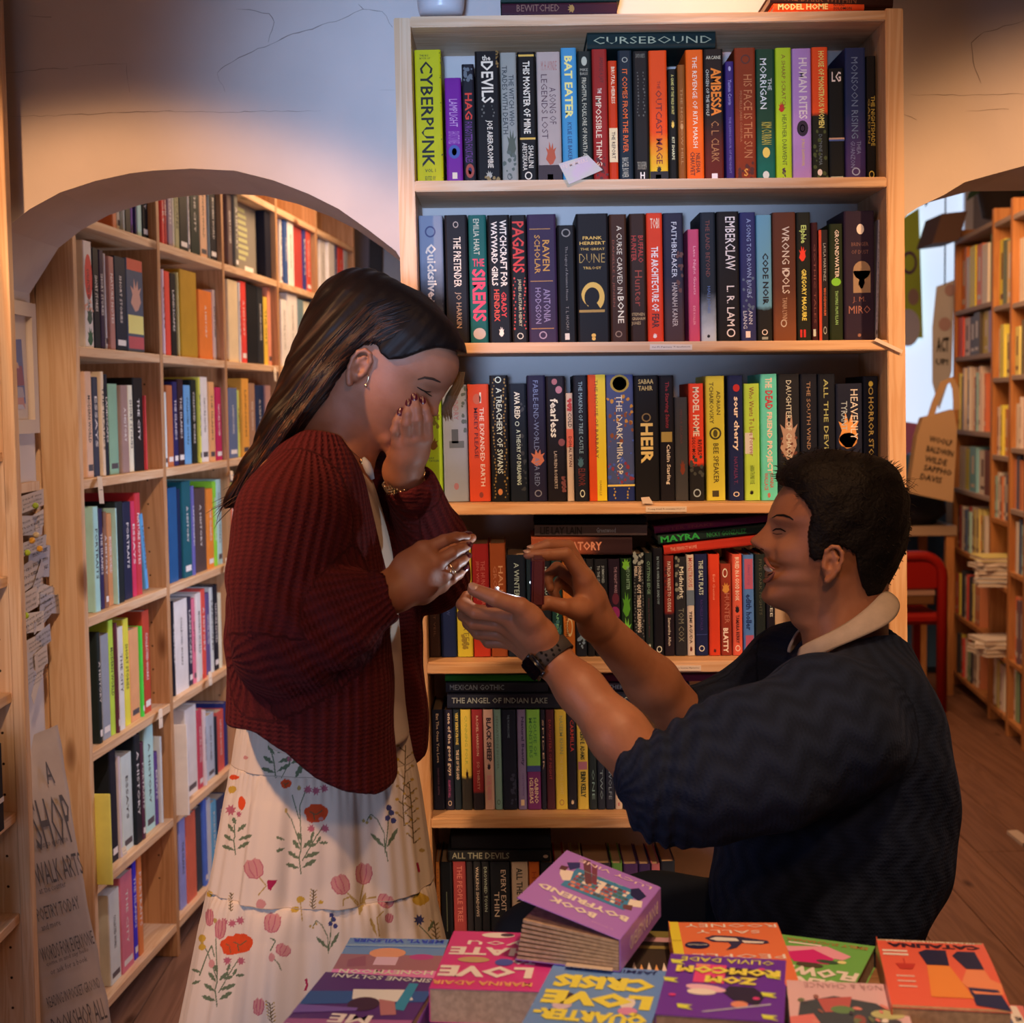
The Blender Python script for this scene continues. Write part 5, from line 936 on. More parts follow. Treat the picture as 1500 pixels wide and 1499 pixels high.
for c in range(2,5):      # the bays of the left shelving that the woman hides
    for r in range(2,7):
        if (c,r) in LR: continue
        rs = random.Random(c*13+r); s = COLS[c]+TU; 
        while s < COLS[c+1]-.05:
            w = rs.uniform(.014,.04); w = min(w,COLS[c+1]-TU-s); h = rs.uniform(.19,.255)
            mass_book(LM,ML @ Matrix.Translation((s+w/2,rs.uniform(.01,.025),SHL[r]+.0005)),w-.001,h,h*.7,rs.choice(PALR),rs); s += w
tag(LM.mb.build('books',None,None,mats=LM.mats),'books in the left shelving behind the woman','books',kind='stuff')
# paper stacks lying on the lower shelves
for k,(px,py,n_,sh) in enumerate(((1462,880,7,5),(1462,960,4,6)  )):
    s,z = onR(px,py)
    for j in range(n_):
        M = MR @ Matrix.Translation((s,.06-.09,SB[sh]+.001+j*.019 if k < 2 else z+j*.02)) @ Matrix.Rotation(random.uniform(-.25,.25),4,'Z')
        colr = random.choice([(150,140,140),(180,150,120),(90,90,110),(190,140,60),(160,150,150)])
        rt = empty('book','%s magazine, %s up in pile %s on the right shelving' % (cname(colr),ORD[j],['above','below','beyond'][k]),'magazine','magazines piled on the right shelving',M)
        MB().box(-.10,.10,-.07,.14,0,.002).build('cover',mat('book_cover',alb(colr,ILR),.4),rt); MB().box(-.098,.098,-.068,.138,.002,.016).build('pages',paperw,rt); MB().box(-.10,.10,-.07,.14,.016,.018).build('cover',mat('book_cover',alb(colr,ILR),.4),rt)
# cardboard box jutting from the shelf top
q = [P(x,y,7.55) for x,y in ((1366,357),(1405,352),(1417,309),(1380,313))]
tag(MB().prism(q,(.0,.30,0)).build('box',mat('brown_box',(.10,.06,.055),.7)),'dark brown box jutting from the top of the right shelving','box')
# plant on top of the right shelving
plm = [mat('leaf',c,.45,.4) for c in ((.012,.03,.022),(.02,.05,.035),(.03,.07,.06))]
pb = P(1440,335,7.3); plant = empty('potted_plant','dark bushy trailing plant on top of the right shelving','plant',None,Matrix.Translation((pb.x+.1,pb.y,max(SA[0],SB[0],2.36)+.002)))
MB().lathe([(0,0),(.10,0),(.14,.2),(.15,.2),(.15,.22),(.12,.21),(0,.19)]).build('pot',mat('pot_dark',(.03,.025,.03),.5),plant,smooth=True)
rs = random.Random(9); stems = MB(); LF = None
for k in range(120):
    a = rs.uniform(0,2*PI); rr = rs.uniform(.05,.40); z = .15+rs.uniform(-.02,.42)*(1-rr*.8); x,y = rr*math.cos(a)*1.2,rr*math.sin(a)*.8
    if k % 6 == 0: stems.tube([(0,0,.18),(x*.5,y*.5,z*.9+.05),(x,y,z)],[.006,.004,.002],5)
    L,W2 = rs.uniform(.07,.13),rs.uniform(.025,.045)
    R = Matrix.Translation((x,y,z)) @ Matrix.Rotation(a,4,'Z') @ Matrix.Rotation(rs.uniform(-.3,1.2),4,'Y') @ Matrix.Rotation(rs.uniform(-.8,.8),4,'X')
    if LF is None:
        V = [(0,0,0),(.3,.45,.02),(.7,.35,0),(1,0,-.12),(.7,-.35,0),(.3,-.45,.02),(.5,0,.06)]
        LF = mesh_obj('leaf',V,[(0,1,6),(1,2,6),(2,3,6),(3,4,6),(4,5,6),(5,0,6)],plm[1],plant,True); o = LF
    else: o = LF.copy(); link(o,plant)
    o.matrix_local = R @ Matrix.Diagonal((L,W2*2,L,1))
stems.build('stems',plm[0],plant)
# tall dark object and small bust ornament on shelf
s,z = onR(1440,552)
# tote bag with names
tb = mat('canvas_cotton',(.60,.44,.28),.9,bump=.2,bscale=300)
Yt = 7.35; q = [P(x,y,Yt) for x,y in ((1331,722),(1396,736),(1402,630),(1397,600),(1373,607),(1352,612),(1343,640))]
bag = tag(MB().prism(q,(0,.07,0)).build('tote_bag',tb),'natural cotton tote bag printed with names hanging by the right shelving','bag')
hb = MB(); hp = [P(x,y,Yt+.02) for x,y in ((1363,612),(1370,590),(1382,562),(1394,556),(1400,570),(1402,600))]
V = []
for i,p in enumerate(hp):
    t = (hp[min(i+1,5)]-hp[max(i-1,0)]).normalized(); nn = Vector((-t.z,0,t.x)); V += [p+nn*.016,p-nn*.016,p-nn*.016+Vector((0,.006,0)),p+nn*.016+Vector((0,.006,0))]
hb.add(V,[(4*i+k,4*i+(k+1) % 4,4*i+4+(k+1) % 4,4*i+4+k) for i in range(5) for k in range(4)]); hb.build('handle',tb,bag)
ux = (P(1396,640,Yt)-P(1350,630,Yt)).normalized()
for s,x,y,L,H in (('WOOLF',1378,646,34,9),('BALDWIN',1377,661,40,9),('WILDE',1371,675,33,9),('SAPPHO',1374,689,42,9),('DAVIS',1364,701,32,9)):
    k = Yt/2200; text(s,bag,frame(P(x,y,Yt-.003),ux,Vector((-ux.z,0,ux.x)),Vector((0,-1,0))),L*k,H*k,mat('bag_ink',(.03,.03,.035),.8),'lettering',.02)
# yellow poster, hanging tea towel and display things around the window
def panel(name,pts,Y,t,m,label,cat):
    return tag(MB().prism([P(x,y,Y) for x,y in pts],(0,t,0)).build(name,m),label,cat)
py_ = panel('poster',[(1322,495),(1352,495),(1346,305),(1322,320)],8.87,.003,mat('lime_poster',(.48,.72,.10),.6,noise=.1,nscale=3),'lime-green poster hanging in the shop window','poster')
for cx_,cy_,r_,c_ in ((1332,385,11,(.12,.03,.2)),(1338,435,8,(.4,.3,.3)),(1330,480,18,(.55,.6,.85))):
    k = 8.87/2200; c = P(cx_,cy_,8.865); V = []
    for t in range(20):
        for rr in ((1,.75) if r_ == 11 else (1,0)): V.append((c.x+k*r_*rr*math.cos(t*PI/10),c.y,c.z+k*r_*1.5*rr*math.sin(t*PI/10)))
    MB().add(V,[(2*t,(2*t+2) % 40,(2*t+3) % 40,2*t+1) for t in range(20)]).build('printed_mark',mat('poster_print',c_,.6),py_)
tt = panel('printed_cloth',[(1366,560),(1376,600),(1394,545),(1396,490),(1398,410),(1372,420),(1366,480)],8.0,.006,mat('cloth_white',(.62,.66,.75),.8,noise=.1,nscale=5),'white printed cloth with bold black letters hanging by the window','cloth')
for s,x,y,L,H in (('ACT',1381,505,18,22),('UP!',1380,530,18,10)):
    k = 8/2200; text(s,tt,frame(P(x,y,7.995),Vector((1,0,0)),Vector((0,0,1)),Vector((0,-1,0))),L*k,H*k,mat('bag_ink',(.03,.03,.035),.8),'lettering',.03)
MB().tube([P(1384,418,8.003),Vector((P(1384,418,8.003).x,8.003,CEIL))],.004,6).build('cord',mat('bag_ink',(.03,.03,.035),.8),tt)
for x,y,r_ in ((1384,475,9),(1392,425,8)):
    k = 8/2200; c = P(x,y,7.994); MB().add([(c.x+k*r_*math.cos(t*PI/8),c.y,c.z+k*r_*1.1*math.sin(t*PI/8)) for t in range(16)],[tuple(range(16))]).build('printed_mark',mat('mark_pink',(.45,.32,.36),.7),tt)
# blue sofa-like window seat, pink cushion
st = MB(); a = P(1325,590,8.4); st.box(1.95,2.36,8.1,8.7,0,1.19,bev=.04); tag(st.build('window_seat',mat('blue_fabric',(.05,.13,.30),.8,bump=.3,bscale=40)),'blue upholstered seat under the window','seat')
cu = panel('cushion',[(1326,668),(1348,650),(1352,622),(1326,618)],8.22,.12,mat('pink_fabric',(.42,.16,.42),.8),'mauve cushion beside the tote bag','cushion')
# jumbled dark bags on a table, the table and red chair
tb_ = empty('table','narrow side table beyond the right arch with a red chair before it','table',None,Matrix.Translation((2.25,7.75,0)))
zt = P(1360,771,7.5).z
MB().box(-.55,-.02,-.25,.3,zt-.05,zt,bev=.003).build('tabletop',mat('table_top',(.45,.34,.26),.6),tb_)
for x,y in ((-.52,-.22),(-.52,.27),(-.05,-.22),(-.05,.27)): MB().box(x-.02,x+.02,y-.02,y+.02,0,zt-.05).build('leg',pR,tb_)
tag(MB().lathe([(0,0),(.20,.0),(.26,.06),(.24,.14),(.12,.20),(0,.21)],n=18).build('bag',mat('navy_bag',(.012,.014,.03),.7,bump=.5,bscale=12),smooth=True),'dark navy bag slumped on the side table','bag').location = (1.97,7.72,zt)
ch = empty('chair','red rounded-back chair standing beyond the right arch','chair',None,Matrix.Translation((P(1330,900,7.1).x,7.1,0)))
redm = mat('red_lacquer',(.30,.008,.006),.35,.4); zt = P(1340,815,7.1).z; zb = P(1340,990,7.1).z; w = (P(1380,880,7.1)-P(1330,880,7.1)).length
V = [(-w,0,.0),(-w,0,zt-.10)]+[(-w+.10*(1-math.cos(t*PI/12)),0,zt-.10+.10*math.sin(t*PI/12)) for t in range(1,7)]+[(w-.10*(1-math.cos(t*PI/12)),0,zt-.10+.10*math.sin(t*PI/12)) for t in range(6,0,-1)]+[(w,0,zt-.1),(w,0,0)]
# frame as a bent tube and two upholstery panels
MB().tube([Vector(v)+Vector((0,0,0)) for v in V],.026,8).build('back_frame',redm,ch,smooth=True)
zp = P(1340,868,7.1).z
MB().box(-w+.02,w-.02,-.012,.012,zp+.012,zt-.02,bev=.01).build('backrest',redm,ch)
MB().box(-w+.02,w-.04,-.016,.008,.52,zp,bev=.006).build('back_pad',mat('tan_hessian',(.16,.075,.03),.9),ch)
MB().box(-w+.02,w-.04,-.02,.006,zp-.012,zp+.01).build('rail',mat('rail_pale',(.4,.26,.22),.6),ch)
MB().box(-w,w,0,.4,.42,.48,bev=.02).build('seat',redm,ch)
for x in (-w+.02,w-.02): MB().box(x-.018,x+.018,.36,.4,0,.43).build('leg',redm,ch)
# loose paper and cable on the floor
q = [Pz(x,y,.002) for x,y in ((1475,1222),(1490,1221),(1512,1236),(1498,1241))]
tag(MB().prism(q,(0,0,.012)).build('paper',mat('floor_paper',(.6,.5,.45),.8)),'folded white paper lying on the floor at the right','paper')
cbm = mat('cable',(.35,.26,.12),.6); pp = [Pz(1385+10*math.cos(t*.5)+t*.3,990+9*math.sin(t*.5),.012) for t in range(20)]
tag(MB().tube(pp,.008,6).build('cable',cbm,smooth=True),'coiled pale cable on the floor by the right shelving','cable')
# ================================================================== one-piece bodies and garments: a distance field turned into a mesh
def V3(p): return np.array([p[0],p[1],p[2]],np.float32)
class Prim:
    """tapered limb segment"""
    def __init__(s,a,b,ra,rb): s.a,s.b,s.ra,s.rb = V3(a),V3(b),ra,rb; r = max(ra,rb); s.lo = np.minimum(s.a,s.b)-r; s.hi = np.maximum(s.a,s.b)+r
    def __call__(s,p):
        ab = s.b-s.a; L = float(ab@ab)+1e-9; q = p-s.a; t = np.clip(q@ab/L,0,1)
        return np.sqrt(((q-t[:,None]*ab)**2).sum(1))-(s.ra+(s.rb-s.ra)*t)
class Ell:
    """ellipsoid, axes given as columns of R"""
    def __init__(s,c,r,R=None): s.c,s.r = V3(c),np.array(r,np.float32); s.R = np.array(R if R is not None else np.eye(3),np.float32); m = max(r); s.lo,s.hi = s.c-m,s.c+m
    def __call__(s,p):
        q = (p-s.c)@s.R; k0 = np.sqrt(((q/s.r)**2).sum(1)); k1 = np.sqrt(((q/s.r**2)**2).sum(1)); return k0*(k0-1)/np.maximum(k1,1e-6)
class Fn:
    def __init__(s,f,lo,hi): s.f,s.lo,s.hi = f,np.array(lo,np.float32),np.array(hi,np.float32)
    def __call__(s,p): return s.f(p)
def smin(a,b,k):
    h = np.clip(.5+.5*(b-a)/k,0,1); return b+(a-b)*h-k*h*(1-h)
class Field:
    def __init__(s,k=.02): s.base = []; s.k = k; s.ext = []; s.sub = []; s.post = None
    def add(s,*pr,k=None):
        for p in pr: s.base.append((p,k or s.k))
        return s
    def chain(s,pts,rr,k=None):
        for i in range(len(pts)-1): s.base.append((Prim(pts[i],pts[i+1],rr[i],rr[i+1]),k or s.k))
        return s
    def finger(s,pts,rr,kin=.003,kj=.006): s.ext.append(([Prim(pts[i],pts[i+1],rr[i],rr[i+1]) for i in range(len(pts)-1)],kin,kj)); return s
    def cut(s,p,k=.005): s.sub.append((p,k)); return s
    def __call__(s,p):
        lo,hi = p.min(0)-.05,p.max(0)+.05; near = lambda q: np.all(q.lo < hi) and np.all(q.hi > lo)
        d = np.full(len(p),.3,np.float32)
        for q,k in s.base:
            if near(q): d = smin(d,q(p).astype(np.float32),k)
        out = d
        for prs,ki,kj in s.ext:
            if not any(near(q) for q in prs): continue
            e = None
            for q in prs:
                v = q(p).astype(np.float32); e = v if e is None else smin(e,v,ki)
            out = np.minimum(out,smin(d,e,kj))
        for q,k in s.sub:
            if near(q): out = -smin(-out,q(p).astype(np.float32),k)
        if s.post: out = s.post(p,out)
        return out
    def bounds(s):
        L = [q for q,_ in s.base]+[q for e in s.ext for q in e[0]]
        return np.min([q.lo for q in L],0)-.02,np.max([q.hi for q in L],0)+.02
def polygonize(f,h,lo=None,hi=None,B=6,slack=.004):
    if lo is None: lo,hi = f.bounds()
    lo,hi = np.asarray(lo,np.float32),np.asarray(hi,np.float32)
    nb = np.ceil((hi-lo)/(h*B)).astype(int); n = nb*B+1
    G = np.full(tuple(n),.05,np.float32)
    idx = np.stack(np.meshgrid(*[np.arange(k) for k in nb],indexing='ij'),-1).reshape(-1,3)
    cen = lo+(idx+.5)*h*B
    dc = np.concatenate([f(c.astype(np.float32)) for c in np.array_split(cen,max(1,len(cen)//1500))])
    R = h*B*.8661+slack
    inside = dc < 0
    for (i,j,k) in idx[(inside) & (dc <= -R)]: G[i*B:i*B+B+1,j*B:j*B+B+1,k*B:k*B+B+1] = -.05
    act = idx[np.abs(dc) < R]
    loc = np.stack(np.meshgrid(*[np.arange(B+1)]*3,indexing='ij'),-1).reshape(-1,3)
    act = act[np.lexsort((act[:,0]//3,act[:,1]//3,act[:,2]//3))]
    for ch in np.array_split(act,max(1,len(act)//24)):
        if len(ch) == 0: continue
        pts = (lo+(ch[:,None,:]*B+loc[None])*h).reshape(-1,3).astype(np.float32)
        v = f(pts).reshape(len(ch),B+1,B+1,B+1)
        for c,vv in zip(ch,v): G[c[0]*B:c[0]*B+B+1,c[1]*B:c[1]*B+B+1,c[2]*B:c[2]*B+B+1] = vv
    # surface nets
    S = G < 0; cells = np.zeros(tuple(n-1),np.int8)
    for a in (0,1):
        for b in (0,1):
            for c in (0,1): cells += S[a:n[0]-1+a,b:n[1]-1+b,c:n[2]-1+c]
    ci = np.argwhere((cells > 0) & (cells < 8)); vid = np.full(tuple(n-1),-1,np.int32); vid[tuple(ci.T)] = np.arange(len(ci))
    acc = np.zeros((len(ci),3)); cnt = np.zeros(len(ci))
    for e0,e1 in [((0,0,0),(1,0,0)),((0,1,0),(1,1,0)),((0,0,1),(1,0,1)),((0,1,1),(1,1,1)),((0,0,0),(0,1,0)),((1,0,0),(1,1,0)),((0,0,1),(0,1,1)),((1,0,1),(1,1,1)),((0,0,0),(0,0,1)),((1,0,0),(1,0,1)),((0,1,0),(0,1,1)),((1,1,0),(1,1,1))]:
        e0,e1 = np.array(e0),np.array(e1); a = G[tuple((ci+e0).T)]; b = G[tuple((ci+e1).T)]; m = (a < 0) != (b < 0)
        t = np.where(m,a/np.where(m,a-b,1),0)[:,None]; acc += np.where(m[:,None],e0+(e1-e0)*t,0); cnt += m
    V = lo+(ci+acc/cnt[:,None])*h
    Q = []
    for ax in range(3):
        u,w = [(1,2),(2,0),(0,1)][ax]; sl0 = [slice(1,None)]*3; sl0[ax] = slice(0,-1); sl1 = list(sl0); sl1[ax] = slice(1,None)
        A = S[tuple(slice(1,n[k]-1) if k != ax else slice(0,n[k]-1) for k in range(3))]; Bq = S[tuple(slice(1,n[k]-1) if k != ax else slice(1,n[k]) for k in range(3))]
        e = np.argwhere(A != Bq)
        if len(e) == 0: continue
        fl_ = A[tuple(e.T)]; g = e.copy()
        for k in range(3):
            if k != ax: g[:,k] += 1
        du = np.zeros(3,int); du[u] = 1; dw = np.zeros(3,int); dw[w] = 1
        q = np.stack([vid[tuple((g-du-dw).T)],vid[tuple((g-dw).T)],vid[tuple(g.T)],vid[tuple((g-du).T)]],1)
        q[~fl_] = q[~fl_][:,::-1]; Q.append(q)
    Q = np.concatenate(Q); Q = Q[(Q >= 0).all(1)]
    return V.astype(np.float32),Q
def relax(V,Q,it=2,lam=.5):
    E = np.concatenate([Q[:,[0,1]],Q[:,[1,2]],Q[:,[2,3]],Q[:,[3,0]]]); n = len(V)
    E = np.concatenate([E,E[:,::-1]])
    deg = np.bincount(E[:,0],minlength=n).astype(float)[:,None]
    for _ in range(it):
        M = np.stack([np.bincount(E[:,0],weights=V[E[:,1],k],minlength=n) for k in range(3)],1)/np.maximum(deg,1); V = V+(M-V)*lam
    return V
def normals(V,Q):
    a = np.cross(V[Q[:,2]]-V[Q[:,0]],V[Q[:,3]]-V[Q[:,1]]); N = np.zeros_like(V)
    for k in range(4): 
        for c in range(3): N[:,c] += np.bincount(Q[:,k],weights=a[:,c],minlength=len(V))
    return N/np.maximum(np.linalg.norm(N,axis=1,keepdims=True),1e-9)
def smooth_tab(T,key=0,n=400,sig=.004):
    T = sorted(T); z = np.array([t[0] for t in T]); v = np.array([t[1] for t in T]); zz = np.linspace(z[0],z[-1],n); y = np.interp(zz,z,v)
    k = int(max(1,3*sig/(zz[1]-zz[0]))); g = np.exp(-.5*((np.arange(-k,k+1)*(zz[1]-zz[0]))/sig)**2); g /= g.sum()
    yp = np.pad(y,k,mode='edge'); return zz,np.convolve(yp,g,mode='valid')
class Head:
    """head as measured tables of front, back and half-width over height, with nose, lips, sockets and cheeks pushed in or out.
    o: ear-axis origin; x: the person's right-hand side, y: where the face looks, z: up the head"""
    def __init__(s,o,X,Y,Z,F,Bk,W,feats,n=2.25,sig=.004):
        s.o = V3(o); s.R = np.stack([V3(X),V3(Y),V3(Z)],1); s.F,s.B,s.W = [smooth_tab(t,sig=sig) for t in (F,Bk,W)]; s.feats = feats; s.n = n
        s.z0,s.z1 = max(t[0][0] for t in (s.F,s.B,s.W)),min(t[0][-1] for t in (s.F,s.B,s.W)); s.lo,s.hi = s.o-.16,s.o+.16
    def loc(s,p): return (p-s.o)@s.R
    def __call__(s,p):
        q = s.loc(p); x,y,z = q[:,0],q[:,1],q[:,2]; zc = np.clip(z,s.z0,s.z1)
        F,Bb,W = [np.maximum(np.interp(zc,*t),.004) for t in (s.F,s.B,s.W)]
        D = np.zeros_like(x)
        for fx,fz,sx,sz,amp,sh in s.feats:
            dx = (np.abs(x)-fx)/sx if sh != 'c' else x/sx; dz = (z-fz)/np.where(z > fz,sz[1],sz[0]); D += amp*np.exp(-.5*(dx*dx+dz*dz))
        front = 1/(1+np.exp(-(y-.02)/.012)); yy = y-D*front
        Ry = np.where(yy > 0,F,Bb); n = s.n; g = ((np.abs(x)/W)**n+(np.abs(yy)/Ry)**n+1e-9)**(1/n)
        d = (g-1)*np.minimum(W,Ry)*.8; out = np.maximum(np.abs(z-zc),0); return np.where(out > 0,np.sqrt(np.maximum(d,0)**2+out**2)+np.minimum(d,0)*0,d)
def skin_mat(name,c,c2,rough=.5):
    m = mat(name,c,rough,.4,noise=.3,nscale=22,col2=c2,bump=.06,bscale=260,sub=.12); return m
def bvh_of(V,Q): return BVHTree.FromPolygons([tuple(map(float,v)) for v in V],[tuple(map(int,q)) for q in Q])
def on_surface(bvh,px,py,off=0):
    d = ray(px,py).normalized(); h = bvh.ray_cast(CAM0,d)
    if h[0] is None: return None
    return h[0]+h[1]*off if h[1].dot(d) < 0 else h[0]-h[1]*off
def strand_ribbon(mb,pts,w):
    V = []
    for i,p in enumerate(pts):
        t = (pts[min(i+1,len(pts)-1)]-pts[max(i-1,0)]).normalized(); v = (p-CAM0).normalized(); n = t.cross(v).normalized(); k = w*math.sin(PI*(i+.4)/(len(pts)-.2))
        V += [p-n*k,p+n*k]
    mb.add(V,[(2*i,2*i+1,2*i+3,2*i+2) for i in range(len(pts)-1)])
def on_face_strip(mb,bvh,pix_,w,off=.0008,n=None):
    pts = []
    for (a,b),(c,d) in zip(pix_,pix_[1:]):
        k = max(2,int(math.hypot(c-a,d-b)/3)); pts += [(a+(c-a)*i/k,b+(d-b)*i/k) for i in range(k)]
    pts.append(pix_[-1]); q = [on_surface(bvh,x,y,off) for x,y in pts]; q = [p for p in q if p is not None]
    if len(q) > 2: mb.tube(q,[w*(.35+.65*math.sin(PI*(i+.5)/len(q))) for i in range(len(q))],6)
    return q
# ================================================================== the man, kneeling at the right and opening a ring box
class Loft:
    """solid with an elliptical level section: tables over height of centre x, half width x, centre y, half width y"""
    def __init__(s,xc,rx,yc,ry,n=2.3,sig=.012):
        s.T = [smooth_tab(t,sig=sig) for t in (xc,rx,yc,ry)]; s.z0,s.z1 = s.T[0][0][0],s.T[0][0][-1]; s.n = n
        m = s.T[1][1].max(),s.T[3][1].max(); s.lo = np.array([s.T[0][1].min()-m[0],s.T[2][1].min()-m[1],s.z0],np.float32); s.hi = np.array([s.T[0][1].max()+m[0],s.T[2][1].max()+m[1],s.z1],np.float32)
    def __call__(s,p):
        z = np.clip(p[:,2],s.z0,s.z1); a,b,c,d = [np.interp(z,*t) for t in s.T]; b = np.maximum(b,.004); d = np.maximum(d,.004)
        g = ((np.abs(p[:,0]-a)/b)**s.n+(np.abs(p[:,1]-c)/d)**s.n+1e-9)**(1/s.n); dd = (g-1)*np.minimum(b,d); o = np.abs(p[:,2]-z)
        return np.where(o > 0,np.maximum(dd,o),dd)
def profile_loft(rows,Yc,ry,n=2.3,sig=.012):
    """rows: (pixel y, left pixel x, right pixel x) at depth Yc; ry: (pixel y, half depth)"""
    xc,rx,yc,ryt = [],[],[],[]
    for y,a,b in rows:
        A,B_ = P(a,y,Yc),P(b,y,Yc); xc.append((A.z,(A.x+B_.x)/2)); rx.append((A.z,(B_.x-A.x)/2))
    for t in ry:
        y,v = t[0],t[1]; z = P(1000,y,Yc).z; ryt.append((z,v)); yc.append((z,t[2] if len(t) > 2 else Yc))
    z0,z1 = min(xc)[0],max(xc)[0]
    def fit(T): T = sorted(T); return [(z,float(np.interp(z,[t[0] for t in T],[t[1] for t in T]))) for z in sorted({z0,z1}|{t[0] for t in T if z0 <= t[0] <= z1}|{t[0] for t in xc})]
    return Loft(fit(xc),fit(rx),fit(yc),fit(ryt),n,sig)
JT = lambda *q: [P(*a) for a in q]
skin_m = skin_mat('skin_tan',(.43,.195,.105),(.35,.145,.072))
MO = P(1213,775,2.22)
mk = lambda L: [(z/1000,v/1000) for z,v in L]
MF = mk([(110,2),(104,26),(96,44),(85,54),(67,62),(51,74),(34,83),(24,86),(17,86),(7,80),(-6,78),(-18,80),(-30,86),(-38,91),(-44,93),(-51,88),(-58,88),(-64,93),(-72,94),(-80,90),(-88,94),(-96,99),(-103,99),(-110,93),(-118,78),(-125,58),(-135,30)])
MBk = mk([(110,2),(104,30),(96,58),(80,84),(55,100),(25,107),(0,107),(-30,101),(-60,86),(-85,72),(-110,60),(-135,40)])
MW = mk([(110,3),(104,24),(96,42),(80,58),(55,70),(25,75),(0,74),(-25,71),(-50,65),(-72,59),(-90,50),(-105,40),(-118,30),(-135,15)])
mm = .001
MFE = [(0,2*mm,8*mm,(13*mm,10*mm),9*mm,'c'),(0,-10*mm,9.5*mm,(9*mm,11*mm),16*mm,'c'),(0,-20*mm,10*mm,(7.5*mm,8*mm),22*mm,'c'),(13*mm,-27*mm,6*mm,(5*mm,6*mm),9*mm,'s'),
       (31*mm,0,12*mm,(8*mm,7*mm),-4.5*mm,'s'),(32*mm,-1*mm,8*mm,(4.5*mm,4*mm),3*mm,'s'),(31*mm,17*mm,14*mm,(5*mm,5*mm),4*mm,'s'),(40*mm,-24*mm,15*mm,(12*mm,12*mm),8*mm,'s'),(30*mm,-38*mm,5*mm,(9*mm,9*mm),-3*mm,'s'),(0,-47*mm,18*mm,(4*mm,3*mm),1.5*mm,'c')]
mhead = Head(MO,(0,-1,0),(-1,0,0),(0,0,1),MF,MBk,MW,MFE,n=2.2,sig=.0026)
def build_ear(F_,o,X,Y,Z,s=1.0):
    """outer ear: rim, antihelix, lobe and bowl; o at the ear canal, X out of the head, Y forward, Z up"""
    o = Vector(o); X,Y,Z = Vector(X),Vector(Y),Vector(Z); q = lambda y,z,x=.010: o+X*x*s+Y*y*s*mm+Z*z*s*mm
    F_.add(Ell(q(-3,0,.004),(.010*s,.013*s,.024*s),np.stack([V3(X),V3(Y),V3(Z)],1)),k=.006)
    rim = [q(8,10,.006),q(7,20,.009),q(0,28,.013),q(-9,28,.016),q(-16,20,.018),q(-17,8,.018),q(-13,-6,.016),q(-7,-17,.013),q(0,-25,.010)]
    F_.chain(rim,[.0032*s]*6+[.0036*s,.0042*s,.0058*s],k=.003)
    F_.chain([q(-4,20,.012),q(-9,12,.013),q(-9,0,.013),q(-5,-9,.011)],[.0028*s]*4,k=.003)
    F_.add(Prim(q(8,2,.006),q(7,-5,.008),.004*s,.0045*s),k=.004)
    F_.cut(Ell(q(0,1,.017),(.009*s,.0065*s,.0095*s),np.stack([V3(X),V3(Y),V3(Z)],1)),.003)
M = Field(k=.012)
M.add(mhead,k=.01)
M.add(Prim(P(1218,868,2.22),P(1243,985,2.22),.052,.062),k=.022)
M.add(Prim(P(1256,850,2.22),P(1250,985,2.22),.043,.05),k=.02)
M.add(Ell(P(1176,905,2.22),(.014,.02,.012)),k=.02)      # throat
M.add(Ell(P(1245,1040,2.22),(.075,.15,.075)),k=.05)
EO = P(1213,826,2.146)
build_ear(M,EO,(0,-1,0),Vector((-1,0,.12)).normalized(),Vector((.12,0,1)).normalized(),.93)
build_ear(M,P(1213,826,2.22)+Vector((0,.074,0)),(0,1,0),(-1,0,0),(0,0,1),1.02)
# far (right) arm and hand on the lid of the box
SHf,ELf,WRf = P(1185,1000,2.40),P(1030,1085,2.37),P(874,912,2.215)
M.chain([P(1235,1020,2.30),SHf,ELf],[.06,.055,.045],k=.03)
M.chain([ELf,P(955,1000,2.30),WRf],[.042,.040,.0265],k=.02)
M.chain([WRf,P(864,880,2.19),P(854,850,2.18)],[.025,.021,.0165],k=.012)
M.chain([WRf,P(866,876,2.215),P(852,855,2.215)],[.024,.02,.015],k=.012)
M.add(Prim(WRf,P(858,848,2.20),.023,.014),k=.012)
M.add(Prim(P(868,905,2.195),P(842,892,2.165),.019,.014),k=.012)
M.finger(JT((854,846,2.175),(829,812,2.16),(801,813,2.152),(773,813,2.15)),[.0125,.0098,.0085,.0068])
M.finger(JT((856,846,2.20),(832,801,2.19),(802,799,2.175),(778,806,2.165)),[.0125,.0100,.0086,.0070])
M.finger(JT((854,858,2.222),(816,832,2.225),(801,845,2.215),(806,862,2.205)),[.012,.0092,.0082,.0066])
M.finger(JT((852,872,2.235),(821,852,2.24),(810,866,2.23),(818,880,2.22)),[.011,.0082,.0074,.006])
M.finger(JT((850,893,2.165),(826,889,2.15),(802,883,2.145),(787,890,2.142)),[.0145,.0118,.0098,.0078],kj=.012)
# near (left) arm, palm up under the box
SHn,ELn,WRn = P(1215,1060,2.06),P(962,1145,2.02),P(806,962,2.10)
M.chain([P(1240,1030,2.16),SHn,ELn],[.065,.06,.048],k=.03)
M.chain([ELn,P(905,1075,2.04),P(850,1010,2.07),WRn],[.044,.0395,.0315,.0262],k=.02)
M.chain([WRn,P(783,930,2.095),P(744,903,2.095)],[.026,.0225,.015],k=.012)
M.chain([WRn,P(778,938,2.115),P(741,915,2.115)],[.025,.021,.0145],k=.012)
M.chain([WRn,P(776,947,2.135),P(742,928,2.135)],[.024,.019,.0135],k=.012)
M.chain([WRn,P(778,952,2.15),P(748,939,2.155)],[.022,.016,.0125],k=.012)
M.add(Prim(P(795,930,2.085),P(772,903,2.075),.020,.016),k=.014)
M.finger(JT((744,901,2.092),(697,897,2.092),(678,886,2.105),(684,873,2.122)),[.0135,.0105,.0095,.0078])
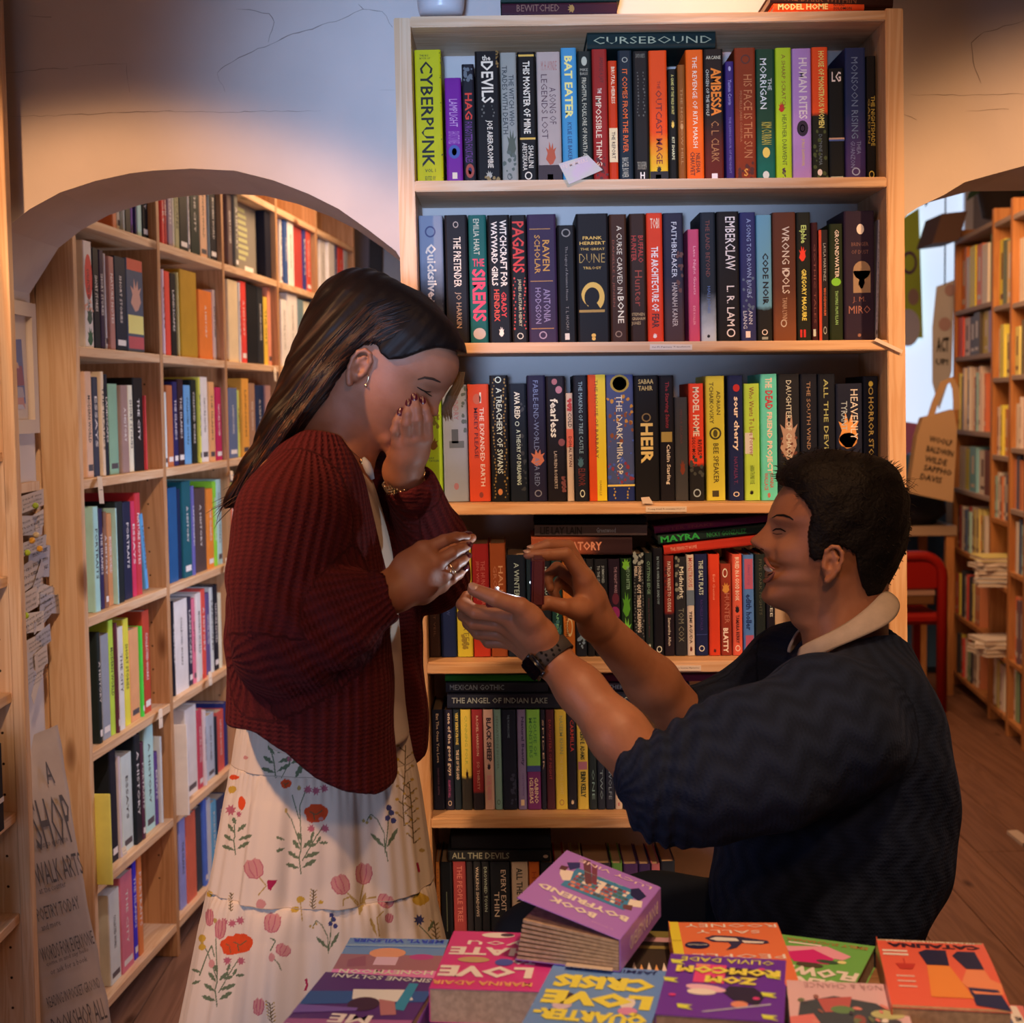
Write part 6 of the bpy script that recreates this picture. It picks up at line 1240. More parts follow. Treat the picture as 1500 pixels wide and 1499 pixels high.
M.finger(JT((741,914,2.112),(694,912,2.112),(679,901,2.13),(687,886,2.145)),[.0135,.0105,.0092,.0078])
M.finger(JT((742,928,2.135),(701,927,2.137),(686,913,2.155),(694,898,2.17)),[.0125,.010,.0088,.0074])
M.finger(JT((748,939,2.155),(716,941,2.16),(703,927,2.178),(709,912,2.19)),[.0115,.0088,.0078,.0066])
M.finger(JT((778,905,2.07),(762,889,2.06),(726,877,2.052),(694,864,2.06)),[.0165,.0132,.0112,.0092],kj=.012)
V,Q = polygonize(M,.0021); V = relax(V,Q,2,.5)
MBVH = bvh_of(V,Q)
man = empty('person','dark-haired man in a navy jumper kneeling with an open ring box','person',None,Matrix.Translation((P(1230,1400,2.22).x,2.22,0)))
def child_np(name,V,Q,m,root): 
    return np_obj(name,V-np.array(root.matrix_world.translation,np.float32),Q,m,root)
def child_mb(name,mb,m,root,smooth=True,mats=None):
    o = root.matrix_world.translation; mb.v = [(v[0]-o.x,v[1]-o.y,v[2]-o.z) for v in mb.v]; return mb.build(name,m,root,smooth,mats)
child_np('body',V,Q,skin_m,man)
# brow, lid shade, lashes, mouth, teeth, nostril
hairm = mat('hair_black',(.007,.0052,.0045),.55,.25)
mb = MB(); on_face_strip(mb,MBVH,[(1131,759),(1138,755),(1148,755),(1157,758),(1162,762)],.0019,-.0002)
child_mb('eyebrow',mb,hairm,man)
mb = MB(); on_face_strip(mb,MBVH,[(1132,778),(1137,775),(1144,775),(1151,779)],.0013,.0006); child_mb('eyelashes',mb,hairm,man)
mb = MB(); on_face_strip(mb,MBVH,[(1132,781),(1138,783),(1146,782)],.0007,.0004); child_mb('lid_shade',mb,mat('lid_shadow',(.16,.07,.045),.6),man)  # shade along the lower lid, painted as a dark strip
lip = mat('lip',(.30,.105,.08),.45,.4)
mb = MB(); mb.tube(JT((1121,819,2.20),(1125,827,2.178),(1129,831,2.168),(1135,834,2.158)),[.0030,.0026,.0018,.0008],8); mb.tube(JT((1121,851,2.20),(1126,850,2.178),(1131,845,2.168),(1135,837,2.158)),[.0038,.0032,.0020,.0008],8)
child_mb('lips',mb,lip,man)
mb = MB(); mb.tube(JT((1123,831,2.215),(1124,833,2.198),(1127,835,2.182),(1131,836,2.172)),[.0048,.0046,.0036,.0015],8); child_mb('teeth',mb,mat('teeth',(.66,.58,.48),.3,.5),man)
mb = MB(); on_face_strip(mb,MBVH,[(1124,843),(1129,841),(1134,838)],.0016,-.0004); child_mb('mouth_gap',mb,mat('mouth_dark',(.05,.012,.01),.7),man)
mb = MB(); on_face_strip(mb,MBVH,[(1112,806),(1115,804),(1119,806)],.0016,-.0003); child_mb('nostril',mb,mat('mouth_dark',(.05,.012,.01),.7),man)
# nails
nailm = mat('nail_bare',(.50,.32,.25),.25,.5)
def nail(root,c,ax,nrm,w=.0055,l=.0075,m=None,name='fingernail'):
    ax = Vector(ax).normalized(); nrm = Vector(nrm); nrm = (nrm-ax*nrm.dot(ax)).normalized(); s = ax.cross(nrm)
    mb = MB(); V = []; N = 12
    for r_,h_ in ((0,.0011),(.7,.0008),(1,0)):
        for k in range(N): a = 2*PI*k/N; V.append(Vector(c)+ax*l*r_*math.cos(a)+s*w*r_*math.sin(a)+nrm*(h_-.0014*(r_*math.sin(a))**2))
    mb.add(V,[(i*N+k,i*N+(k+1) % N,(i+1)*N+(k+1) % N,(i+1)*N+k) for i in range(2) for k in range(N)]+[tuple(range(N))]); return child_mb(name,mb,m or nailm,root)
a,b = P(726,877,2.052),P(694,864,2.06); nail(man,b+Vector((0,-.0066,.0062)),b-a,(0,-.75,.66),.0060,.0075)
for a,b in (((795,813,2.152),(773,813,2.15)),((798,800,2.175),(778,806,2.165))): a,b = P(*a),P(*b); nail(man,b+Vector((-.001,-.003,.0062)),b-a,(-.1,-.4,.9),.0045,.0058)
# hair: a cap cut along the hairline, roughened, with loose tufts
HF = mk([(118,4),(114,30),(108,48),(100,64),(88,73),(76,76),(66,68),(45,72),(20,80),(0,82),(-40,84),(-110,70)])
HB = mk([(118,5),(114,45),(106,78),(90,99),(76,108),(44,118),(8,118),(-20,115),(-35,111),(-70,96),(-94,81),(-108,66)])
HW = mk([(118,6),(114,34),(104,56),(80,75),(55,83),(25,86),(0,83),(-30,79),(-60,71),(-90,62),(-108,52)])
hh = Head(MO,(0,-1,0),(-1,0,0),(0,0,1),HF,HB,HW,[],n=2.3,sig=.004)
hl_y = np.array([-.13,-.083,-.049,-.034,-.024,-.012,0,.014,.028,.040,.0425,.046,.060,.08]); hl_z = np.array([-.104,-.106,-.100,-.070,-.030,-.022,-.019,-.026,-.040,-.037,-.037,-.03,.060,.066])
def hair_noise(q,a,f): return a*(np.sin(q[:,0]*f+2*np.sin(q[:,2]*f*.7))*np.sin(q[:,1]*f*1.3+1.5*np.sin(q[:,0]*f*.6))*np.sin(q[:,2]*f*1.1+.5)+.5*np.sin(q[:,0]*f*2.3+q[:,2]*f*1.7)*np.sin(q[:,1]*f*2.1))
def mhair(p):
    q = hh.loc(p); d = hh(p)+hair_noise(q,.0014,60); zc = np.interp(q[:,1],hl_y,hl_z)+.003*np.sin(q[:,1]*700)*.6
    cut = (zc-q[:,2])*.7; yf = np.interp(q[:,2],[-.04,0,.02,.03,.045,.055,.064,.067,.07],[.040,.043,.040,.038,.046,.054,.060,.09,.3])+.0012*np.sin(q[:,2]*900); cut = np.maximum(cut,q[:,1]-yf)
    inner = -(mhead(p)+.004); return np.maximum(np.maximum(d,cut),inner)
V,Q = polygonize(Fn(mhair,hh.lo,hh.hi),.0023,hh.lo,hh.hi,slack=.012); V = relax(V,Q,1,.4)
hairmat = mat('hair_black_cap',(.0065,.005,.0042),.6,.2,bump=.6,bscale=160)
child_np('hair',V,Q,hairmat,man)
rs = random.Random(5); mb = MB()
NV = normals(V,Q)
for k in rs.sample(range(len(V)),1100):
    v = Vector(V[k].tolist()); n = Vector(NV[k].tolist())
    if n.length < .5 or (v-MO).dot(n) < .03: continue
    flow = Vector((.35,rs.uniform(-.5,.5),-.35 if v.z < MO.z+.07 else .25))
    if v.x < MO.x-.03 and v.z > MO.z+.04: flow = Vector((-.8,rs.uniform(-.4,.4),.1))
    L = rs.uniform(.006,.013)*(.5 if v.z < MO.z+.02 else 1); t = (n*.16+flow.normalized()).normalized()
    mb.tube([v-n*.002,v+t*L*.5+n*.001,v+t*L-n*.001],[.0007,.0006,.0002],3,cap=False)
for k in range(14):   # the few stray hairs at the crown
    v = P(1322+rs.uniform(-5,5),718+rs.uniform(-12,12),2.22); mb.tube([v,v+Vector((.008,rs.uniform(-.01,.01),.006)),v+Vector((.02,rs.uniform(-.02,.02),rs.uniform(-.004,.016)))],[.0005,.0004,.0002],3,cap=False)
tag(child_mb('loose_hairs',mb,hairm,man),kind='stuff')
# jumper
def knit_uv(o,V,segs,ribs):
    """attribute kn: x runs round the limb or trunk, y along it, so that ribs follow the garment"""
    best = np.full(len(V),1e9); U = np.zeros((len(V),3),np.float32)
    for a,b,r in segs:
        a,b = V3(a),V3(b); ab = b-a; L = np.linalg.norm(ab); t = (V-a)@ab/L**2; tc = np.clip(t,0,1); q = V-a-tc[:,None]*ab; d = np.linalg.norm(q,axis=1)-r+np.where(t > 1,.08,0)
        up = np.array([0,1,0.]) if abs(ab[1]/L) < .8 else np.array([1,0,0.]); u = np.cross(ab/L,up); u /= np.linalg.norm(u); w = np.cross(ab/L,u)
        ang = np.arctan2(q@w,q@u); m = d < best; best = np.where(m,d,best); U[m,0] = (ang*r)[m]; U[m,1] = (t*L)[m]
    at = o.data.attributes.new('kn','FLOAT_VECTOR','POINT'); at.data.foreach_set('vector',U.ravel())
def knit_mat(name,c,c2,ribw,cable,rough=.85,depth=.004):
    m = bpy.data.materials.new(name); m.use_nodes = True; nt = m.node_tree; b = nt.nodes['Principled BSDF']; L = nt.links.new
    at = nt.nodes.new('ShaderNodeAttribute'); at.attribute_name = 'kn'; sx = nt.nodes.new('ShaderNodeSeparateXYZ'); L(at.outputs['Vector'],sx.inputs[0])
    def mth(op,a,b_=None,c_=None):
        n = nt.nodes.new('ShaderNodeMath'); n.operation = op
        for i,v in enumerate((a,b_,c_)):
            if v is None: continue
            if isinstance(v,(int,float)): n.inputs[i].default_value = v
            else: L(v,n.inputs[i])
        return n.outputs[0]
    x,y = sx.outputs[0],sx.outputs[1]
    rib = mth('SINE',mth('MULTIPLY',x,2*PI/ribw)); st = mth('SINE',mth('MULTIPLY',mth('ADD',y,mth('MULTIPLY',mth('ABSOLUTE',rib),.0015)),2*PI/.0062))
    h = mth('ADD',mth('MULTIPLY',rib,.5),mth('MULTIPLY',st,.18))
    if cable:
        cb = mth('SINE',mth('ADD',mth('MULTIPLY',x,2*PI/.034),mth('MULTIPLY',mth('SINE',mth('MULTIPLY',y,2*PI/.06)),1.6))); h = mth('ADD',mth('MULTIPLY',cb,.7),mth('MULTIPLY',st,.12))
    tc = nt.nodes.new('ShaderNodeTexCoord'); n = nt.nodes.new('ShaderNodeTexNoise'); n.inputs['Scale'].default_value = 260; n.inputs['Detail'].default_value = 4; L(tc.outputs['Object'],n.inputs['Vector'])
    h2 = mth('ADD',h,mth('MULTIPLY',n.outputs['Fac'],.9)); bp = nt.nodes.new('ShaderNodeBump'); bp.inputs['Strength'].default_value = .8; bp.inputs['Distance'].default_value = depth
    L(h2,bp.inputs['Height']); L(bp.outputs[0],b.inputs['Normal'])
    mr = nt.nodes.new('ShaderNodeMapRange'); mr.inputs[1].default_value = -.6; mr.inputs[2].default_value = 1.2; L(h2,mr.inputs[0])
    mx = nt.nodes.new('ShaderNodeMix'); mx.data_type = 'RGBA'; mx.inputs[6].default_value = (*c2,1); mx.inputs[7].default_value = (*c,1); L(mr.outputs[0],mx.inputs[0]); L(mx.outputs[2],b.inputs['Base Color'])
    b.inputs['Roughness'].default_value = rough; b.inputs['Specular IOR Level'].default_value = .15; b.inputs['Sheen Weight'].default_value = .35; b.inputs['Sheen Roughness'].default_value = .5; b.inputs['Sheen Tint'].default_value = (*[min(1,v*2.5+.02) for v in c],1)
    return m
navy = knit_mat('navy_wool',(.013,.022,.050),(.007,.012,.027),.011,True,depth=.0016)
J = Field(k=.03)
tor = profile_loft([(908,1268,1312),(925,1228,1320),(945,1196,1332),(975,1172,1348),(1010,1150,1362),(1060,1120,1378),(1120,1085,1391),(1180,1062,1396),(1240,1048,1393),(1300,1042,1382),(1330,1045,1366),(1345,1050,1345),(1385,1060,1342)],2.22,[(908,.05),(925,.062),(945,.08),(975,.13),(1010,.18),(1060,.20),(1150,.185),(1250,.175),(1330,.17),(1385,.165)],n=2.2,sig=.014)
J.add(tor,k=.03)
J.chain([P(1262,1033,2.125),P(1205,1072,2.04),P(1120,1110,2.0),P(1040,1140,1.99),P(985,1150,2.0)],[.085,.098,.094,.086,.072],k=.03)
J.add(Prim(P(985,1150,2.0),P(958,1132,2.015),.074,.052),k=.02)
J.chain([P(1010,1175,2.0),P(965,1175,2.0)],[.05,.038],k=.02)
J.chain([P(1225,1000,2.31),P(1170,985,2.38),P(1090,1040,2.385),P(1030,1060,2.36),P(1003,1052,2.345)],[.08,.078,.066,.058,.047],k=.03)
def fold_post(F0):
    def f(p,d):
        near = np.exp(-((p[:,1]-2.0)/.09)**2)
        # bunched folds round the pushed-up sleeve, soft drag folds over the trunk
        a = V3(P(1040,1140,1.99)); b = V3(P(945,1125,2.0)); ab = b-a; L = np.linalg.norm(ab); t = (p-a)@ab/L
        w = np.exp(-((t-.07)/.055)**2)*(np.linalg.norm(p-a-np.outer(t,ab/L),axis=1) < .14)
        d = d-w*.0045*np.sin(t*2*PI/.024+2.2*np.sin(p[:,1]*22+p[:,2]*9))
        d = d-.004*np.sin(p[:,0]*26+p[:,2]*34+3*np.sin(p[:,1]*9))*np.sin(p[:,2]*17-p[:,0]*9+1)
        hem = (p[:,2] < P(1000,1338,2.22).z); return d-.0-np.where(hem,.0035*np.sin(np.arctan2(p[:,1]-2.22,p[:,0]-P(1200,1340,2.22).x)*60)*.5,0)
    return f
J.post = fold_post(J)
nk = Ell(P(1252,905,2.22),(.085,.066,.05),np.array([[.86,0,.5],[0,1,0],[-.5,0,.86]])); J.cut(nk,.006)
J.cut(Prim(P(900,1072,2.04),P(948,1128,2.03),.040,.047),.006)       # sleeve mouths
J.cut(Prim(P(940,985,2.30),P(992,1045,2.34),.040,.041),.006)
V,Q = polygonize(J,.0042); V = relax(V,Q,2,.5)
jo = child_np('jumper',V,Q,navy,man)
knit_uv(jo,V,[(P(1245,950,2.22),P(1215,1400,2.22),.17),(P(1230,1045,2.06),P(960,1145,2.0),.09),(P(1190,985,2.38),P(1000,1055,2.34),.065)],0)
# collar of the shirt, standing out over the neckline
U_ = [(1295,866),(1280,884),(1257,905),(1225,926),(1190,941),(1172,950)]; Lw = [(1318,886),(1311,910),(1277,927),(1240,943),(1205,957),(1168,979)]
colm = mat('shirt_grey',(.50,.43,.36),.85,.2,noise=.1,nscale=60,bump=.15,bscale=400)
mb = MB(); ring = []
N = len(U_)
for side in (-1,1):
    rows = []
    for i in range(N):
        t = i/(N-1); y = 2.22+side*(.010+.066*math.sin(PI*(.06+.86*t))**.7); y2 = 2.22+side*(.016+.080*math.sin(PI*(.06+.86*t))**.7)
        u,l = P(*U_[i],y if side < 0 else y),P(*Lw[i],y2)
        if side > 0: u = P(*U_[i],2.22-(y-2.22)); u.y = y; l = P(*Lw[i],2.22-(y2-2.22)); l.y = y2
        m_ = (u+l)/2+Vector((0,side*.006,.004)); rows.append((u,m_,l))
    n0 = len(mb.v); mb.add([p for r_ in rows for p in r_],[(3*i+k,3*i+k+1,3*i+4+k,3*i+3+k) for i in range(N-1) for k in range(2)])
    ring.append(rows[0])
mb.add([*ring[0],*ring[1]],[(0,1,4,3),(1,2,5,4)])
co = child_mb('collar',mb,colm,man); md = co.modifiers.new('sub','SUBSURF'); md.levels = md.render_levels = 2; md = co.modifiers.new('thick','SOLIDIFY'); md.thickness = .004
# trousers and shoes
T_ = Field(k=.04); hipz = P(1200,1370,2.22)
T_.add(Ell(P(1205,1390,2.22),(.135,.155,.12)),k=.05)
T_.chain([P(1160,1385,2.30),P(960,1372,2.32),P(790,1392,2.32)],[.10,.092,.075],k=.04)
kn = P(790,1392,2.32); T_.chain([kn,Vector((kn.x+.07,2.32,.38)),Vector((kn.x+.13,2.32,.12))],[.068,.062,.05],k=.03)
hn = P(1200,1390,2.14); T_.chain([hn,Vector((hn.x+.0,2.12,.35)),Vector((hn.x-.02,2.10,.085))],[.10,.085,.07],k=.04); T_.chain([Vector((hn.x-.02,2.10,.08)),Vector((hn.x+.22,2.10,.085)),Vector((hn.x+.40,2.10,.09))],[.066,.06,.045],k=.03)
V,Q = polygonize(T_,.006); V = relax(V,Q,2)
child_np('trousers',V,Q,mat('navy_twill',(.010,.016,.028),.85,.15,bump=.3,bscale=25),man)
S_ = Field(k=.02); S_.chain([Vector((kn.x+.16,2.32,.055)),Vector((kn.x+.06,2.32,.05)),Vector((kn.x-.01,2.32,.038))],[.05,.046,.036]); V,Q = polygonize(S_,.005); child_np('shoe',V,Q,mat('shoe_black',(.02,.018,.018),.4,.5),man)
S_ = Field(k=.02); S_.chain([Vector((hn.x+.40,2.10,.09)),Vector((hn.x+.46,2.10,.07)),Vector((hn.x+.44,2.10,.038))],[.045,.046,.034]); V,Q = polygonize(S_,.005); child_np('shoe',V,Q,mat('shoe_black',(.02,.018,.018),.4,.5),man)
# watch on the near wrist
wt = empty('watch','black sports watch on the man\'s near wrist','watch',None,Matrix.Translation(P(806,962,2.09)))
ax = (P(850,1012,2.07)-P(783,935,2.10)).normalized(); e1 = Vector((0,-1,0)); e1 = (e1-ax*e1.dot(ax)).normalized(); e2 = ax.cross(e1)
wc = P(806,962,2.098); bandm = mat('rubber_strap',(.055,.048,.045),.7,.3); mb = MB(); NN = 40; Vv = []
for k in range(NN):
    a = 2*PI*k/NN; r_ = .0300; d = e1*math.cos(a)*1.0+e2*math.sin(a)*1.08
    for off,rr in ((-.011,r_),(-.0105,r_+.0022),(.0105,r_+.0022),(.011,r_)): Vv.append(wc+d*rr+ax*off)
mb.add(Vv,[(4*k+j,4*k+(j+1) % 4,4*((k+1) % NN)+(j+1) % 4,4*((k+1) % NN)+j) for k in range(NN) for j in range(4)]); child_mb('strap',mb,bandm,wt)
mb = MB()
for k in range(NN):   # oval perforations
    if not (0 <= k <= 14 or k > 35): continue
    for j in (-1,0,1):
        a = 2*PI*(k+.5*(j % 2))/NN; d = e1*math.cos(a)+e2*math.sin(a)*1.08; tng = (e2*math.cos(a)-e1*math.sin(a)).normalized(); c = wc+d*.0325+ax*j*.0068
        if k % 2 == 0: mb.add([c+ax*.0026*math.cos(t*PI/4)+tng*.0019*math.sin(t*PI/4) for t in range(8)],[tuple(range(8))])
child_mb('perforations',mb,mat('hole_dark',(.004,.004,.004),.9),wt,False)
a = math.radians(-62); d = (e1*math.cos(a)+e2*math.sin(a)).normalized(); 
cw = P(797,972,2.09); d = (cw-wc); d = (d-ax*d.dot(ax)).normalized(); d = (d+Vector((-.3,-.75,-.25))).normalized(); d = (d-ax*d.dot(ax)).normalized(); tng = ax.cross(d).normalized()
bm = bmesh.new(); bmesh.ops.create_cube(bm,size=1); bmesh.ops.scale(bm,vec=(.036,.032,.0105),verts=bm.verts); bmesh.ops.bevel(bm,geom=bm.edges[:],offset=.0045,segments=4,affect='EDGES')
Mw = frame(wc+d*.0355-wt.matrix_world.translation,ax,tng,d)
bmesh.ops.transform(bm,matrix=Mw,verts=bm.verts); me = bpy.data.meshes.new('case'); bm.to_mesh(me); bm.free(); me.materials.append(mat('watch_case',(.012,.012,.014),.2,.6,coat=.5)); me.polygons.foreach_set('use_smooth',[True]*len(me.polygons)); link(bpy.data.objects.new('case',me),wt)
mb = MB(); c = wc+d*.0411; mb.add([c+ax*.0150*sx*k1+tng*.0132*sy*k2 for sx,sy,k1,k2 in ((1,1,1,.8),(1,1,.8,1),(-1,1,.8,1),(-1,1,1,.8),(-1,-1,1,.8),(-1,-1,.8,1),(1,-1,.8,1),(1,-1,1,.8))],[tuple(range(8))]); child_mb('screen',mb,mat('watch_glass',(.004,.004,.006),.04,.8),wt,False)
# the ring box: maroon leather, navy lining, lamp in the lid, ring standing in the slot
bx = empty('ring_box','open maroon ring box with a lit lid, held in both of the man\'s hands','box',None,Matrix.Translation(P(760,880,2.12)))
leather = mat('maroon_leather',(.085,.010,.016),.42,.4,bump=.1,bscale=300); velvet = mat('navy_velvet',(.012,.010,.04),.9,.1,sheen=.6)
pb0 = P(778,886,2.115); xa = (P(704,866,2.115)-pb0); Lb = .062; xa.normalize(); ya_ = Vector((0,1,0)); za = Vector((-xa.z,0,xa.x)); za = za if za.z > 0 else -za
Mb = frame(pb0-bx.matrix_world.translation,xa,ya_,za)
def bbox(name,dims,m,bev=.002,par=None,Mx=None):
    bm = bmesh.new(); bmesh.ops.create_cube(bm,size=1); x0,x1,y0,y1,z0,z1 = dims
    for v in bm.verts: v.co = Vector(((x0+x1)/2+v.co.x*(x1-x0),(y0+y1)/2+v.co.y*(y1-y0),(z0+z1)/2+v.co.z*(z1-z0)))
    bmesh.ops.bevel(bm,geom=bm.edges[:],offset=bev,segments=3,affect='EDGES'); bmesh.ops.transform(bm,matrix=Mx or Mb,verts=bm.verts); me = bpy.data.meshes.new(name); bm.to_mesh(me); bm.free(); me.materials.append(m)
    return link(bpy.data.objects.new(name,me),par or bx)
bbox('base',(0,Lb,-.030,.030,-.022,-.002),leather); bbox('lining',(.003,Lb-.003,-.027,.027,-.004,-.0005),velvet,.001); bbox('slot_pad',(.008,.028,-.02,.02,-.002,.003),velvet,.001); bbox('slot_pad',(.032,.054,-.02,.02,-.002,.003),velvet,.001)
# lid stands almost upright, hinged at the base's back edge, its outside towards the man
lt = P(779,818,2.12); zl = (lt-pb0).normalized(); xl = Vector((zl.z,0,-zl.x)); Ml = frame(pb0-bx.matrix_world.translation+xl*.004,xl,ya_,zl); HL = (lt-pb0).length+.002
bbox('lid',(-.004,.014,-.030,.030,.001,HL),leather,.003,None,Ml); bbox('lid_lining',(-.0055,-.0035,-.027,.027,.004,HL-.003),velvet,.0008,None,Ml)
led = mat('led',(.9,.95,1),.3,emis=(.75,.86,1),estr=3)
bbox('lamp',(-.0065,-.0055,-.0015,.0015,.030,.033),led,.0008,None,Ml)
ll = spot('ring_box_lamp',P(763,850,2.112),P(690,842,2.085),.5,(.74,.86,1),150,.6,.002)
rg = empty('ring','diamond ring standing in the open box','ring',None,Matrix.Translation(P(728,872,2.112)))
gold = mat('gold',(.9,.72,.42),.2,metal=1); silver = mat('silver',(.9,.9,.92),.12,metal=1)
mb = MB(); c = P(728,873,2.112); rp = [c+Vector((math.cos(t*PI/10)*.0085*xa.x,math.cos(t*PI/10)*0,math.sin(t*PI/10)*.0085)) for t in range(21)]; mb.tube(rp,.0009,6); child_mb('band',mb,silver,rg)
mb = MB(); mb.lathe([(0,-.004),(.0034,0),(.0024,.0016),(0,.0017)],(c.x,c.y,c.z+.0112),8); child_mb('stone',mb,mat('diamond',(1,1,1),.02,.9,emis=None,coat=1),rg,False)
# ================================================================== the woman, standing at the left and laughing behind her hand
YWm = 2.20
EAR = P(547,545,YWm)
th = math.radians(37); Yh = Vector((math.cos(th),0,-math.sin(th))); Zh = Vector((math.sin(th),0,math.cos(th))); tw = math.radians(6)
Xh = Vector((0,-1,0)); Yh = (Yh*math.cos(tw)+Xh*math.sin(tw)).normalized(); Xh = Yh.cross(Zh).normalized()
WF = mk([(120,3),(115,30),(108,52),(98,76),(88,91),(75,100),(58,104),(42,102),(33,98),(24,92),(12,89),(0,90),(-10,93),(-18,98),(-24,99),(-29,94),(-35,98),(-42,96),(-50,92),(-60,97),(-68,97),(-76,90),(-84,74),(-92,50),(-104,22)])
WB = mk([(120,3),(115,38),(105,62),(90,80),(65,94),(35,98),(5,92),(-25,80),(-55,66),(-85,54),(-104,40)])
WW = mk([(120,3),(115,28),(105,43),(90,57),(70,67),(40,71),(10,69),(-10,67),(-30,63),(-50,55),(-66,44),(-78,33),(-88,24),(-104,12)])
WFE = [(0,28*mm,8*mm,(13*mm,9*mm),6*mm,'c'),(0,12*mm,9*mm,(9*mm,11*mm),13*mm,'c'),(0,2*mm,10*mm,(6*mm,7*mm),14*mm,'c'),(12*mm,-2*mm,6*mm,(5*mm,5*mm),6*mm,'s'),
       (31*mm,23*mm,12*mm,(8*mm,7*mm),-5*mm,'s'),(31*mm,21*mm,8*mm,(4.5*mm,4*mm),4*mm,'s'),(40*mm,-4*mm,15*mm,(13*mm,13*mm),8*mm,'s'),(30*mm,-22*mm,6*mm,(9*mm,9*mm),-2*mm,'s')]
whead = Head(EAR,Xh,Yh,Zh,WF,WB,WW,WFE,n=2.25,sig=.0028)
hl = lambda x,y,z: EAR+Xh*x+Yh*y+Zh*z
W_F = Field(k=.012)
W_F.add(whead,k=.01)
W_F.chain([hl(0,-.03,-.02),P(494,625,2.20),P(470,700,2.20)],[.050,.048,.068],k=.02)
W_F.chain([hl(0,-.005,-.05),P(508,640,2.20),P(494,705,2.20)],[.04,.043,.05],k=.02)
W_F.add(Ell(P(465,750,2.2),(.055,.11,.09)),k=.04)
eo = hl(.066,-.004,-.006); build_ear(W_F,eo,Xh,(Yh+Xh*.12).normalized(),Zh,.95)
build_ear(W_F,hl(-.066,-.004,-.006),-Xh,(Yh-Xh*.12).normalized(),Zh,.95)
# near (right) arm and hand, pinching towards the ring
shN,elN,wrN = P(430,720,2.08),P(415,930,2.0),P(577,866,2.03)
W_F.chain([P(470,720,2.12),shN,elN],[.055,.05,.04],k=.03)
W_F.chain([elN,P(480,905,2.01),wrN],[.04,.036,.0255],k=.02)
W_F.chain([wrN,P(600,832,2.035),P(619,808,2.045)],[.0255,.022,.0155],k=.012)
W_F.chain([wrN,P(612,845,2.03),P(635,827,2.04)],[.025,.020,.0148],k=.012)
W_F.chain([wrN,P(618,856,2.04),P(645,843,2.05)],[.024,.0185,.0138],k=.012)
W_F.chain([wrN,P(618,866,2.055),P(644,857,2.068)],[.022,.0165,.012],k=.012)
W_F.add(Prim(P(592,858,2.06),P(618,838,2.085),.02,.015),k=.014)
WN = [JT((619,808,2.045),(650,792,2.055),(668,787,2.07),(684,786,2.085)),JT((636,828,2.04),(663,810,2.052),(675,804,2.068),(684,801,2.08)),
      JT((646,844,2.05),(666,828,2.06),(676,822,2.075),(683,817,2.088)),JT((645,858,2.068),(662,848,2.075),(672,842,2.088),(679,835,2.098))]
for f_,r_ in zip(WN,([.0108,.0084,.0074,.0060],[.0108,.0084,.0074,.0060],[.0104,.0082,.0072,.0060],[.0094,.0074,.0064,.0054])): W_F.finger(f_,r_)
W_F.finger(JT((618,838,2.085),(650,815,2.125),(673,800,2.135),(692,788,2.13)),[.0135,.0105,.0085,.0062],kj=.012)
# far (left) arm, hand pressed to nose and mouth
shF,elF,wrF = P(540,720,2.32),P(640,848,2.31),P(590,690,2.165)
W_F.chain([P(490,720,2.27),shF,elF],[.055,.048,.04],k=.03)
W_F.chain([elF,P(620,775,2.24),wrF],[.038,.033,.0245],k=.02)
W_F.chain([wrF,P(588,668,2.145),P(583,650,2.126)],[.024,.017,.0095],k=.012)
W_F.chain([wrF,P(596,665,2.14),P(597,645,2.12)],[.024,.018,.0105],k=.012)
W_F.chain([wrF,P(603,663,2.142),P(611,643,2.122)],[.024,.018,.0105],k=.012)
W_F.chain([wrF,P(609,662,2.148),P(624,643,2.130)],[.022,.016,.0100],k=.012)
WFG = [JT((582,648,2.124),(579,630,2.112),(582,617,2.109),(587,604,2.110)),JT((596,642,2.118),(596,620,2.103),(597,606,2.101),(599,591,2.103)),
       JT((611,640,2.120),(611,614,2.104),(609,598,2.103),(607,583,2.105)),JT((626,640,2.128),(626,615,2.114),(623,601,2.112),(619,588,2.114))]
for f_,r_ in zip(WFG,([.0080,.0070,.0065,.0055],[.0090,.0079,.0072,.0060],[.0090,.0080,.0073,.0060],[.0088,.0078,.0070,.0058])): W_F.finger(f_,r_,kj=.004)
W_F.finger(JT((592,678,2.18),(578,664,2.185),(570,652,2.18),(566,643,2.17)),[.0135,.0105,.0085,.0068],kj=.010)
V,Q = polygonize(W_F,.0021); V = relax(V,Q,2,.5); WBVH = bvh_of(V,Q)
woman = empty('person','woman with long dark hair, maroon cardigan and floral skirt, hand over mouth','person',None,Matrix.Translation((P(470,1400,2.22).x,2.22,0)))
wskin = skin_mat('skin_olive',(.345,.152,.088),(.28,.115,.062))
child_np('body',V,Q,wskin,woman)
mb = MB(); on_face_strip(mb,WBVH,[(612,556),(622,553),(634,555),(645,560)],.0019,.0003); child_mb('eyebrow',mb,mat('brow',(.03,.017,.012),.7),woman)
mb = MB(); on_face_strip(mb,WBVH,[(611,567),(617,571),(624,574),(631,574)],.0011,.0004); on_face_strip(mb,WBVH,[(622,574),(628,578),(632,580)],.0009,.001); child_mb('eyelashes',mb,hairm,woman)
varn = mat('nail_varnish',(.075,.006,.016),.18,.6,coat=.6)
for f_ in WFG:
    a,b = f_[2],f_[3]; nail(woman,b+Vector((0,-.0056,.0005)),b-a,(0,-1,.05),.0050,.0066,varn)
for f_,up in zip(WN,((0,-.35,.9),(.25,-.8,.5),(.3,-.85,.4),(.3,-.9,.3))):
    a,b = f_[2],f_[3]; n = Vector(up).normalized(); d = (b-a).normalized(); n = (n-d*n.dot(d)).normalized(); nail(woman,b+n*.0062+d*.001,d,n,.0048,.0068,varn)
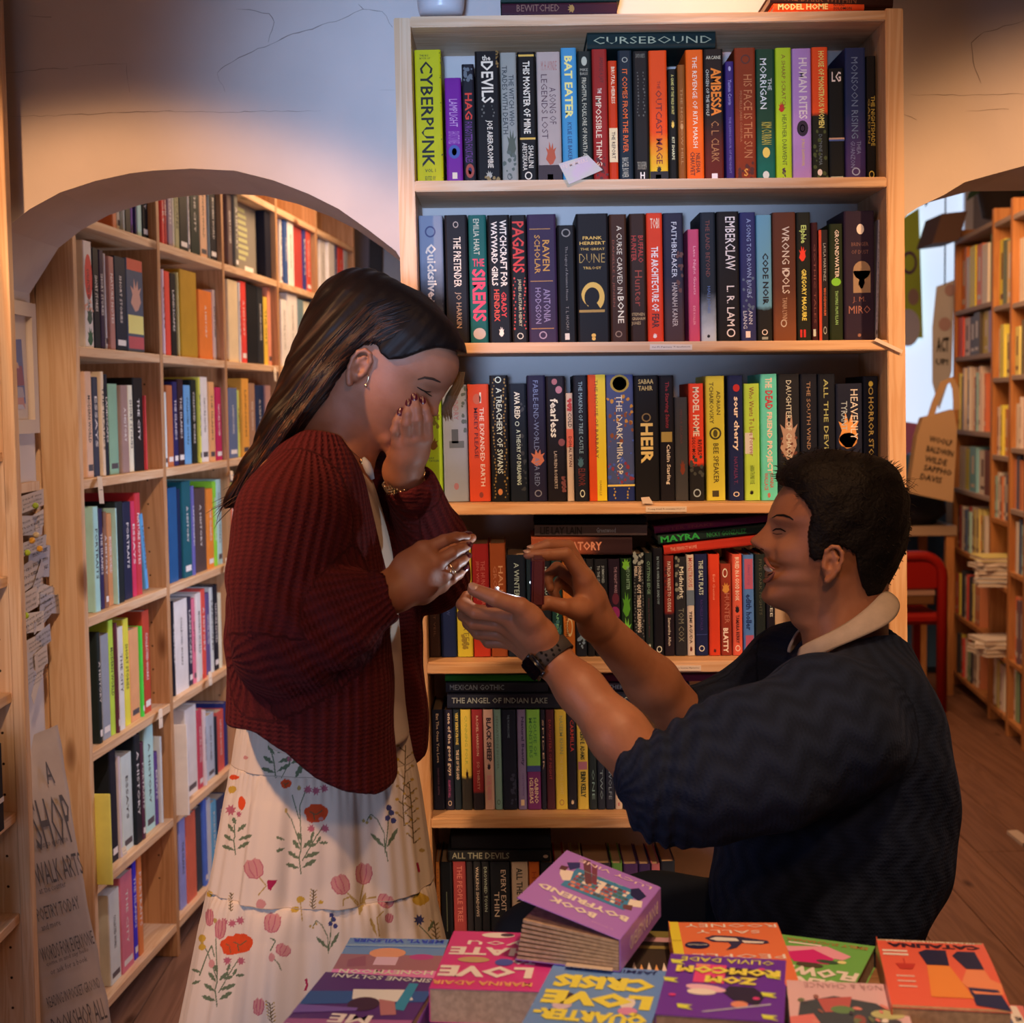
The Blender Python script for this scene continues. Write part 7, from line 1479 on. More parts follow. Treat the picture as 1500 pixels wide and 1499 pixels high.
# jewellery worn: earring, bracelet, ring, necklace
er = child_mb('earring',(lambda m: (m.lathe([(0,-.0022),(.0022,0),(0,.0022)],tuple(P(537,543,2.130)),8),m.tube(JT((539,548,2.130),(540,553,2.130),(538,560,2.131),(536,563,2.131)),.0007,6),m.lathe([(0,-.003),(.003,0),(0,.003)],tuple(P(536,565,2.131)),4))[0])(MB()),gold,woman)
mb = MB(); wa = (wrF-P(628,770,2.25)).normalized(); wa2 = Vector((-.42,-.25,.86)).normalized(); e1 = wa2.orthogonal().normalized(); e2 = wa2.cross(e1); bc_ = P(592,702,2.178)
for row in range(4):
    for k in range(34):
        a = 2*PI*(k+.5*(row % 2))/34; c = bc_+(e1*math.cos(a)*.0315+e2*math.sin(a)*.0295)+wa2*(row-1.5)*.0042; r_ = .0021+.0007*((k*7+row*3) % 3 == 0)
        bm = bmesh.new(); bmesh.ops.create_icosphere(bm,subdivisions=1,radius=r_,matrix=Matrix.Translation(c)); bm.verts.index_update(); mb.add([v.co.copy() for v in bm.verts],[[v.index for v in f.verts] for f in bm.faces]); bm.free()
child_mb('bracelet',mb,gold,woman)
mb = MB(); c = P(659,833,2.055); ax = (WN[2][1]-WN[2][0]).normalized(); e1 = ax.orthogonal().normalized(); e2 = ax.cross(e1); mb.tube([c+(e1*math.cos(t*PI/10)+e2*math.sin(t*PI/10))*.0112 for t in range(21)],.0009,6)
mb.lathe([(0,-.0025),(.0028,0),(0,.0025)],tuple(c+Vector((.002,-.0112,-.003))),6); child_mb('finger_ring',mb,gold,woman)
mb = MB(); on_face_strip(mb,WBVH,[(494,640),(505,652),(518,664),(530,672)],.0007,.001); mb.lathe([(0,-.004),(.003,0),(0,.004)],tuple(P(529,676,2.125)),6); child_mb('necklace',mb,gold,woman)
# hair: cap along the hairline, long fall swept back over the shoulder
HWF = mk([(134,3),(130,36),(122,64),(112,84),(102,97),(92,102),(75,106),(40,108),(-110,80)])
HWB = mk([(134,3),(130,44),(120,72),(100,96),(70,112),(35,117),(0,112),(-40,96),(-110,70)])
HWW = mk([(134,3),(130,34),(120,54),(100,69),(75,77),(40,80),(10,77),(-20,74),(-60,62),(-110,30)])
hw = Head(EAR,Xh,Yh,Zh,HWF,HWB,HWW,[],n=2.25,sig=.004)
wy = np.array([-.15,-.03,-.024,-.018,-.008,.006,.021,.036,.045,.052,.064,.080,.094,.12]); wz = np.array([-.2,-.2,-.03,.030,.036,.030,.029,.042,.056,.068,.084,.094,.101,.106])
fall = Field(k=.03)
fall.chain([hl(0,-.06,.05),P(515,500,2.19),P(470,560,2.16),P(425,625,2.13),P(378,685,2.12),P(345,726,2.12),P(330,746,2.12)],[.075,.066,.052,.035,.020,.008,.001],k=.03)
fall.chain([hl(.0,-.05,-.01),P(505,570,2.15),P(490,622,2.12),P(440,660,2.10),P(395,700,2.10)],[.06,.046,.030,.019,.006],k=.03)
fall.chain([hl(0,-.05,.0),P(470,600,2.26),P(420,680,2.28),P(380,800,2.30)],[.06,.05,.04,.02],k=.03)
flow = np.array([-.70,0,-.71]); cr = np.array([-.71,0,.70])
def wn(p): a = p@cr; return .0017*np.sin(a*330+2*np.sin(p[:,1]*60)+1.5*np.sin((p@flow)*14))*np.clip(1-(p[:,2]-1.75)*4,.3,1)
def whair(p):
    q = hw.loc(p); zc = np.interp(q[:,1],wy,wz); cap = np.maximum(hw(p)+wn(p)*.25,(zc-q[:,2])*.7); cap = np.maximum(cap,-(whead(p)+.003))
    earc = np.sqrt(((q-np.array([.075,-.006,.006]))**2/np.array([.03,.020,.030])**2).sum(1))-1
    d = smin(cap,fall(p)+wn(p),.012); face = np.minimum(q[:,1]+.026,zc-q[:,2]); return np.maximum(np.maximum(d,face*.8),-earc*.02)
flo,fhi = fall.bounds(); lo,hi = np.minimum(flo,hw.lo),np.maximum(fhi,hw.hi)
V,Q = polygonize(Fn(whair,lo,hi),.0026,lo,hi,slack=.012); V = relax(V,Q,1,.4)
HB_ = bvh_of(V,Q)
def hair_mat(name,c1,c2,c3):
    m = bpy.data.materials.new(name); m.use_nodes = True; nt = m.node_tree; b = nt.nodes['Principled BSDF']; L = nt.links.new
    tc = nt.nodes.new('ShaderNodeTexCoord'); mp = nt.nodes.new('ShaderNodeMapping'); mp.vector_type = 'TEXTURE'; mp.inputs['Rotation'].default_value = (0,math.radians(-45),0); mp.inputs['Scale'].default_value = (.16,.012,.008)
    L(tc.outputs['Object'],mp.inputs[0]); n = nt.nodes.new('ShaderNodeTexNoise'); n.inputs['Scale'].default_value = 1; n.inputs['Detail'].default_value = 4; n.inputs['Distortion'].default_value = .6; L(mp.outputs[0],n.inputs['Vector'])
    sx = nt.nodes.new('ShaderNodeSeparateXYZ'); L(tc.outputs['Object'],sx.inputs[0]); mr = nt.nodes.new('ShaderNodeMapRange')   # lengths grow browner away from the crown
    mr.inputs[1].default_value = .10; mr.inputs[2].default_value = -.08; L(sx.outputs[0],mr.inputs[0]); mu = nt.nodes.new('ShaderNodeMath'); mu.operation = 'MULTIPLY'; 
    cr_ = nt.nodes.new('ShaderNodeValToRGB'); e = cr_.color_ramp.elements; e[0].position = .38; e[0].color = (*c1,1); e[1].position = .62; e[1].color = (*c2,1); x = cr_.color_ramp.elements.new(.72); x.color = (*c3,1)
    L(n.outputs['Fac'],cr_.inputs[0]); mx = nt.nodes.new('ShaderNodeMix'); mx.data_type = 'RGBA'; mx.inputs[6].default_value = (*c1,1); L(mr.outputs[0],mx.inputs[0]); L(cr_.outputs[0],mx.inputs[7]); L(mx.outputs[2],b.inputs['Base Color'])
    b.inputs['Roughness'].default_value = .48; b.inputs['Specular IOR Level'].default_value = .14
    bp = nt.nodes.new('ShaderNodeBump'); bp.inputs['Strength'].default_value = .35; bp.inputs['Distance'].default_value = .002; L(n.outputs['Fac'],bp.inputs['Height']); L(bp.outputs[0],b.inputs['Normal']); return m
wh1 = hair_mat('hair_brown',(.007,.0045,.004),(.026,.009,.005),(.075,.024,.009))
child_np('hair',V,Q,wh1,woman)
# loose strands following the sweep of the hair
rs = random.Random(11); g1 = [[(600,424),(540,445),(480,510),(420,595),(370,670),(332,742)],[(610,470),(560,480),(500,530),(440,610),(385,690),(345,738)],[(560,500),(520,540),(480,600),(430,650),(385,690),(350,735)],[(530,545),(515,590),(490,630),(445,662),(400,700),(370,725)]]
mbs = [MB(),MB(),MB()]
for k in range(420):
    u = rs.uniform(0,2.999); i = int(u); f_ = u-i; gl = [((1-f_)*a[0]+f_*b[0],(1-f_)*a[1]+f_*b[1]) for a,b in zip(g1[i],g1[i+1])]
    t0 = rs.uniform(0,3.2); t1 = min(4.999,t0+rs.uniform(1.0,2.2)); pts = []; jx,jy = rs.uniform(-5,5),rs.uniform(-5,5); wob = rs.uniform(-3,3)
    for s_ in range(12):
        t = t0+(t1-t0)*s_/11; j = int(t); r_ = t-j; j2 = min(j+1,5); x = gl[j][0]*(1-r_)+gl[j2][0]*r_+jx+wob*math.sin(t*2.2); y = gl[j][1]*(1-r_)+gl[j2][1]*r_+jy+wob*math.cos(t*1.7)
        q = on_surface(HB_,x,y,.0005)
        if q is not None: pts.append(q)
    if len(pts) > 5 and all((a-b).length < .05 for a,b in zip(pts,pts[1:])):
        mbs[0 if rs.random() < .5 else (1 if t0 < 1.6 or rs.random() < .6 else 2)].tube(pts,[.0006]+[.0011]*(len(pts)-2)+[.0004],4,cap=False)
for k in range(46):   # wisps leaving the ends and the outline
    x,y = rs.uniform(335,400),0; y = 735-(x-335)*.95+rs.uniform(-6,10); L_ = rs.uniform(20,55); a = math.radians(rs.uniform(112,150)); y0_ = 2.12+rs.uniform(-.02,.02)
    mbs[1].tube(JT(*[(x+L_*t*math.cos(a)*1.0+6*math.sin(t*3+k),y+L_*t*math.sin(a),y0_) for t in (0,.35,.7,1)]),[.0009,.0008,.0006,.0002],4,cap=False)
for mb,c,nm in zip(mbs,((.009,.006,.006),(.045,.016,.008),(.13,.045,.014)),('loose_strands','brown_strands','copper_strands')):
    tag(child_mb(nm,mb,mat(nm,c,.42,.25),woman),kind='stuff')
mb = MB()   # the far lock hanging before her brow, golden light put into its colour
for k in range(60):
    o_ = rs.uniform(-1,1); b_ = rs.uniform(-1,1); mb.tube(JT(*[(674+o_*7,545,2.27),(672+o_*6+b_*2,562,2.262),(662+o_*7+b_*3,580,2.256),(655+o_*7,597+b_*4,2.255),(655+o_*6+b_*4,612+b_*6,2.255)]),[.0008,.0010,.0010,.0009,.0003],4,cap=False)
tag(child_mb('front_lock',mb,mat('lock_lit',(.11,.055,.018),.5),woman),kind='stuff')
# blouse seen in the opening, and the skirt
BL = Field(k=.03); BL.add(profile_loft([(650,470,508),(672,455,528),(705,440,545),(760,430,562),(810,425,574),(860,425,580),(960,420,588),(1040,400,594),(1080,390,600)],2.2,[(650,.07),(705,.13),(800,.135),(960,.12),(1080,.14)],n=2.0),k=.02)
BL.cut(Ell(P(497,640,2.2),(.05,.062,.045)),.006)
V,Q = polygonize(BL,.005); V = relax(V,Q,1)
cream = mat('cream_cotton',(.64,.57,.49),.85,.2,noise=.06,nscale=12,bump=.25,bscale=500)
child_np('blouse',V,Q,cream,woman)
mb = MB()   # standing frill and brooch at the throat
pts = JT((533,672,2.118),(537,680,2.11),(541,690,2.108),(546,702,2.11)); mb.tube(pts,[.003,.006,.006,.003],8); child_mb('blouse_tie',mb,mat('tie_grey',(.30,.32,.38),.7),woman)
OUT = [(1040,352,592),(1080,345,600),(1110,341,606),(1148,336,612),(1160,333,614),(1260,316,628),(1335,302,637),(1350,298,640),(1420,284,655),(1499,268,668),(1600,254,678),(1720,246,686),(1835,242,690)]
YSK = 2.23; sk_z = [P(a,y,YSK).z for y,a,b in OUT]; sk_x = [(P(a,y,YSK).x+P(b,y,YSK).x)/2 for y,a,b in OUT]; sk_r = [(P(b,y,YSK).x-P(a,y,YSK).x)/2 for y,a,b in OUT]
zs = sk_z[::-1]; zt1,zt2 = P(470,1150,YSK-.15).z,P(470,1345,YSK-.17).z; hemz = .13
def skirt_pt(t,th):
    z = sk_z[0]+(hemz-sk_z[0])*t; xc = np.interp(z,zs,sk_x[::-1]); rx = np.interp(z,zs,sk_r[::-1]); ry = rx*.80
    tier = 0 if z > zt1 else 1 if z > zt2 else 2; dz = [sk_z[0]-z,zt1-z,zt2-z][tier]; g = 1-math.exp(-dz/.03)
    amp = [.002,.0036,.0050][tier]*g+[.0,.003,.005][tier]*min(1,dz/.3); ph = tier*1.7; puff = [0,.003,.005][tier]*(1-math.exp(-dz/.010))
    f = amp*(math.sin(th*9+ph+dz*2)+.5*math.sin(th*19+2*ph+1.5*math.sin(th*3))+.22*math.sin(th*37+ph))+.0010*math.exp(-dz/.025)*math.sin(th*70+ph+2*math.sin(th*5))
    ww = 1-.85*abs(math.cos(th))**6
    return (xc+(rx+f*ww+puff)*math.cos(th),YSK-(ry+f+puff)*math.sin(th),z)
ths = np.concatenate([np.linspace(-.06,PI+.06,600),np.linspace(PI+.06,2*PI-.06,110)[1:-1]]); tv = (sk_z[0]-.58)/(sk_z[0]-hemz); ts = np.concatenate([np.linspace(0,tv,350),np.linspace(tv,1,40)[1:]])
NA,NT = len(ths),len(ts)-1; Vs = np.array([skirt_pt(t,a) for t in ts for a in ths],np.float32)
i = np.arange(NT*NA); r0 = i//NA; a0 = i % NA; a1 = (a0+1) % NA
Qs = np.stack([r0*NA+a0,(r0+1)*NA+a0,(r0+1)*NA+a1,r0*NA+a1],1)
def cloth_mat():
    m = bpy.data.materials.new('printed_cotton'); m.use_nodes = True; nt = m.node_tree; b = nt.nodes['Principled BSDF']; at = nt.nodes.new('ShaderNodeAttribute'); at.attribute_name = 'print'; nt.links.new(at.outputs['Color'],b.inputs['Base Color'])
    b.inputs['Roughness'].default_value = .85; b.inputs['Specular IOR Level'].default_value = .15; tc = nt.nodes.new('ShaderNodeTexCoord'); n = nt.nodes.new('ShaderNodeTexNoise'); n.inputs['Scale'].default_value = 450; nt.links.new(tc.outputs['Object'],n.inputs['Vector'])
    bp = nt.nodes.new('ShaderNodeBump'); bp.inputs['Strength'].default_value = .2; bp.inputs['Distance'].default_value = .001; nt.links.new(n.outputs['Fac'],bp.inputs['Height']); nt.links.new(bp.outputs[0],b.inputs['Normal']); return m
sko = child_np('skirt',Vs,Qs,cloth_mat(),woman)
VP = (Vs-np.array(CAM0,np.float32))@np.array(CAMR,np.float32); VPX = CXP+F*VP[:,0]/-VP[:,2]; VPY = CYP-F*VP[:,1]/-VP[:,2]; SCOL = np.tile(np.array([.66,.59,.50],np.float32),(len(Vs),1))
for a,b in ((zt1,1),(zt2,2)):     # gathered seams
    mb = MB(); tt = (sk_z[0]-a)/(sk_z[0]-hemz); mb.tube([Vector(skirt_pt(tt-.0005,2*PI*k/160)) for k in range(161)],.0007,4,cap=False); child_mb('seam',mb,mat('seam_thread',(.42,.36,.30),.9),woman)
PRM = [c for c in ((.62,.075,.02),(.12,.17,.10),(.52,.25,.24),(.42,.12,.17),(.50,.34,.05),(.05,.06,.19),(.14,.11,.05),(.40,.30,.10),(.35,.02,.08))]
RED,GRN,PNK,ROSE,YEL,BLU,BRN,OLV,MAG = range(9)
class Print:
    """draws printed shapes given in picture-plane units and lays them on the cloth"""
    def __init__(s): s.n = 0
    def poly(s,pts,col):
        X = np.array([p[0] for p in pts]); Y = np.array([p[1] for p in pts]); m = np.nonzero((VPX > X.min()) & (VPX < X.max()) & (VPY > Y.min()) & (VPY < Y.max()))[0]
        if not len(m): return
        x,y = VPX[m],VPY[m]; ins = np.zeros(len(m),bool)
        for k in range(len(pts)):
            x0,y0,x1,y1 = X[k-1],Y[k-1],X[k],Y[k]; c = ((y0 > y) != (y1 > y)); ins ^= c & (x < (x1-x0)*(y-y0)/np.where(y1 == y0,1e-9,y1-y0)+x0)
        SCOL[m[ins]] = PRM[col]
    def leaf(s,x,y,a,L,w,col):
        a = math.radians(a); u,v = (math.cos(a),math.sin(a)),(-math.sin(a),math.cos(a)); P_ = []
        for t,k in ((0,0),(.2,.55),(.35,.4),(.5,1),(.65,.6),(.8,.7),(1,0)): P_.append((x+u[0]*L*t+v[0]*w*k,y+u[1]*L*t+v[1]*w*k))
        for t,k in ((.85,.5),(.65,.8),(.5,.5),(.35,.8),(.2,.3)): P_.append((x+u[0]*L*t-v[0]*w*k,y+u[1]*L*t-v[1]*w*k))
        s.poly(P_,col)
    def stem(s,pts,col,w=1.1):
        w = max(w*1.15,1.5)
        for (a,b),(c,d) in zip(pts,pts[1:]):
            l = math.hypot(c-a,d-b)+1e-6; n = (-(d-b)/l*w*.5,(c-a)/l*w*.5); s.poly([(a-n[0],b-n[1]),(c-n[0],d-n[1]),(c+n[0],d+n[1]),(a+n[0],b+n[1])],col)
    def blob(s,x,y,rx,ry,col,n=12,j=.15,rot=0,seed=1):
        r_ = random.Random(seed); P_ = []
        for k in range(n): a = 2*PI*k/n; f = 1-r_.uniform(0,j); X,Y_ = rx*f*math.cos(a),ry*f*math.sin(a); P_.append((x+X*math.cos(rot)-Y_*math.sin(rot),y+X*math.sin(rot)+Y_*math.cos(rot)))
        s.poly(P_,col)
    def poppy(s,x,y,r_): s.blob(x,y,r_,r_*.85,RED,16,.22,0,3); s.stem([(x-r_*.5,y-r_*.1),(x,y+r_*.15),(x+r_*.5,y-r_*.2)],BRN,1); s.stem([(x-r_*.2,y+r_*.1),(x-r_*.1,y+r_*.6)],BRN,.7)
    def star(s,x,y,r_,col): s.poly([(x+r_*(1 if k % 2 else .55)*math.cos(k*PI/8),y+r_*(1 if k % 2 else .55)*math.sin(k*PI/8)) for k in range(16)],col)
    def tulip(s,x,y,w,h,rot=0):
        c_,sn = math.cos(rot),math.sin(rot); T = lambda X,Y_: (x+X*c_-Y_*sn,y+X*sn+Y_*c_)
        s.poly([T(*p) for p in ((-w*.5,-h*.3),(-w*.55,0),(-w*.4,h*.38),(0,h*.5),(w*.4,h*.38),(w*.55,0),(w*.45,-h*.35),(w*.22,-h*.5),(0,-h*.42),(-w*.25,-h*.5))],PNK)
        for X in (-.2,.12): s.stem([T(X*w,-h*.4),T(X*w*1.3,0),T(X*w*.5,h*.4)],ROSE,.8)
        s.stem([T(-w*.5,-h*.3),T(-w*.55,0),T(-w*.4,h*.38),T(0,h*.5),T(w*.4,h*.38),T(w*.55,0),T(w*.45,-h*.35)],ROSE,.8)
    def sprig(s,x,y,sc=1.,fl=1,top=(0,-70)):
        tx,ty = x+top[0]*sc,y+top[1]*sc; s.stem([(x,y),(x-3*sc,y-25*sc),(x+(tx-x)*.6,y+(ty-y)*.6),(tx,ty)],GRN,1.5)
        for dx,dy,a,L in ((-2,-8,200,22),(2,-10,-30,24),(-3,-22,215,20),(3,-24,-20,26),(-2,-36,235,18),(2,-38,-40,20),(0,-50,250,12)): s.leaf(x+dx*sc,y+dy*sc,a,L*sc,4.2*sc,GRN)
        if fl: s.poppy(tx+4*sc,ty-6*sc,19*sc)
    def bouquet(s,x,y,sc=1.):   # the red poppy bunch with small pink heads
        s.sprig(x,y,sc,0,(0,-60)); s.stem([(x+2*sc,y-20*sc),(x+22*sc,y-55*sc),(x+32*sc,y-70*sc)],GRN,1.3); s.stem([(x,y-40*sc),(x-14*sc,y-80*sc),(x-22*sc,y-92*sc)],GRN,1.2); s.stem([(x,y-50*sc),(x-2*sc,y-100*sc),(x+8*sc,y-125*sc)],GRN,1)
        s.poppy(x+22*sc,y-90*sc,19*sc)
        for dx,dy in ((15,-67),(35,-67),(22,-122),(10,-124),(34,-126)): s.star(x+dx*sc,y+dy*sc,7*sc,ROSE)
        for dx,dy,a in ((10,-40,-20),(22,-44,-60),(26,-46,0),(14,-50,-70),(-24,-50,200),(-24,-38,160)): s.leaf(x+dx*sc,y+dy*sc,a,14*sc,3*sc,GRN)
        s.blob(x-22*sc,y-93*sc,2.5*sc,4*sc,OLV); s.blob(x-3*sc,y-126*sc,3*sc,4*sc,OLV)
    def tulips(s,x,y,sc=1.):
        s.stem([(x,y),(x-3*sc,y-18*sc),(x-22*sc,y-35*sc)],OLV,1.8); s.stem([(x,y),(x+1*sc,y-24*sc),(x+6*sc,y-48*sc)],OLV,1.8); s.stem([(x,y),(x+4*sc,y-22*sc),(x+24*sc,y-26*sc)],OLV,1.8)
        s.stem([(x-2*sc,y-12*sc),(x-14*sc,y-26*sc),(x-24*sc,y-22*sc),(x-24*sc,y-12*sc)],OLV,1.8); s.leaf(x,y,-75,34*sc,4*sc,OLV)
        s.tulip(x-28*sc,y-44*sc,24*sc,30*sc,-.4); s.tulip(x+6*sc,y-60*sc,22*sc,32*sc,.1); s.tulip(x+38*sc,y-20*sc,22*sc,20*sc,.5)
    def bluebells(s,x,y,sc=1.):
        s.stem([(x,y),(x-1*sc,y-30*sc),(x-12*sc,y-52*sc),(x-22*sc,y-60*sc),(x-28*sc,y-50*sc)],GRN,1); s.stem([(x,y),(x+4*sc,y-34*sc),(x+6*sc,y-66*sc)],GRN,1.1); s.leaf(x,y-8*sc,225,32*sc,4*sc,GRN); s.leaf(x+2*sc,y-8*sc,-60,36*sc,4*sc,GRN)
        for dx,dy in ((6,-70),(10,-62),(13,-50),(4,-54)): s.blob(x+dx*sc,y+dy*sc,5*sc,6*sc,BLU,8,.3)
        for dx,dy in ((-28,-47),(-22,-54),(-33,-50)): s.blob(x+dx*sc,y+dy*sc,2.5*sc,3*sc,OLV,8)
    def branch(s,x,y,sc=1.,top=(8,-110)):
        tx,ty = top; s.stem([(x,y),(x-2*sc,y+ty*.3*sc),(x+tx*.5*sc,y+ty*.6*sc),(x+tx*sc,y+ty*sc)],BRN,1); r_ = random.Random(int(x))
        for k in range(12): t = k/12; sx_ = -1 if k % 2 else 1; X,Y_ = x+tx*t*sc,y+ty*t*sc; s.stem([(X,Y_),(X+sx_*9*sc,Y_-7*sc)],BRN,.7); s.blob(X+sx_*11*sc,Y_-9*sc,3.4*sc,2.6*sc,OLV if k % 3 else YEL,7,.3,seed=k)
PR = Print()
PR.sprig(404,1140,.95,0,(-10,-62)); PR.poppy(420,1089,14); PR.leaf(432,1140,-60,24,5,GRN); PR.star(424,1112,5,ROSE); PR.leaf(426,1118,-20,18,4,GRN); PR.stem([(412,1140),(424,1118),(428,1092)],GRN)
PR.bouquet(441,1281,1.0); PR.poppy(419,1148,9); PR.stem([(438,1200),(428,1165)],GRN)
PR.blob(343,1139,8,4,RED); PR.blob(340,1157,7,7,YEL,9,.3); PR.blob(354,1177,6,11,RED); PR.star(338,1187,9,ROSE); PR.star(350,1193,5,ROSE); PR.sprig(345,1253,.9,0,(-2,-50))
PR.tulip(372,1273,25,30,-.3); PR.stem([(380,1286),(390,1298),(378,1312)],OLV,1.6); PR.poly([(391,1290),(407,1289),(402,1297),(396,1305),(392,1302)],MAG); PR.blob(382,1325,8,8,PNK); 
PR.tulips(527,1340,1.0); PR.tulip(570,1345,10,14,.2); PR.stem([(556,1372),(552,1345),(562,1335)],OLV,1.5); PR.leaf(552,1372,-110,30,3,OLV)
PR.bluebells(564,1250,.95); PR.stem([(566,1248),(568,1262)],GRN)
for x,y in ((440,1318),(432,1333)): PR.blob(x,y,7,6,YEL,9,.3)
PR.stem([(440,1322),(443,1350)],OLV); PR.branch(458,1332,.4,(4,-70)); PR.blob(470,1322,4,3,YEL)
PR.bluebells(481,1397,.8); PR.bouquet(318,1475,1.0); PR.poppy(352,1382,20); PR.tulip(399,1352,22,30,.2); PR.tulip(415,1392,20,18,.4); PR.stem([(395,1375),(404,1378),(396,1393)],GRN,1.6); PR.stem([(398,1402),(408,1412),(412,1422)],GRN,1.4); PR.blob(398,1403,5,7,PNK)
PR.tulip(379,1475,14,26,.1); PR.branch(398,1499,.5,(-6,-60)); PR.stem([(448,1434),(450,1444),(447,1452)],MAG,3); PR.tulip(323,1361,14,30,.1); PR.tulip(307,1344,10,26,0); PR.branch(338,1335,.3,(2,-90)); PR.blob(307,1310,5,5,YEL); PR.blob(296,1375,6,6,YEL); PR.blob(296,1388,6,5,YEL); PR.stem([(292,1430),(303,1400),(310,1385),(314,1402)],GRN,1.6); PR.blob(310,1412,5,7,PNK)
PR.branch(592,1210,1.0,(2,-118)); PR.branch(606,1236,.8,(-8,-110)); PR.stem([(611,1264),(614,1278)],MAG,3); PR.blob(618,1246,5,3,OLV)
PR.blob(616,1318,14,10,YEL,12,.2); PR.star(614,1348,9,BLU); PR.stem([(614,1356),(626,1368),(640,1385)],GRN,1.4); PR.branch(640,1390,.5,(-8,-80)); PR.leaf(626,1366,-60,20,3,GRN)
rs = random.Random(21)
for x,y,k in ((300,1455,2),(360,1110,1),(470,1200,1),(500,1225,3),(520,1445,0),(560,1450,2),(600,1420,1)):
    if k == 1: PR.blob(x,y,4,3,PNK)
at = sko.data.color_attributes.new('print','FLOAT_COLOR','POINT'); at.data.foreach_set('color',np.concatenate([SCOL,np.ones((len(SCOL),1),np.float32)],1).ravel())
# cardigan: near half, far half, sleeves; open at the front
maroon = knit_mat('maroon_wool',(.085,.010,.012),(.036,.0045,.006),.0125,False,depth=.003)
C = Field(k=.03)
near = profile_loft([(640,462,500),(660,430,512),(690,396,528),(730,366,545),(780,352,560),(850,344,572),(920,342,578),(1000,343,581),(1060,344,583),(1110,344,584),(1175,344,585)],2.16,[(640,.035,2.14),(690,.11,2.13),(780,.15,2.14),(920,.15,2.14),(1175,.155,2.14)],n=2.6)
far = profile_loft([(655,470,560),(690,440,590),(760,420,604),(850,410,612),(950,400,619),(1020,395,624),(1090,390,627),(1150,390,627)],2.30,[(655,.05),(690,.08),(850,.09),(1150,.095)],n=2.4)
C.add(near,k=.02).add(far,k=.02)
C.chain([P(455,705,2.10),P(425,765,2.04),P(414,850,2.01),P(412,925,1.995)],[.066,.072,.068,.062],k=.03)
C.chain([P(412,932,1.995),P(440,928,1.985),P(490,905,1.99),P(552,874,2.01)],[.068,.067,.056,.040],k=.025)
C.add(Ell(P(410,962,1.99),(.052,.05,.036)),k=.03)
C.chain([P(550,715,2.32),P(612,790,2.34),P(640,845,2.32)],[.06,.054,.044],k=.03)
SL = Field(k=.025); SL.chain([P(636,848,2.31),P(632,790,2.26),P(604,716,2.185)],[.056,.050,.040],k=.025); SL.cut(Prim(P(602,708,2.182),P(588,680,2.16),.030,.040),.004)
C.cut(Prim(P(540,880,2.01),P(590,857,2.025),.034,.041),.005); 
C.cut(Prim(hl(0,0,-.05),P(505,655,2.2),.05,.062),.01)
class Gap:      # the front opening between the two halves
    lo = np.array([-9,2.10,0],np.float32); hi = np.array([9,2.26,3],np.float32)
    def __call__(s,p):
        cx_ = np.interp(p[:,2],[P(0,y,2.13).z for y in (1175,1000,900,820,760,705,660,630)],[P(x,y,2.13).x for x,y in ((584,1175),(580,1000),(574,900),(563,820),(549,760),(533,705),(512,660),(490,630))]); w = .045
        return np.maximum(np.abs(p[:,1]-2.185)-w,(cx_-.03)-p[:,0]+np.abs(p[:,1]-2.185)*.4)*.8
C.cut(Gap(),.008)
hemN = lambda x: np.interp(x,[P(a,b,2.05).x for a,b in ((330,1062),(380,1068),(430,1092),(470,1125),(510,1148),(555,1162),(585,1157))],[P(a,b,2.05).z for a,b in ((330,1062),(380,1068),(430,1092),(470,1125),(510,1148),(555,1162),(585,1157))])
hemF = lambda x: np.interp(x,[P(a,b,2.30).x for a,b in ((380,1090),(590,1122),(628,1100))],[P(a,b,2.30).z for a,b in ((380,1090),(590,1122),(628,1100))])
arm_a,arm_b = V3(P(388,960,1.99)),V3(P(552,874,2.01))
def cpost(p,d):
    d = smin(d,SL(p).astype(np.float32),.008); t = np.clip((p[:,1]-2.2)/.06,0,1); hem = hemN(p[:,0])*(1-t)+hemF(p[:,0])*t; d = np.maximum(d,(hem-p[:,2])*.8)
    d = d-.0032*np.sin(p[:,0]*30+p[:,2]*26+2*np.sin(p[:,1]*14))*np.sin(p[:,2]*21-p[:,0]*12)
    f = np.exp(-((p[:,0]-P(440,900,2).x)/.10)**2-((p[:,2]-P(440,930,2).z)/.07)**2)*(p[:,1] < 2.1)
    return d-f*.0045*np.sin((p[:,0]*.75+p[:,2]*.66)*150)
C.post = cpost
V,Q = polygonize(C,.0038,slack=.012); V = relax(V,Q,4,.5)
co = child_np('cardigan',V,Q,maroon,woman)
knit_uv(co,V,[(P(470,640,2.17),P(455,1170,2.17),.14),(P(440,705,2.07),P(390,945,1.99),.07),(P(330,970,1.985),P(555,873,2.01),.055),(P(600,760,2.34),P(664,842,2.33),.05),(P(664,845,2.32),P(612,722,2.195),.04)],0)
for x in (-.09,.07):   # shoes under the hem
    S_ = Field(k=.02); b0 = Vector((P(470,1400,2.22).x+x,2.22+x*.6,0)); S_.chain([b0+Vector((-.05,0,.05)),b0+Vector((.05,0,.04)),b0+Vector((.14,0,.032))],[.040,.038,.030]); V,Q = polygonize(S_,.005); child_np('shoe',V,Q,mat('shoe_tan',(.12,.06,.03),.5),woman)
mb = MB()
for x in (-.09,.07): mb.tube([Vector((P(470,1400,2.22).x+x-.04,2.22+x*.6,.06)),Vector((P(470,1400,2.22).x+x-.02,2.22+x*.5,.45))],[.035,.05],12)
child_mb('leg',mb,wskin,woman)
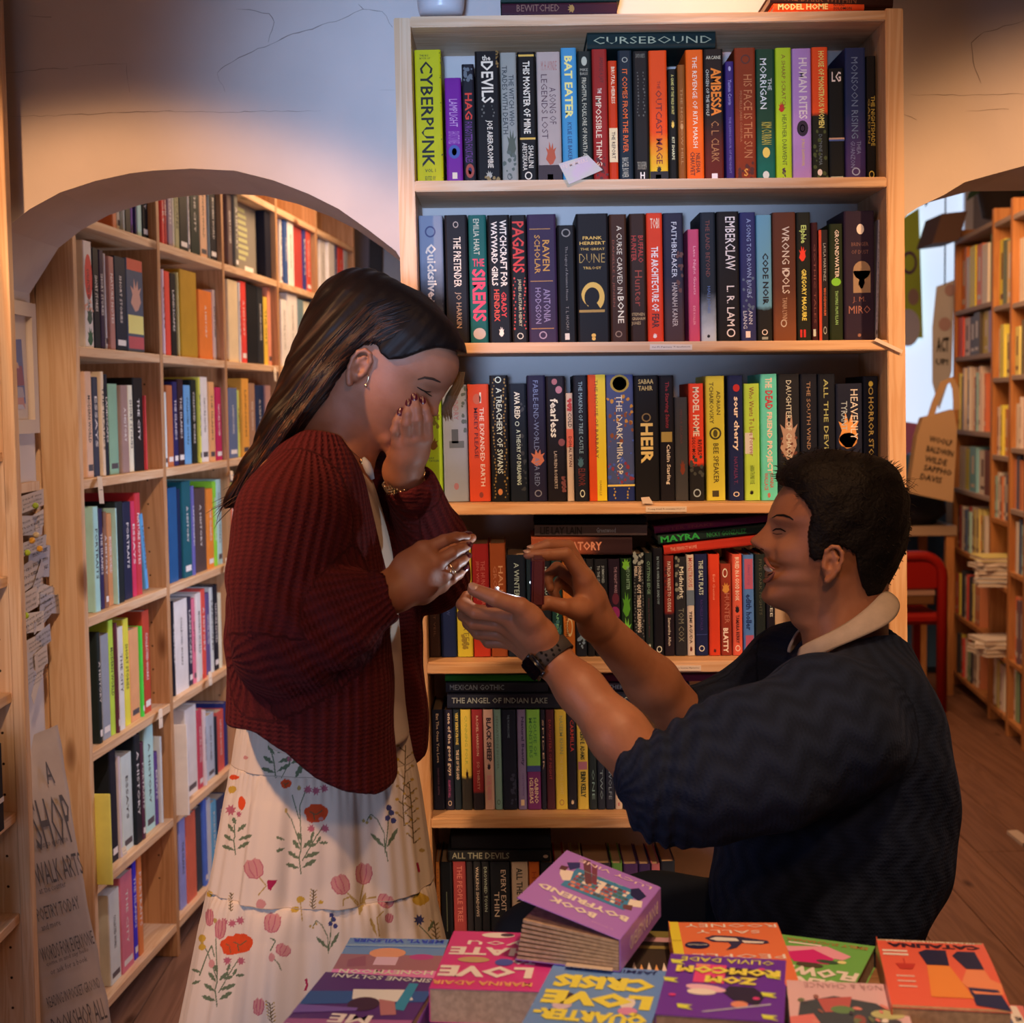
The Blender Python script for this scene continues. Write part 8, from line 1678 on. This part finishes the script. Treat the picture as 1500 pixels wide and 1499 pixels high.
# ================================================================== display table of paperbacks in the foreground
ILT = (.52,.34,.18)
tbl = empty('table','wooden display table in the foreground stacked with bright paperbacks','table',None,Matrix.Translation((.155,1.52,0)))
MB().box(-.345,.345,-.42,.38,.735,.765,bev=.004).build('tabletop',wood('table_oak',(.42,.24,.12),(.30,.16,.07),'X'),tbl)
for x in (-.31,.31):
    for y in (-.36,.34): MB().box(x-.025,x+.025,y-.025,y+.025,0,.735,bev=.004).build('leg',wood('table_oak_z',(.42,.24,.12),(.30,.16,.07),'Z'),tbl)
class TB:
    """paperback lying on its back; u runs left to right, v from the far edge to the near edge of the cover"""
    def __init__(s,fl,fr,z,colr,label,L=.198,T=.024,W=None,c2=None,tilt=None,curl=.0):
        A,B_ = Pz(*fl,z),Pz(*fr,z); s.X = (B_-A); s.W = W or s.X.length; s.X.normalize(); s.X.rotate(Matrix.Rotation(math.radians(3.6),3,'Z')); s.Yd = Vector((s.X.y,-s.X.x,0)); s.L = L; s.T = T; s.z = z
        s.root = empty('book',label,'book','paperbacks laid out on the display table',frame(A-Vector((0,0,T)),s.X,s.Yd,Vector((0,0,-1)))) if False else empty('book',label,'book','paperbacks laid out on the display table',frame(A-Vector((0,0,T)),s.X,-s.Yd,Vector((0,0,1))))
        W_,q = s.W,.0006
        m = mat('cover_board',alb(colr,ILT),.33,.4,coat=.25); s.cm = m
        N = 10; V = []; top = lambda v: T+curl*math.sin(PI*min(1,v*1.0))*.0+curl*(v-.5)**2*-1
        s.curl = curl
        mb = MB(); mb.box(0,W_,-L,0,0,q).box(0,q*1.5,-L,0,0,T-q)
        for j in range(N):
            v0,v1 = j/N,(j+1)/N; z0,z1 = s.zt(v0),s.zt(v1)
            mb.add([(0,-L*v0,z0-q),(W_,-L*v0,z0-q),(W_,-L*v1,z1-q),(0,-L*v1,z1-q),(0,-L*v0,z0),(W_,-L*v0,z0),(W_,-L*v1,z1),(0,-L*v1,z1)],[(0,1,2,3),(7,6,5,4),(0,3,7,4),(1,5,6,2)]+([(0,4,5,1)] if j == 0 else [])+([(3,2,6,7)] if j == N-1 else []))
        mb.build('cover',m,s.root)
        MB().box(q*1.5,W_-.0015,-L+.0005,-.0005,q,T-q*1.5-abs(curl)*.3).build('pages',mat('page_block',(.52,.40,.28),.9,.1,noise=.25,nscale=150),s.root)
        s.k = 0
    def zt(s,v): return s.T-s.curl*(2*v-1)**2*.5
    def pt(s,u,v,o=0): return (u*s.W,-v*s.L,s.zt(max(0,min(1,v)))+.0004+.00004*s.k+o)
    def poly(s,pts,c,name='artwork'):
        s.k += 1; P2 = []
        n = len(pts)
        for i_ in range(n):
            a,b = pts[i_],pts[(i_+1) % n]; k = max(1,int(abs(b[1]-a[1])/.12)); P2 += [(a[0]+(b[0]-a[0])*t/k,a[1]+(b[1]-a[1])*t/k) for t in range(k)]
        mesh_obj(name,[s.pt(*p) for p in P2],[tuple(range(len(P2)))],tmT(c),s.root)
    def rect(s,u0,v0,u1,v1,c,name='artwork'):
        n = max(1,int((v1-v0)/.1)+1); s.k += 1
        V = []; 
        for i_ in range(n+1): v = v0+(v1-v0)*i_/n; V += [s.pt(u0,v),s.pt(u1,v)]
        mesh_obj(name,V,[(2*i_,2*i_+1,2*i_+3,2*i_+2) for i_ in range(n)],tmT(c),s.root)
    def oval(s,u,v,ru,rv,c,rot=0,n=18,name='artwork'): s.poly([(u+ru*math.cos(2*PI*k/n)*math.cos(rot)-rv*math.sin(2*PI*k/n)*math.sin(rot)*1.0,v+(ru*math.cos(2*PI*k/n)*math.sin(rot)+rv*math.sin(2*PI*k/n)*math.cos(rot))) for k in range(n)],c,name)
    def text(s,t,u,v,w,h,c,wt=.01,sk=0,name='title_lettering'):
        s.k += 1; x = Vector((-1,sk,0)).normalized(); M = frame(Vector(s.pt(u,v,.0004)),x,Vector((x.y,-x.x,0)) if False else Vector((sk,1,0)).normalized()*-1,Vector((0,0,1)))
        text(t,s.root,M,w*s.W,h*s.L,tmT(c),name,wt)
def tmT(c): return mat('print',alb(c,ILT),.4,.35)
rs = random.Random(31)
# far left pair
a = TB((513,1374),(656,1380),.800,(88,106,142),'blue and pink paperback at the far left of the display table',T=.022)
a.rect(0,.30,1,.56,(130,78,66)); a.rect(0,.56,1,1,(186,96,108)); a.oval(.45,.27,.18,.09,(190,112,66)); a.oval(.80,.33,.12,.05,(150,52,78)); a.rect(.36,.34,.58,.48,(176,130,130)); a.poly([(.1,.4),(.25,.32),(.3,.5),(.12,.52)],(120,64,60)); a.rect(.0,.12,1,.16,(112,122,150))
a.text('MERYL WILSNER',.5,.055,.92,.055,(44,56,110),.02); a.text('HONEYMOON',.52,.60,.9,.075,(205,175,165),.03); a.text('FRIEND\'S',.5,.74,.6,.075,(205,175,165),.03); a.oval(.15,.8,.12,.1,(160,60,60))
b = TB((477,1424),(640,1438),.826,(70,36,62),'dark purple paperback with white letters at the near left of the display table',T=.026)
b.poly([(0,.3),(1,.2),(1,.36),(0,.5)],(44,62,80)); b.poly([(.35,.24),(.8,.2),(.9,.34),(.7,.4),(.4,.38)],(176,165,158)); b.poly([(.78,.1),(.86,.1),(.88,.5),(.78,.48)],(44,96,92)); b.oval(.52,.44,.13,.1,(54,30,32)); b.poly([(.62,.36),(.76,.38),(.84,.56),(.72,.58)],(140,80,62)); b.poly([(0,.7),(1,.62),(1,.72),(0,.85)],(130,66,78)); b.poly([(0,.5),(.5,.5),(.5,.54),(0,.62)],(96,64,90))
b.text('SIMONE SOLTANI',.52,.055,.86,.06,(170,158,160),.015); b.text('ME',.5,.66,.34,.12,(205,196,190),.03); b.text('RIDE WITH',.5,.84,.94,.14,(205,196,190),.03)
# crimson book and the violet one below it
c2_ = TB((628,1467),(792,1480),.818,(104,56,98),'violet paperback in front of the crimson one, mostly out of frame',T=.026)
c2_.text('LUCY VINE',.45,.09,.7,.07,(176,128,100),.01); c2_.rect(.1,.2,.9,.9,(50,96,96)); [c2_.rect(.15+.11*i_,.3+.02*(i_ % 3),.23+.11*i_,.8,[(150,50,50),(170,110,60),(190,160,140)][i_ % 3]) for i_ in range(6)]
c = TB((665,1364),(824,1372),.868,(166,40,72),'crimson paperback with bold white title beside the open book',T=.038,L=.178)
c.text('you',.42,.20,.5,.11,(205,176,176),.0); c.text('HATE',.40,.37,.72,.14,(208,184,180),.04); c.text('TO',.72,.53,.2,.11,(208,184,180),.04); c.text('LOVE',.42,.72,.80,.19,(208,184,180),.05); c.text('MARINA ADAIR',.42,.91,.84,.065,(186,120,56),.02)
c.oval(.42,.07,.15,.05,(190,160,130)); c.oval(.5,.06,.06,.03,(60,40,40)); c.oval(.28,.52,.14,.05,(150,110,60)); c.oval(.55,.55,.08,.06,(60,60,90))
# dark book behind the blue one
f = TB((868,1362),(982,1368),.842,(48,34,20),'dark paperback with yellow flames behind the open book',T=.03,L=.17)
f.rect(.55,0,1,.13,(92,72,26)); f.rect(.6,.13,1,.22,(150,100,82)); f.rect(.6,.3,1,.36,(110,84,34))
for k in range(5): f.poly([(.55+.09*k,.9),(.58+.09*k,.62+.04*(k % 2)),(.66+.09*k,.9)],(196,120,56) if k % 2 else (200,168,110))
e = TB((812,1411),(978,1427),.872,(84,102,148),'blue paperback with chunky yellow title at the front centre of the table',T=.028)
e.text('JASMIN BURKE',.52,.05,.78,.06,(24,28,52),.02); e.text('CRISIS',.50,.25,.86,.19,(206,182,40),.06); e.text('LOVE',.50,.48,.9,.2,(206,182,40),.07); e.text('QUARTER-',.50,.70,.92,.17,(206,182,40),.06); e.text('a novel about starting again',.5,.87,.6,.035,(50,56,84),0)
e.oval(.25,.50,.07,.09,(54,36,34)); e.oval(.24,.58,.08,.06,(165,130,110)); e.oval(.76,.50,.06,.08,(180,150,140)); e.oval(.78,.6,.08,.05,(170,96,96))
# orange and purple pair
g = TB((979,1349),(1139,1353),.874,(214,84,40),'orange paperback with a fish and white spaced letters',T=.03,curl=.004)
g.rect(0,0,.09,1,(176,142,30)); g.text('ROONEY',.56,.075,.84,.06,(222,176,140),.0); g.text('SALLY',.52,.19,.58,.055,(222,176,140),.0)
g.poly([(.3,.30),(.38,.25),(.6,.27),(.85,.34),(.86,.38),(.78,.40),(.62,.38),(.56,.46),(.46,.50),(.52,.42),(.5,.37),(.36,.36)],(46,36,44)); g.poly([(.34,.31),(.4,.28),(.58,.30),(.6,.35),(.4,.345)],(180,166,158)); g.poly([(.62,.34),(.82,.36),(.8,.385),(.64,.38)],(190,170,150)); g.oval(.22,.42,.11,.06,(28,24,40)); g.text('BESTSELLER',.22,.42,.17,.022,(170,150,130),0); g.text('PEOPLE',.56,.60,.8,.07,(222,176,140),.0); g.text('BEAUTIFUL WORLD',.045,.35,.07,.02,(120,90,20),0)
h = TB((983,1397),(1151,1411),.902,(84,36,90),'purple paperback with lime-green title on the orange one',T=.027,L=.165)
h.text('OLIVIA DADE',.5,.085,.80,.075,(176,160,40),.01); h.rect(.24,.16,.5,.47,(176,50,70)); h.rect(.24,.16,.36,.20,(190,100,60)); h.poly([(.5,.2),(.85,.2),(.8,.33),(.5,.34)],(50,28,40)); h.poly([(.55,.5),(.75,.5),(.85,.62),(.8,.78),(.6,.72),(.5,.6)],(40,28,34)); h.oval(.36,.56,.17,.055,(190,126,110),.15); h.oval(.33,.62,.12,.05,(186,158,150)); h.oval(.65,.78,.07,.05,(176,96,60)); h.poly([(.36,.92),(.9,.74),(.9,.76),(.38,.93)],(150,130,140))
for (u,v,sx) in ((.08,.14,1),(.06,.45,1),(.9,.3,-1),(.88,.6,-1),(.22,.86,1),(.9,.94,-1)): h.poly([(u-.07,v-.03),(u+.06,v-.02),(u+.02,v+.01),(u+.07,v+.05),(u-.05,v+.03)],(170,172,44))
for (u,v) in ((.12,.3),(.1,.7),(.8,.2),(.78,.68)): h.oval(u,v,.03,.02,(170,44,70))
h.text('ROMCOM',.52,.27,.88,.12,(192,194,46),.06); h.text('ZOM',.56,.42,.44,.12,(192,194,46),.06)
# green, pale and red ones at the right
i1 = TB((1122,1366),(1280,1390),.862,(92,124,46),'green paperback with cream title left of the orange-red one',T=.026,L=.185)
i1.text('EMILY SUCHANAK',.58,.075,.74,.05,(150,84,40),.01); i1.poly([(.25,.2),(.6,.12),(.85,.24),(.8,.32),(.5,.30),(.3,.28)],(190,110,96)); i1.poly([(.28,.3),(.5,.2),(.72,.32),(.7,.42),(.4,.44)],(166,32,66)); i1.rect(.25,.11,.55,.135,(200,180,150)); i1.oval(.68,.38,.1,.03,(50,60,34)); i1.oval(.55,.47,.12,.04,(66,50,30)); i1.oval(.8,.36,.04,.025,(190,180,80))
i1.text('FLOWERS',.56,.58,.86,.15,(206,188,150),.05); i1.text('SEND',.60,.74,.5,.13,(206,188,150),.05)
j = TB((1152,1436),(1320,1447),.874,(178,128,104),'pale pink painterly paperback overlapping the green one',T=.026)
j.text('HONOR & CHANCE',.56,.065,.82,.07,(140,96,76),-.01); j.poly([(.1,.3),(.4,.2),(.75,.28),(.9,.5),(.8,.9),(.2,.9),(.05,.6)],(58,54,46)); j.poly([(.25,.25),(.55,.2),(.5,.4),(.3,.42)],(150,66,50)); j.oval(.45,.38,.1,.05,(84,96,50)); j.oval(.82,.42,.14,.06,(150,130,70)); j.poly([(0,.5),(.2,.45),(.3,.7),(0,.8)],(176,84,64)); j.oval(.7,.66,.14,.1,(190,120,90)); j.oval(.58,.5,.05,.06,(120,60,44))
for k in range(26): j.oval(rs.uniform(.1,.9),rs.uniform(.2,.85),rs.uniform(.02,.05),rs.uniform(.015,.03),rs.choice([(120,70,50),(90,84,50),(190,160,130),(60,50,44),(176,96,70)]),rs.uniform(0,3),7)
l = TB((1322,1463),(1500,1478),.846,(176,84,64),'pink-red patterned paperback with white slips, nearest the right edge',T=.026)
l.rect(.15,.2,.9,1,(60,64,74)); l.rect(.42,0,.66,1,(186,160,140)); [l.rect(.44+.05*k,0,.445+.05*k,1,(90,66,60)) for k in range(5)]; l.poly([(.02,0),(.13,0),(.22,.6),(.1,.6)],(196,176,160)); l.poly([(.84,.02),(.94,.02),(1,.5),(.9,.5)],(196,176,160)); l.text('RED',.1,.2,.05,.06,(30,26,28),.02); l.text('ME',.92,.2,.05,.06,(30,26,28),.02)
k_ = TB((1283,1372),(1441,1382),.886,(206,68,40),'orange-red paperback with two pairs of boots at the far right',T=.034,L=.196,curl=.006)
k_.text('CATALINA',.52,.11,.86,.07,(40,20,24),.05); k_.text('MY DATE WITH EVERYTHING',.5,.035,.82,.025,(220,170,140),.01)
k_.poly([(.36,.22),(.44,.17),(.62,.17),(.60,.42),(.40,.42)],(26,24,36)); k_.poly([(.66,.26),(.72,.18),(.88,.18),(.9,.46),(.74,.46)],(26,24,36)); k_.poly([(.40,.43),(.60,.43),(.72,.86),(.36,.86)],(200,96,34)); k_.poly([(.74,.47),(.90,.47),(.92,.6),(1.0,.66),(.98,.8),(.74,.8),(.66,.66)],(196,96,50)); k_.poly([(.70,.72),(.95,.74),(1,.99),(.72,.94)],(30,30,44))
for v in (.2,.26): k_.rect(.03,v,.26,v+.03,(206,160,140))
k_.poly([(.12,.42),(.3,.42),(.26,.5),(.15,.5)],(150,40,26)); k_.rect(.2,.34,.21,.42,(150,40,26))
for v in (.6,.67,.74): k_.rect(.1,v,.26,v+.012,(206,160,140))
# plain stock under the top layer so that every stack reaches the tabletop
stock = [('low_left',-.30,1.60,.13,.20),]
def stack_under(book,n,cols):
    M0 = book.root.matrix_world; zb = M0.translation.z; h_ = (zb-.7655)/n
    for i_ in range(n):
        M = Matrix.Translation((0,0,.7652+h_*i_-zb)) @ M0; M = Matrix.Translation((random.uniform(-.003,.003),random.uniform(-.003,.003),0)) @ M
        col = cols[i_ % len(cols)]; rt = empty('book','paperback %s up in the stack beneath the %s' % (ORD[i_],book.root['label'].split(' with')[0].split(' at the')[0].split(' in front')[0].split(' beside')[0].split(' behind')[0].split(' left of')[0].split(' overlapping')[0]),'book','paperbacks stacked beneath the display copies',M)
        q = .0006; T = h_-.0006; W_,L = book.W,book.L
        MB().box(0,W_,-L,0,0,q).box(0,q*1.5,-L,0,q,T-q).box(0,W_,-L,0,T-q,T).build('cover',mat('cover_board',alb(col,ILT),.33,.4,coat=.25),rt)
        MB().box(q*1.5,W_-.0015,-L+.0005,-.0005,q,T-q).build('pages',bpy.data.materials['page_block'],rt)
stack_under(e,2,[(84,102,148),(150,60,60)]); stack_under(b,1,[(70,36,62)]); stack_under(j,2,[(178,128,104),(92,124,46)]); stack_under(l,2,[(176,84,64),(60,64,90)]); stack_under(c2_,1,[(104,56,98)])
# the open book lying across its neighbours with its front cover lifted
ob = empty('book','open violet paperback with lifted cover lying on the other paperbacks','book','paperbacks laid out on the display table',Matrix.Translation((.11,1.62,.8735)))
oo = ob.matrix_world.translation; sd = Vector((.062,.176,0)).normalized(); ld = Vector((-sd.y,sd.x,0)); Ls = .188; Tz = .036
A0 = Vector((.112,1.615,.8735))-oo
violet = (134,82,138); vm = mat('cover_board',alb(violet,ILT),.33,.4,coat=.25)
mb = MB()
def slab(mb,o,x,y,n,lx,ly,t): C_ = [o,o+x*lx,o+x*lx+y*ly,o+y*ly]; mb.hexa([*C_,*[p+n*t for p in C_]])
up = Vector((0,0,1)); slab(mb,A0,ld,sd,up,.122,Ls,.0007); slab(mb,A0-ld*.0008,up,sd,ld,Tz,Ls,.0008); mb.build('back_cover',vm,ob)
ang = math.atan2(.032,.108); cdv = ld*math.cos(ang)+up*math.sin(ang); cn = -ld*math.sin(ang)+up*math.cos(ang); H0 = A0+up*Tz
mb = MB(); slab(mb,H0,cdv,sd,cn,.124,Ls,.0007); mb.build('front_cover',vm,ob)
mb = MB(); NP = 9
for k in range(NP):   # page block in loose sheaves, fanning a little at the fore edge
    z0 = .0009+k*(Tz-.002)/NP; fan = k*.0016; t = (Tz-.002)/NP-.0006
    o_ = A0+up*z0+ld*.001; C_ = [o_,o_+ld*(.119-.001*k)+up*fan,o_+ld*(.119-.001*k)+up*fan+sd*Ls,o_+sd*Ls]; mb.hexa([*C_,*[p+up*t for p in C_]])
mb.build('pages',bpy.data.materials['page_block'],ob)
def oc(u,v,o=.0012): return H0+cdv*(.124*(1-u))+sd*(Ls*(1-v))+cn*o     # u left to right, v far to near
def opoly(pts,col,k=0): mesh_obj('artwork',[oc(u,v,.0010+.00005*k) for u,v in pts],[tuple(range(len(pts)))],tmT(col),ob)
opoly([(.22,.22),(.86,.22),(.86,.58),(.22,.58)],(52,92,98))
rs = random.Random(8); kk = 1
for r_ in range(5):
    u = .27
    while u < .80: w = rs.uniform(.02,.05); opoly([(u,.28+r_*.055),(u+w,.28+r_*.055),(u+w,.32+r_*.055),(u,.32+r_*.055)],rs.choice([(150,60,44),(170,96,60),(60,80,60),(190,150,110),(120,44,40),(70,60,50)]),1); u += w*1.2
opoly([(.20,.05),(.27,.03),(.45,.38),(.40,.42)],(84,44,40),2); opoly([(.30,.06),(.36,.06),(.48,.34),(.44,.36)],(96,44,44),2)
opoly([(.10,.20),(.2,.12),(.24,.2),(.18,.3)],(40,36,60),2); opoly([(.10,.34),(.22,.30),(.26,.46),(.2,.5),(.13,.42)],(190,150,130),2); opoly([(.08,.28),(.15,.26),(.15,.34),(.09,.35)],(70,36,30),3)
opoly([(.78,.22),(.84,.16),(.95,.24),(.92,.36),(.82,.32)],(34,28,44),2); opoly([(.84,.38),(.95,.34),(.98,.44),(.86,.5)],(190,170,170),2); opoly([(.82,.5),(.9,.46),(.92,.54),(.84,.56)],(90,50,40),3); opoly([(.52,.28),(.56,.28),(.56,.48),(.52,.48)],(206,186,160),3)
def otext(s,u,v,w,h,col,wt=.02): text(s,ob,frame(oc(u,v,.0016),cdv,-sd,cn),w*.124,h*Ls,tmT(col),'title_lettering',wt)
otext('LUCY VINE',.56,.09,.76,.055,(196,140,110),.01); otext('BOYFRIEND',.50,.70,.90,.085,(206,180,165),.04); otext('BOOK',.46,.83,.46,.085,(206,180,165),.04); otext('a novel',.8,.92,.2,.02,(170,120,150),0); otext('who would you choose',.5,.235,.4,.025,(150,160,150),0)
text('BOOK BOYFRIEND',ob,frame(A0-ld*.0016+up*Tz*.5+sd*Ls*.55,-sd,up,-ld),Ls*.7,.016,tmT((196,170,165)),'title_lettering',.01)
# the shop's little card with an oval stamp
q = [Pz(x,y,.8765) for x,y in ((828,1416),(897,1423),(902,1405),(837,1398))]
sc = tag(MB().prism(q,(0,0,.0008)).build('card',mat('white_card2',(.62,.56,.48),.6)),'small white card with a black oval stamp before the open book','card')
cc = (q[0]+q[2])/2; xu = (q[1]-q[0]).normalized(); yu = Vector((-xu.y,xu.x,0))
for rr,col in ((1,(.02,.02,.02)),(.86,(.5,.45,.38)),(.8,(.03,.03,.03))):
    rr2 = rr; MB().add([cc+xu*.019*rr2*math.cos(t*PI/12)+yu*.0095*rr2*math.sin(t*PI/12)+Vector((0,0,.0010+.0001*(1-rr))) for t in range(24)],[tuple(range(24))]).build('stamp',mat('stamp_ink',col,.7),sc)
text('BOOKSHOP',sc,frame(cc+Vector((0,0,.0013)),-xu,-yu,Vector((0,0,1))),.028,.005,mat('stamp_white',(.6,.55,.48),.7),'lettering',.02)
flush_text()
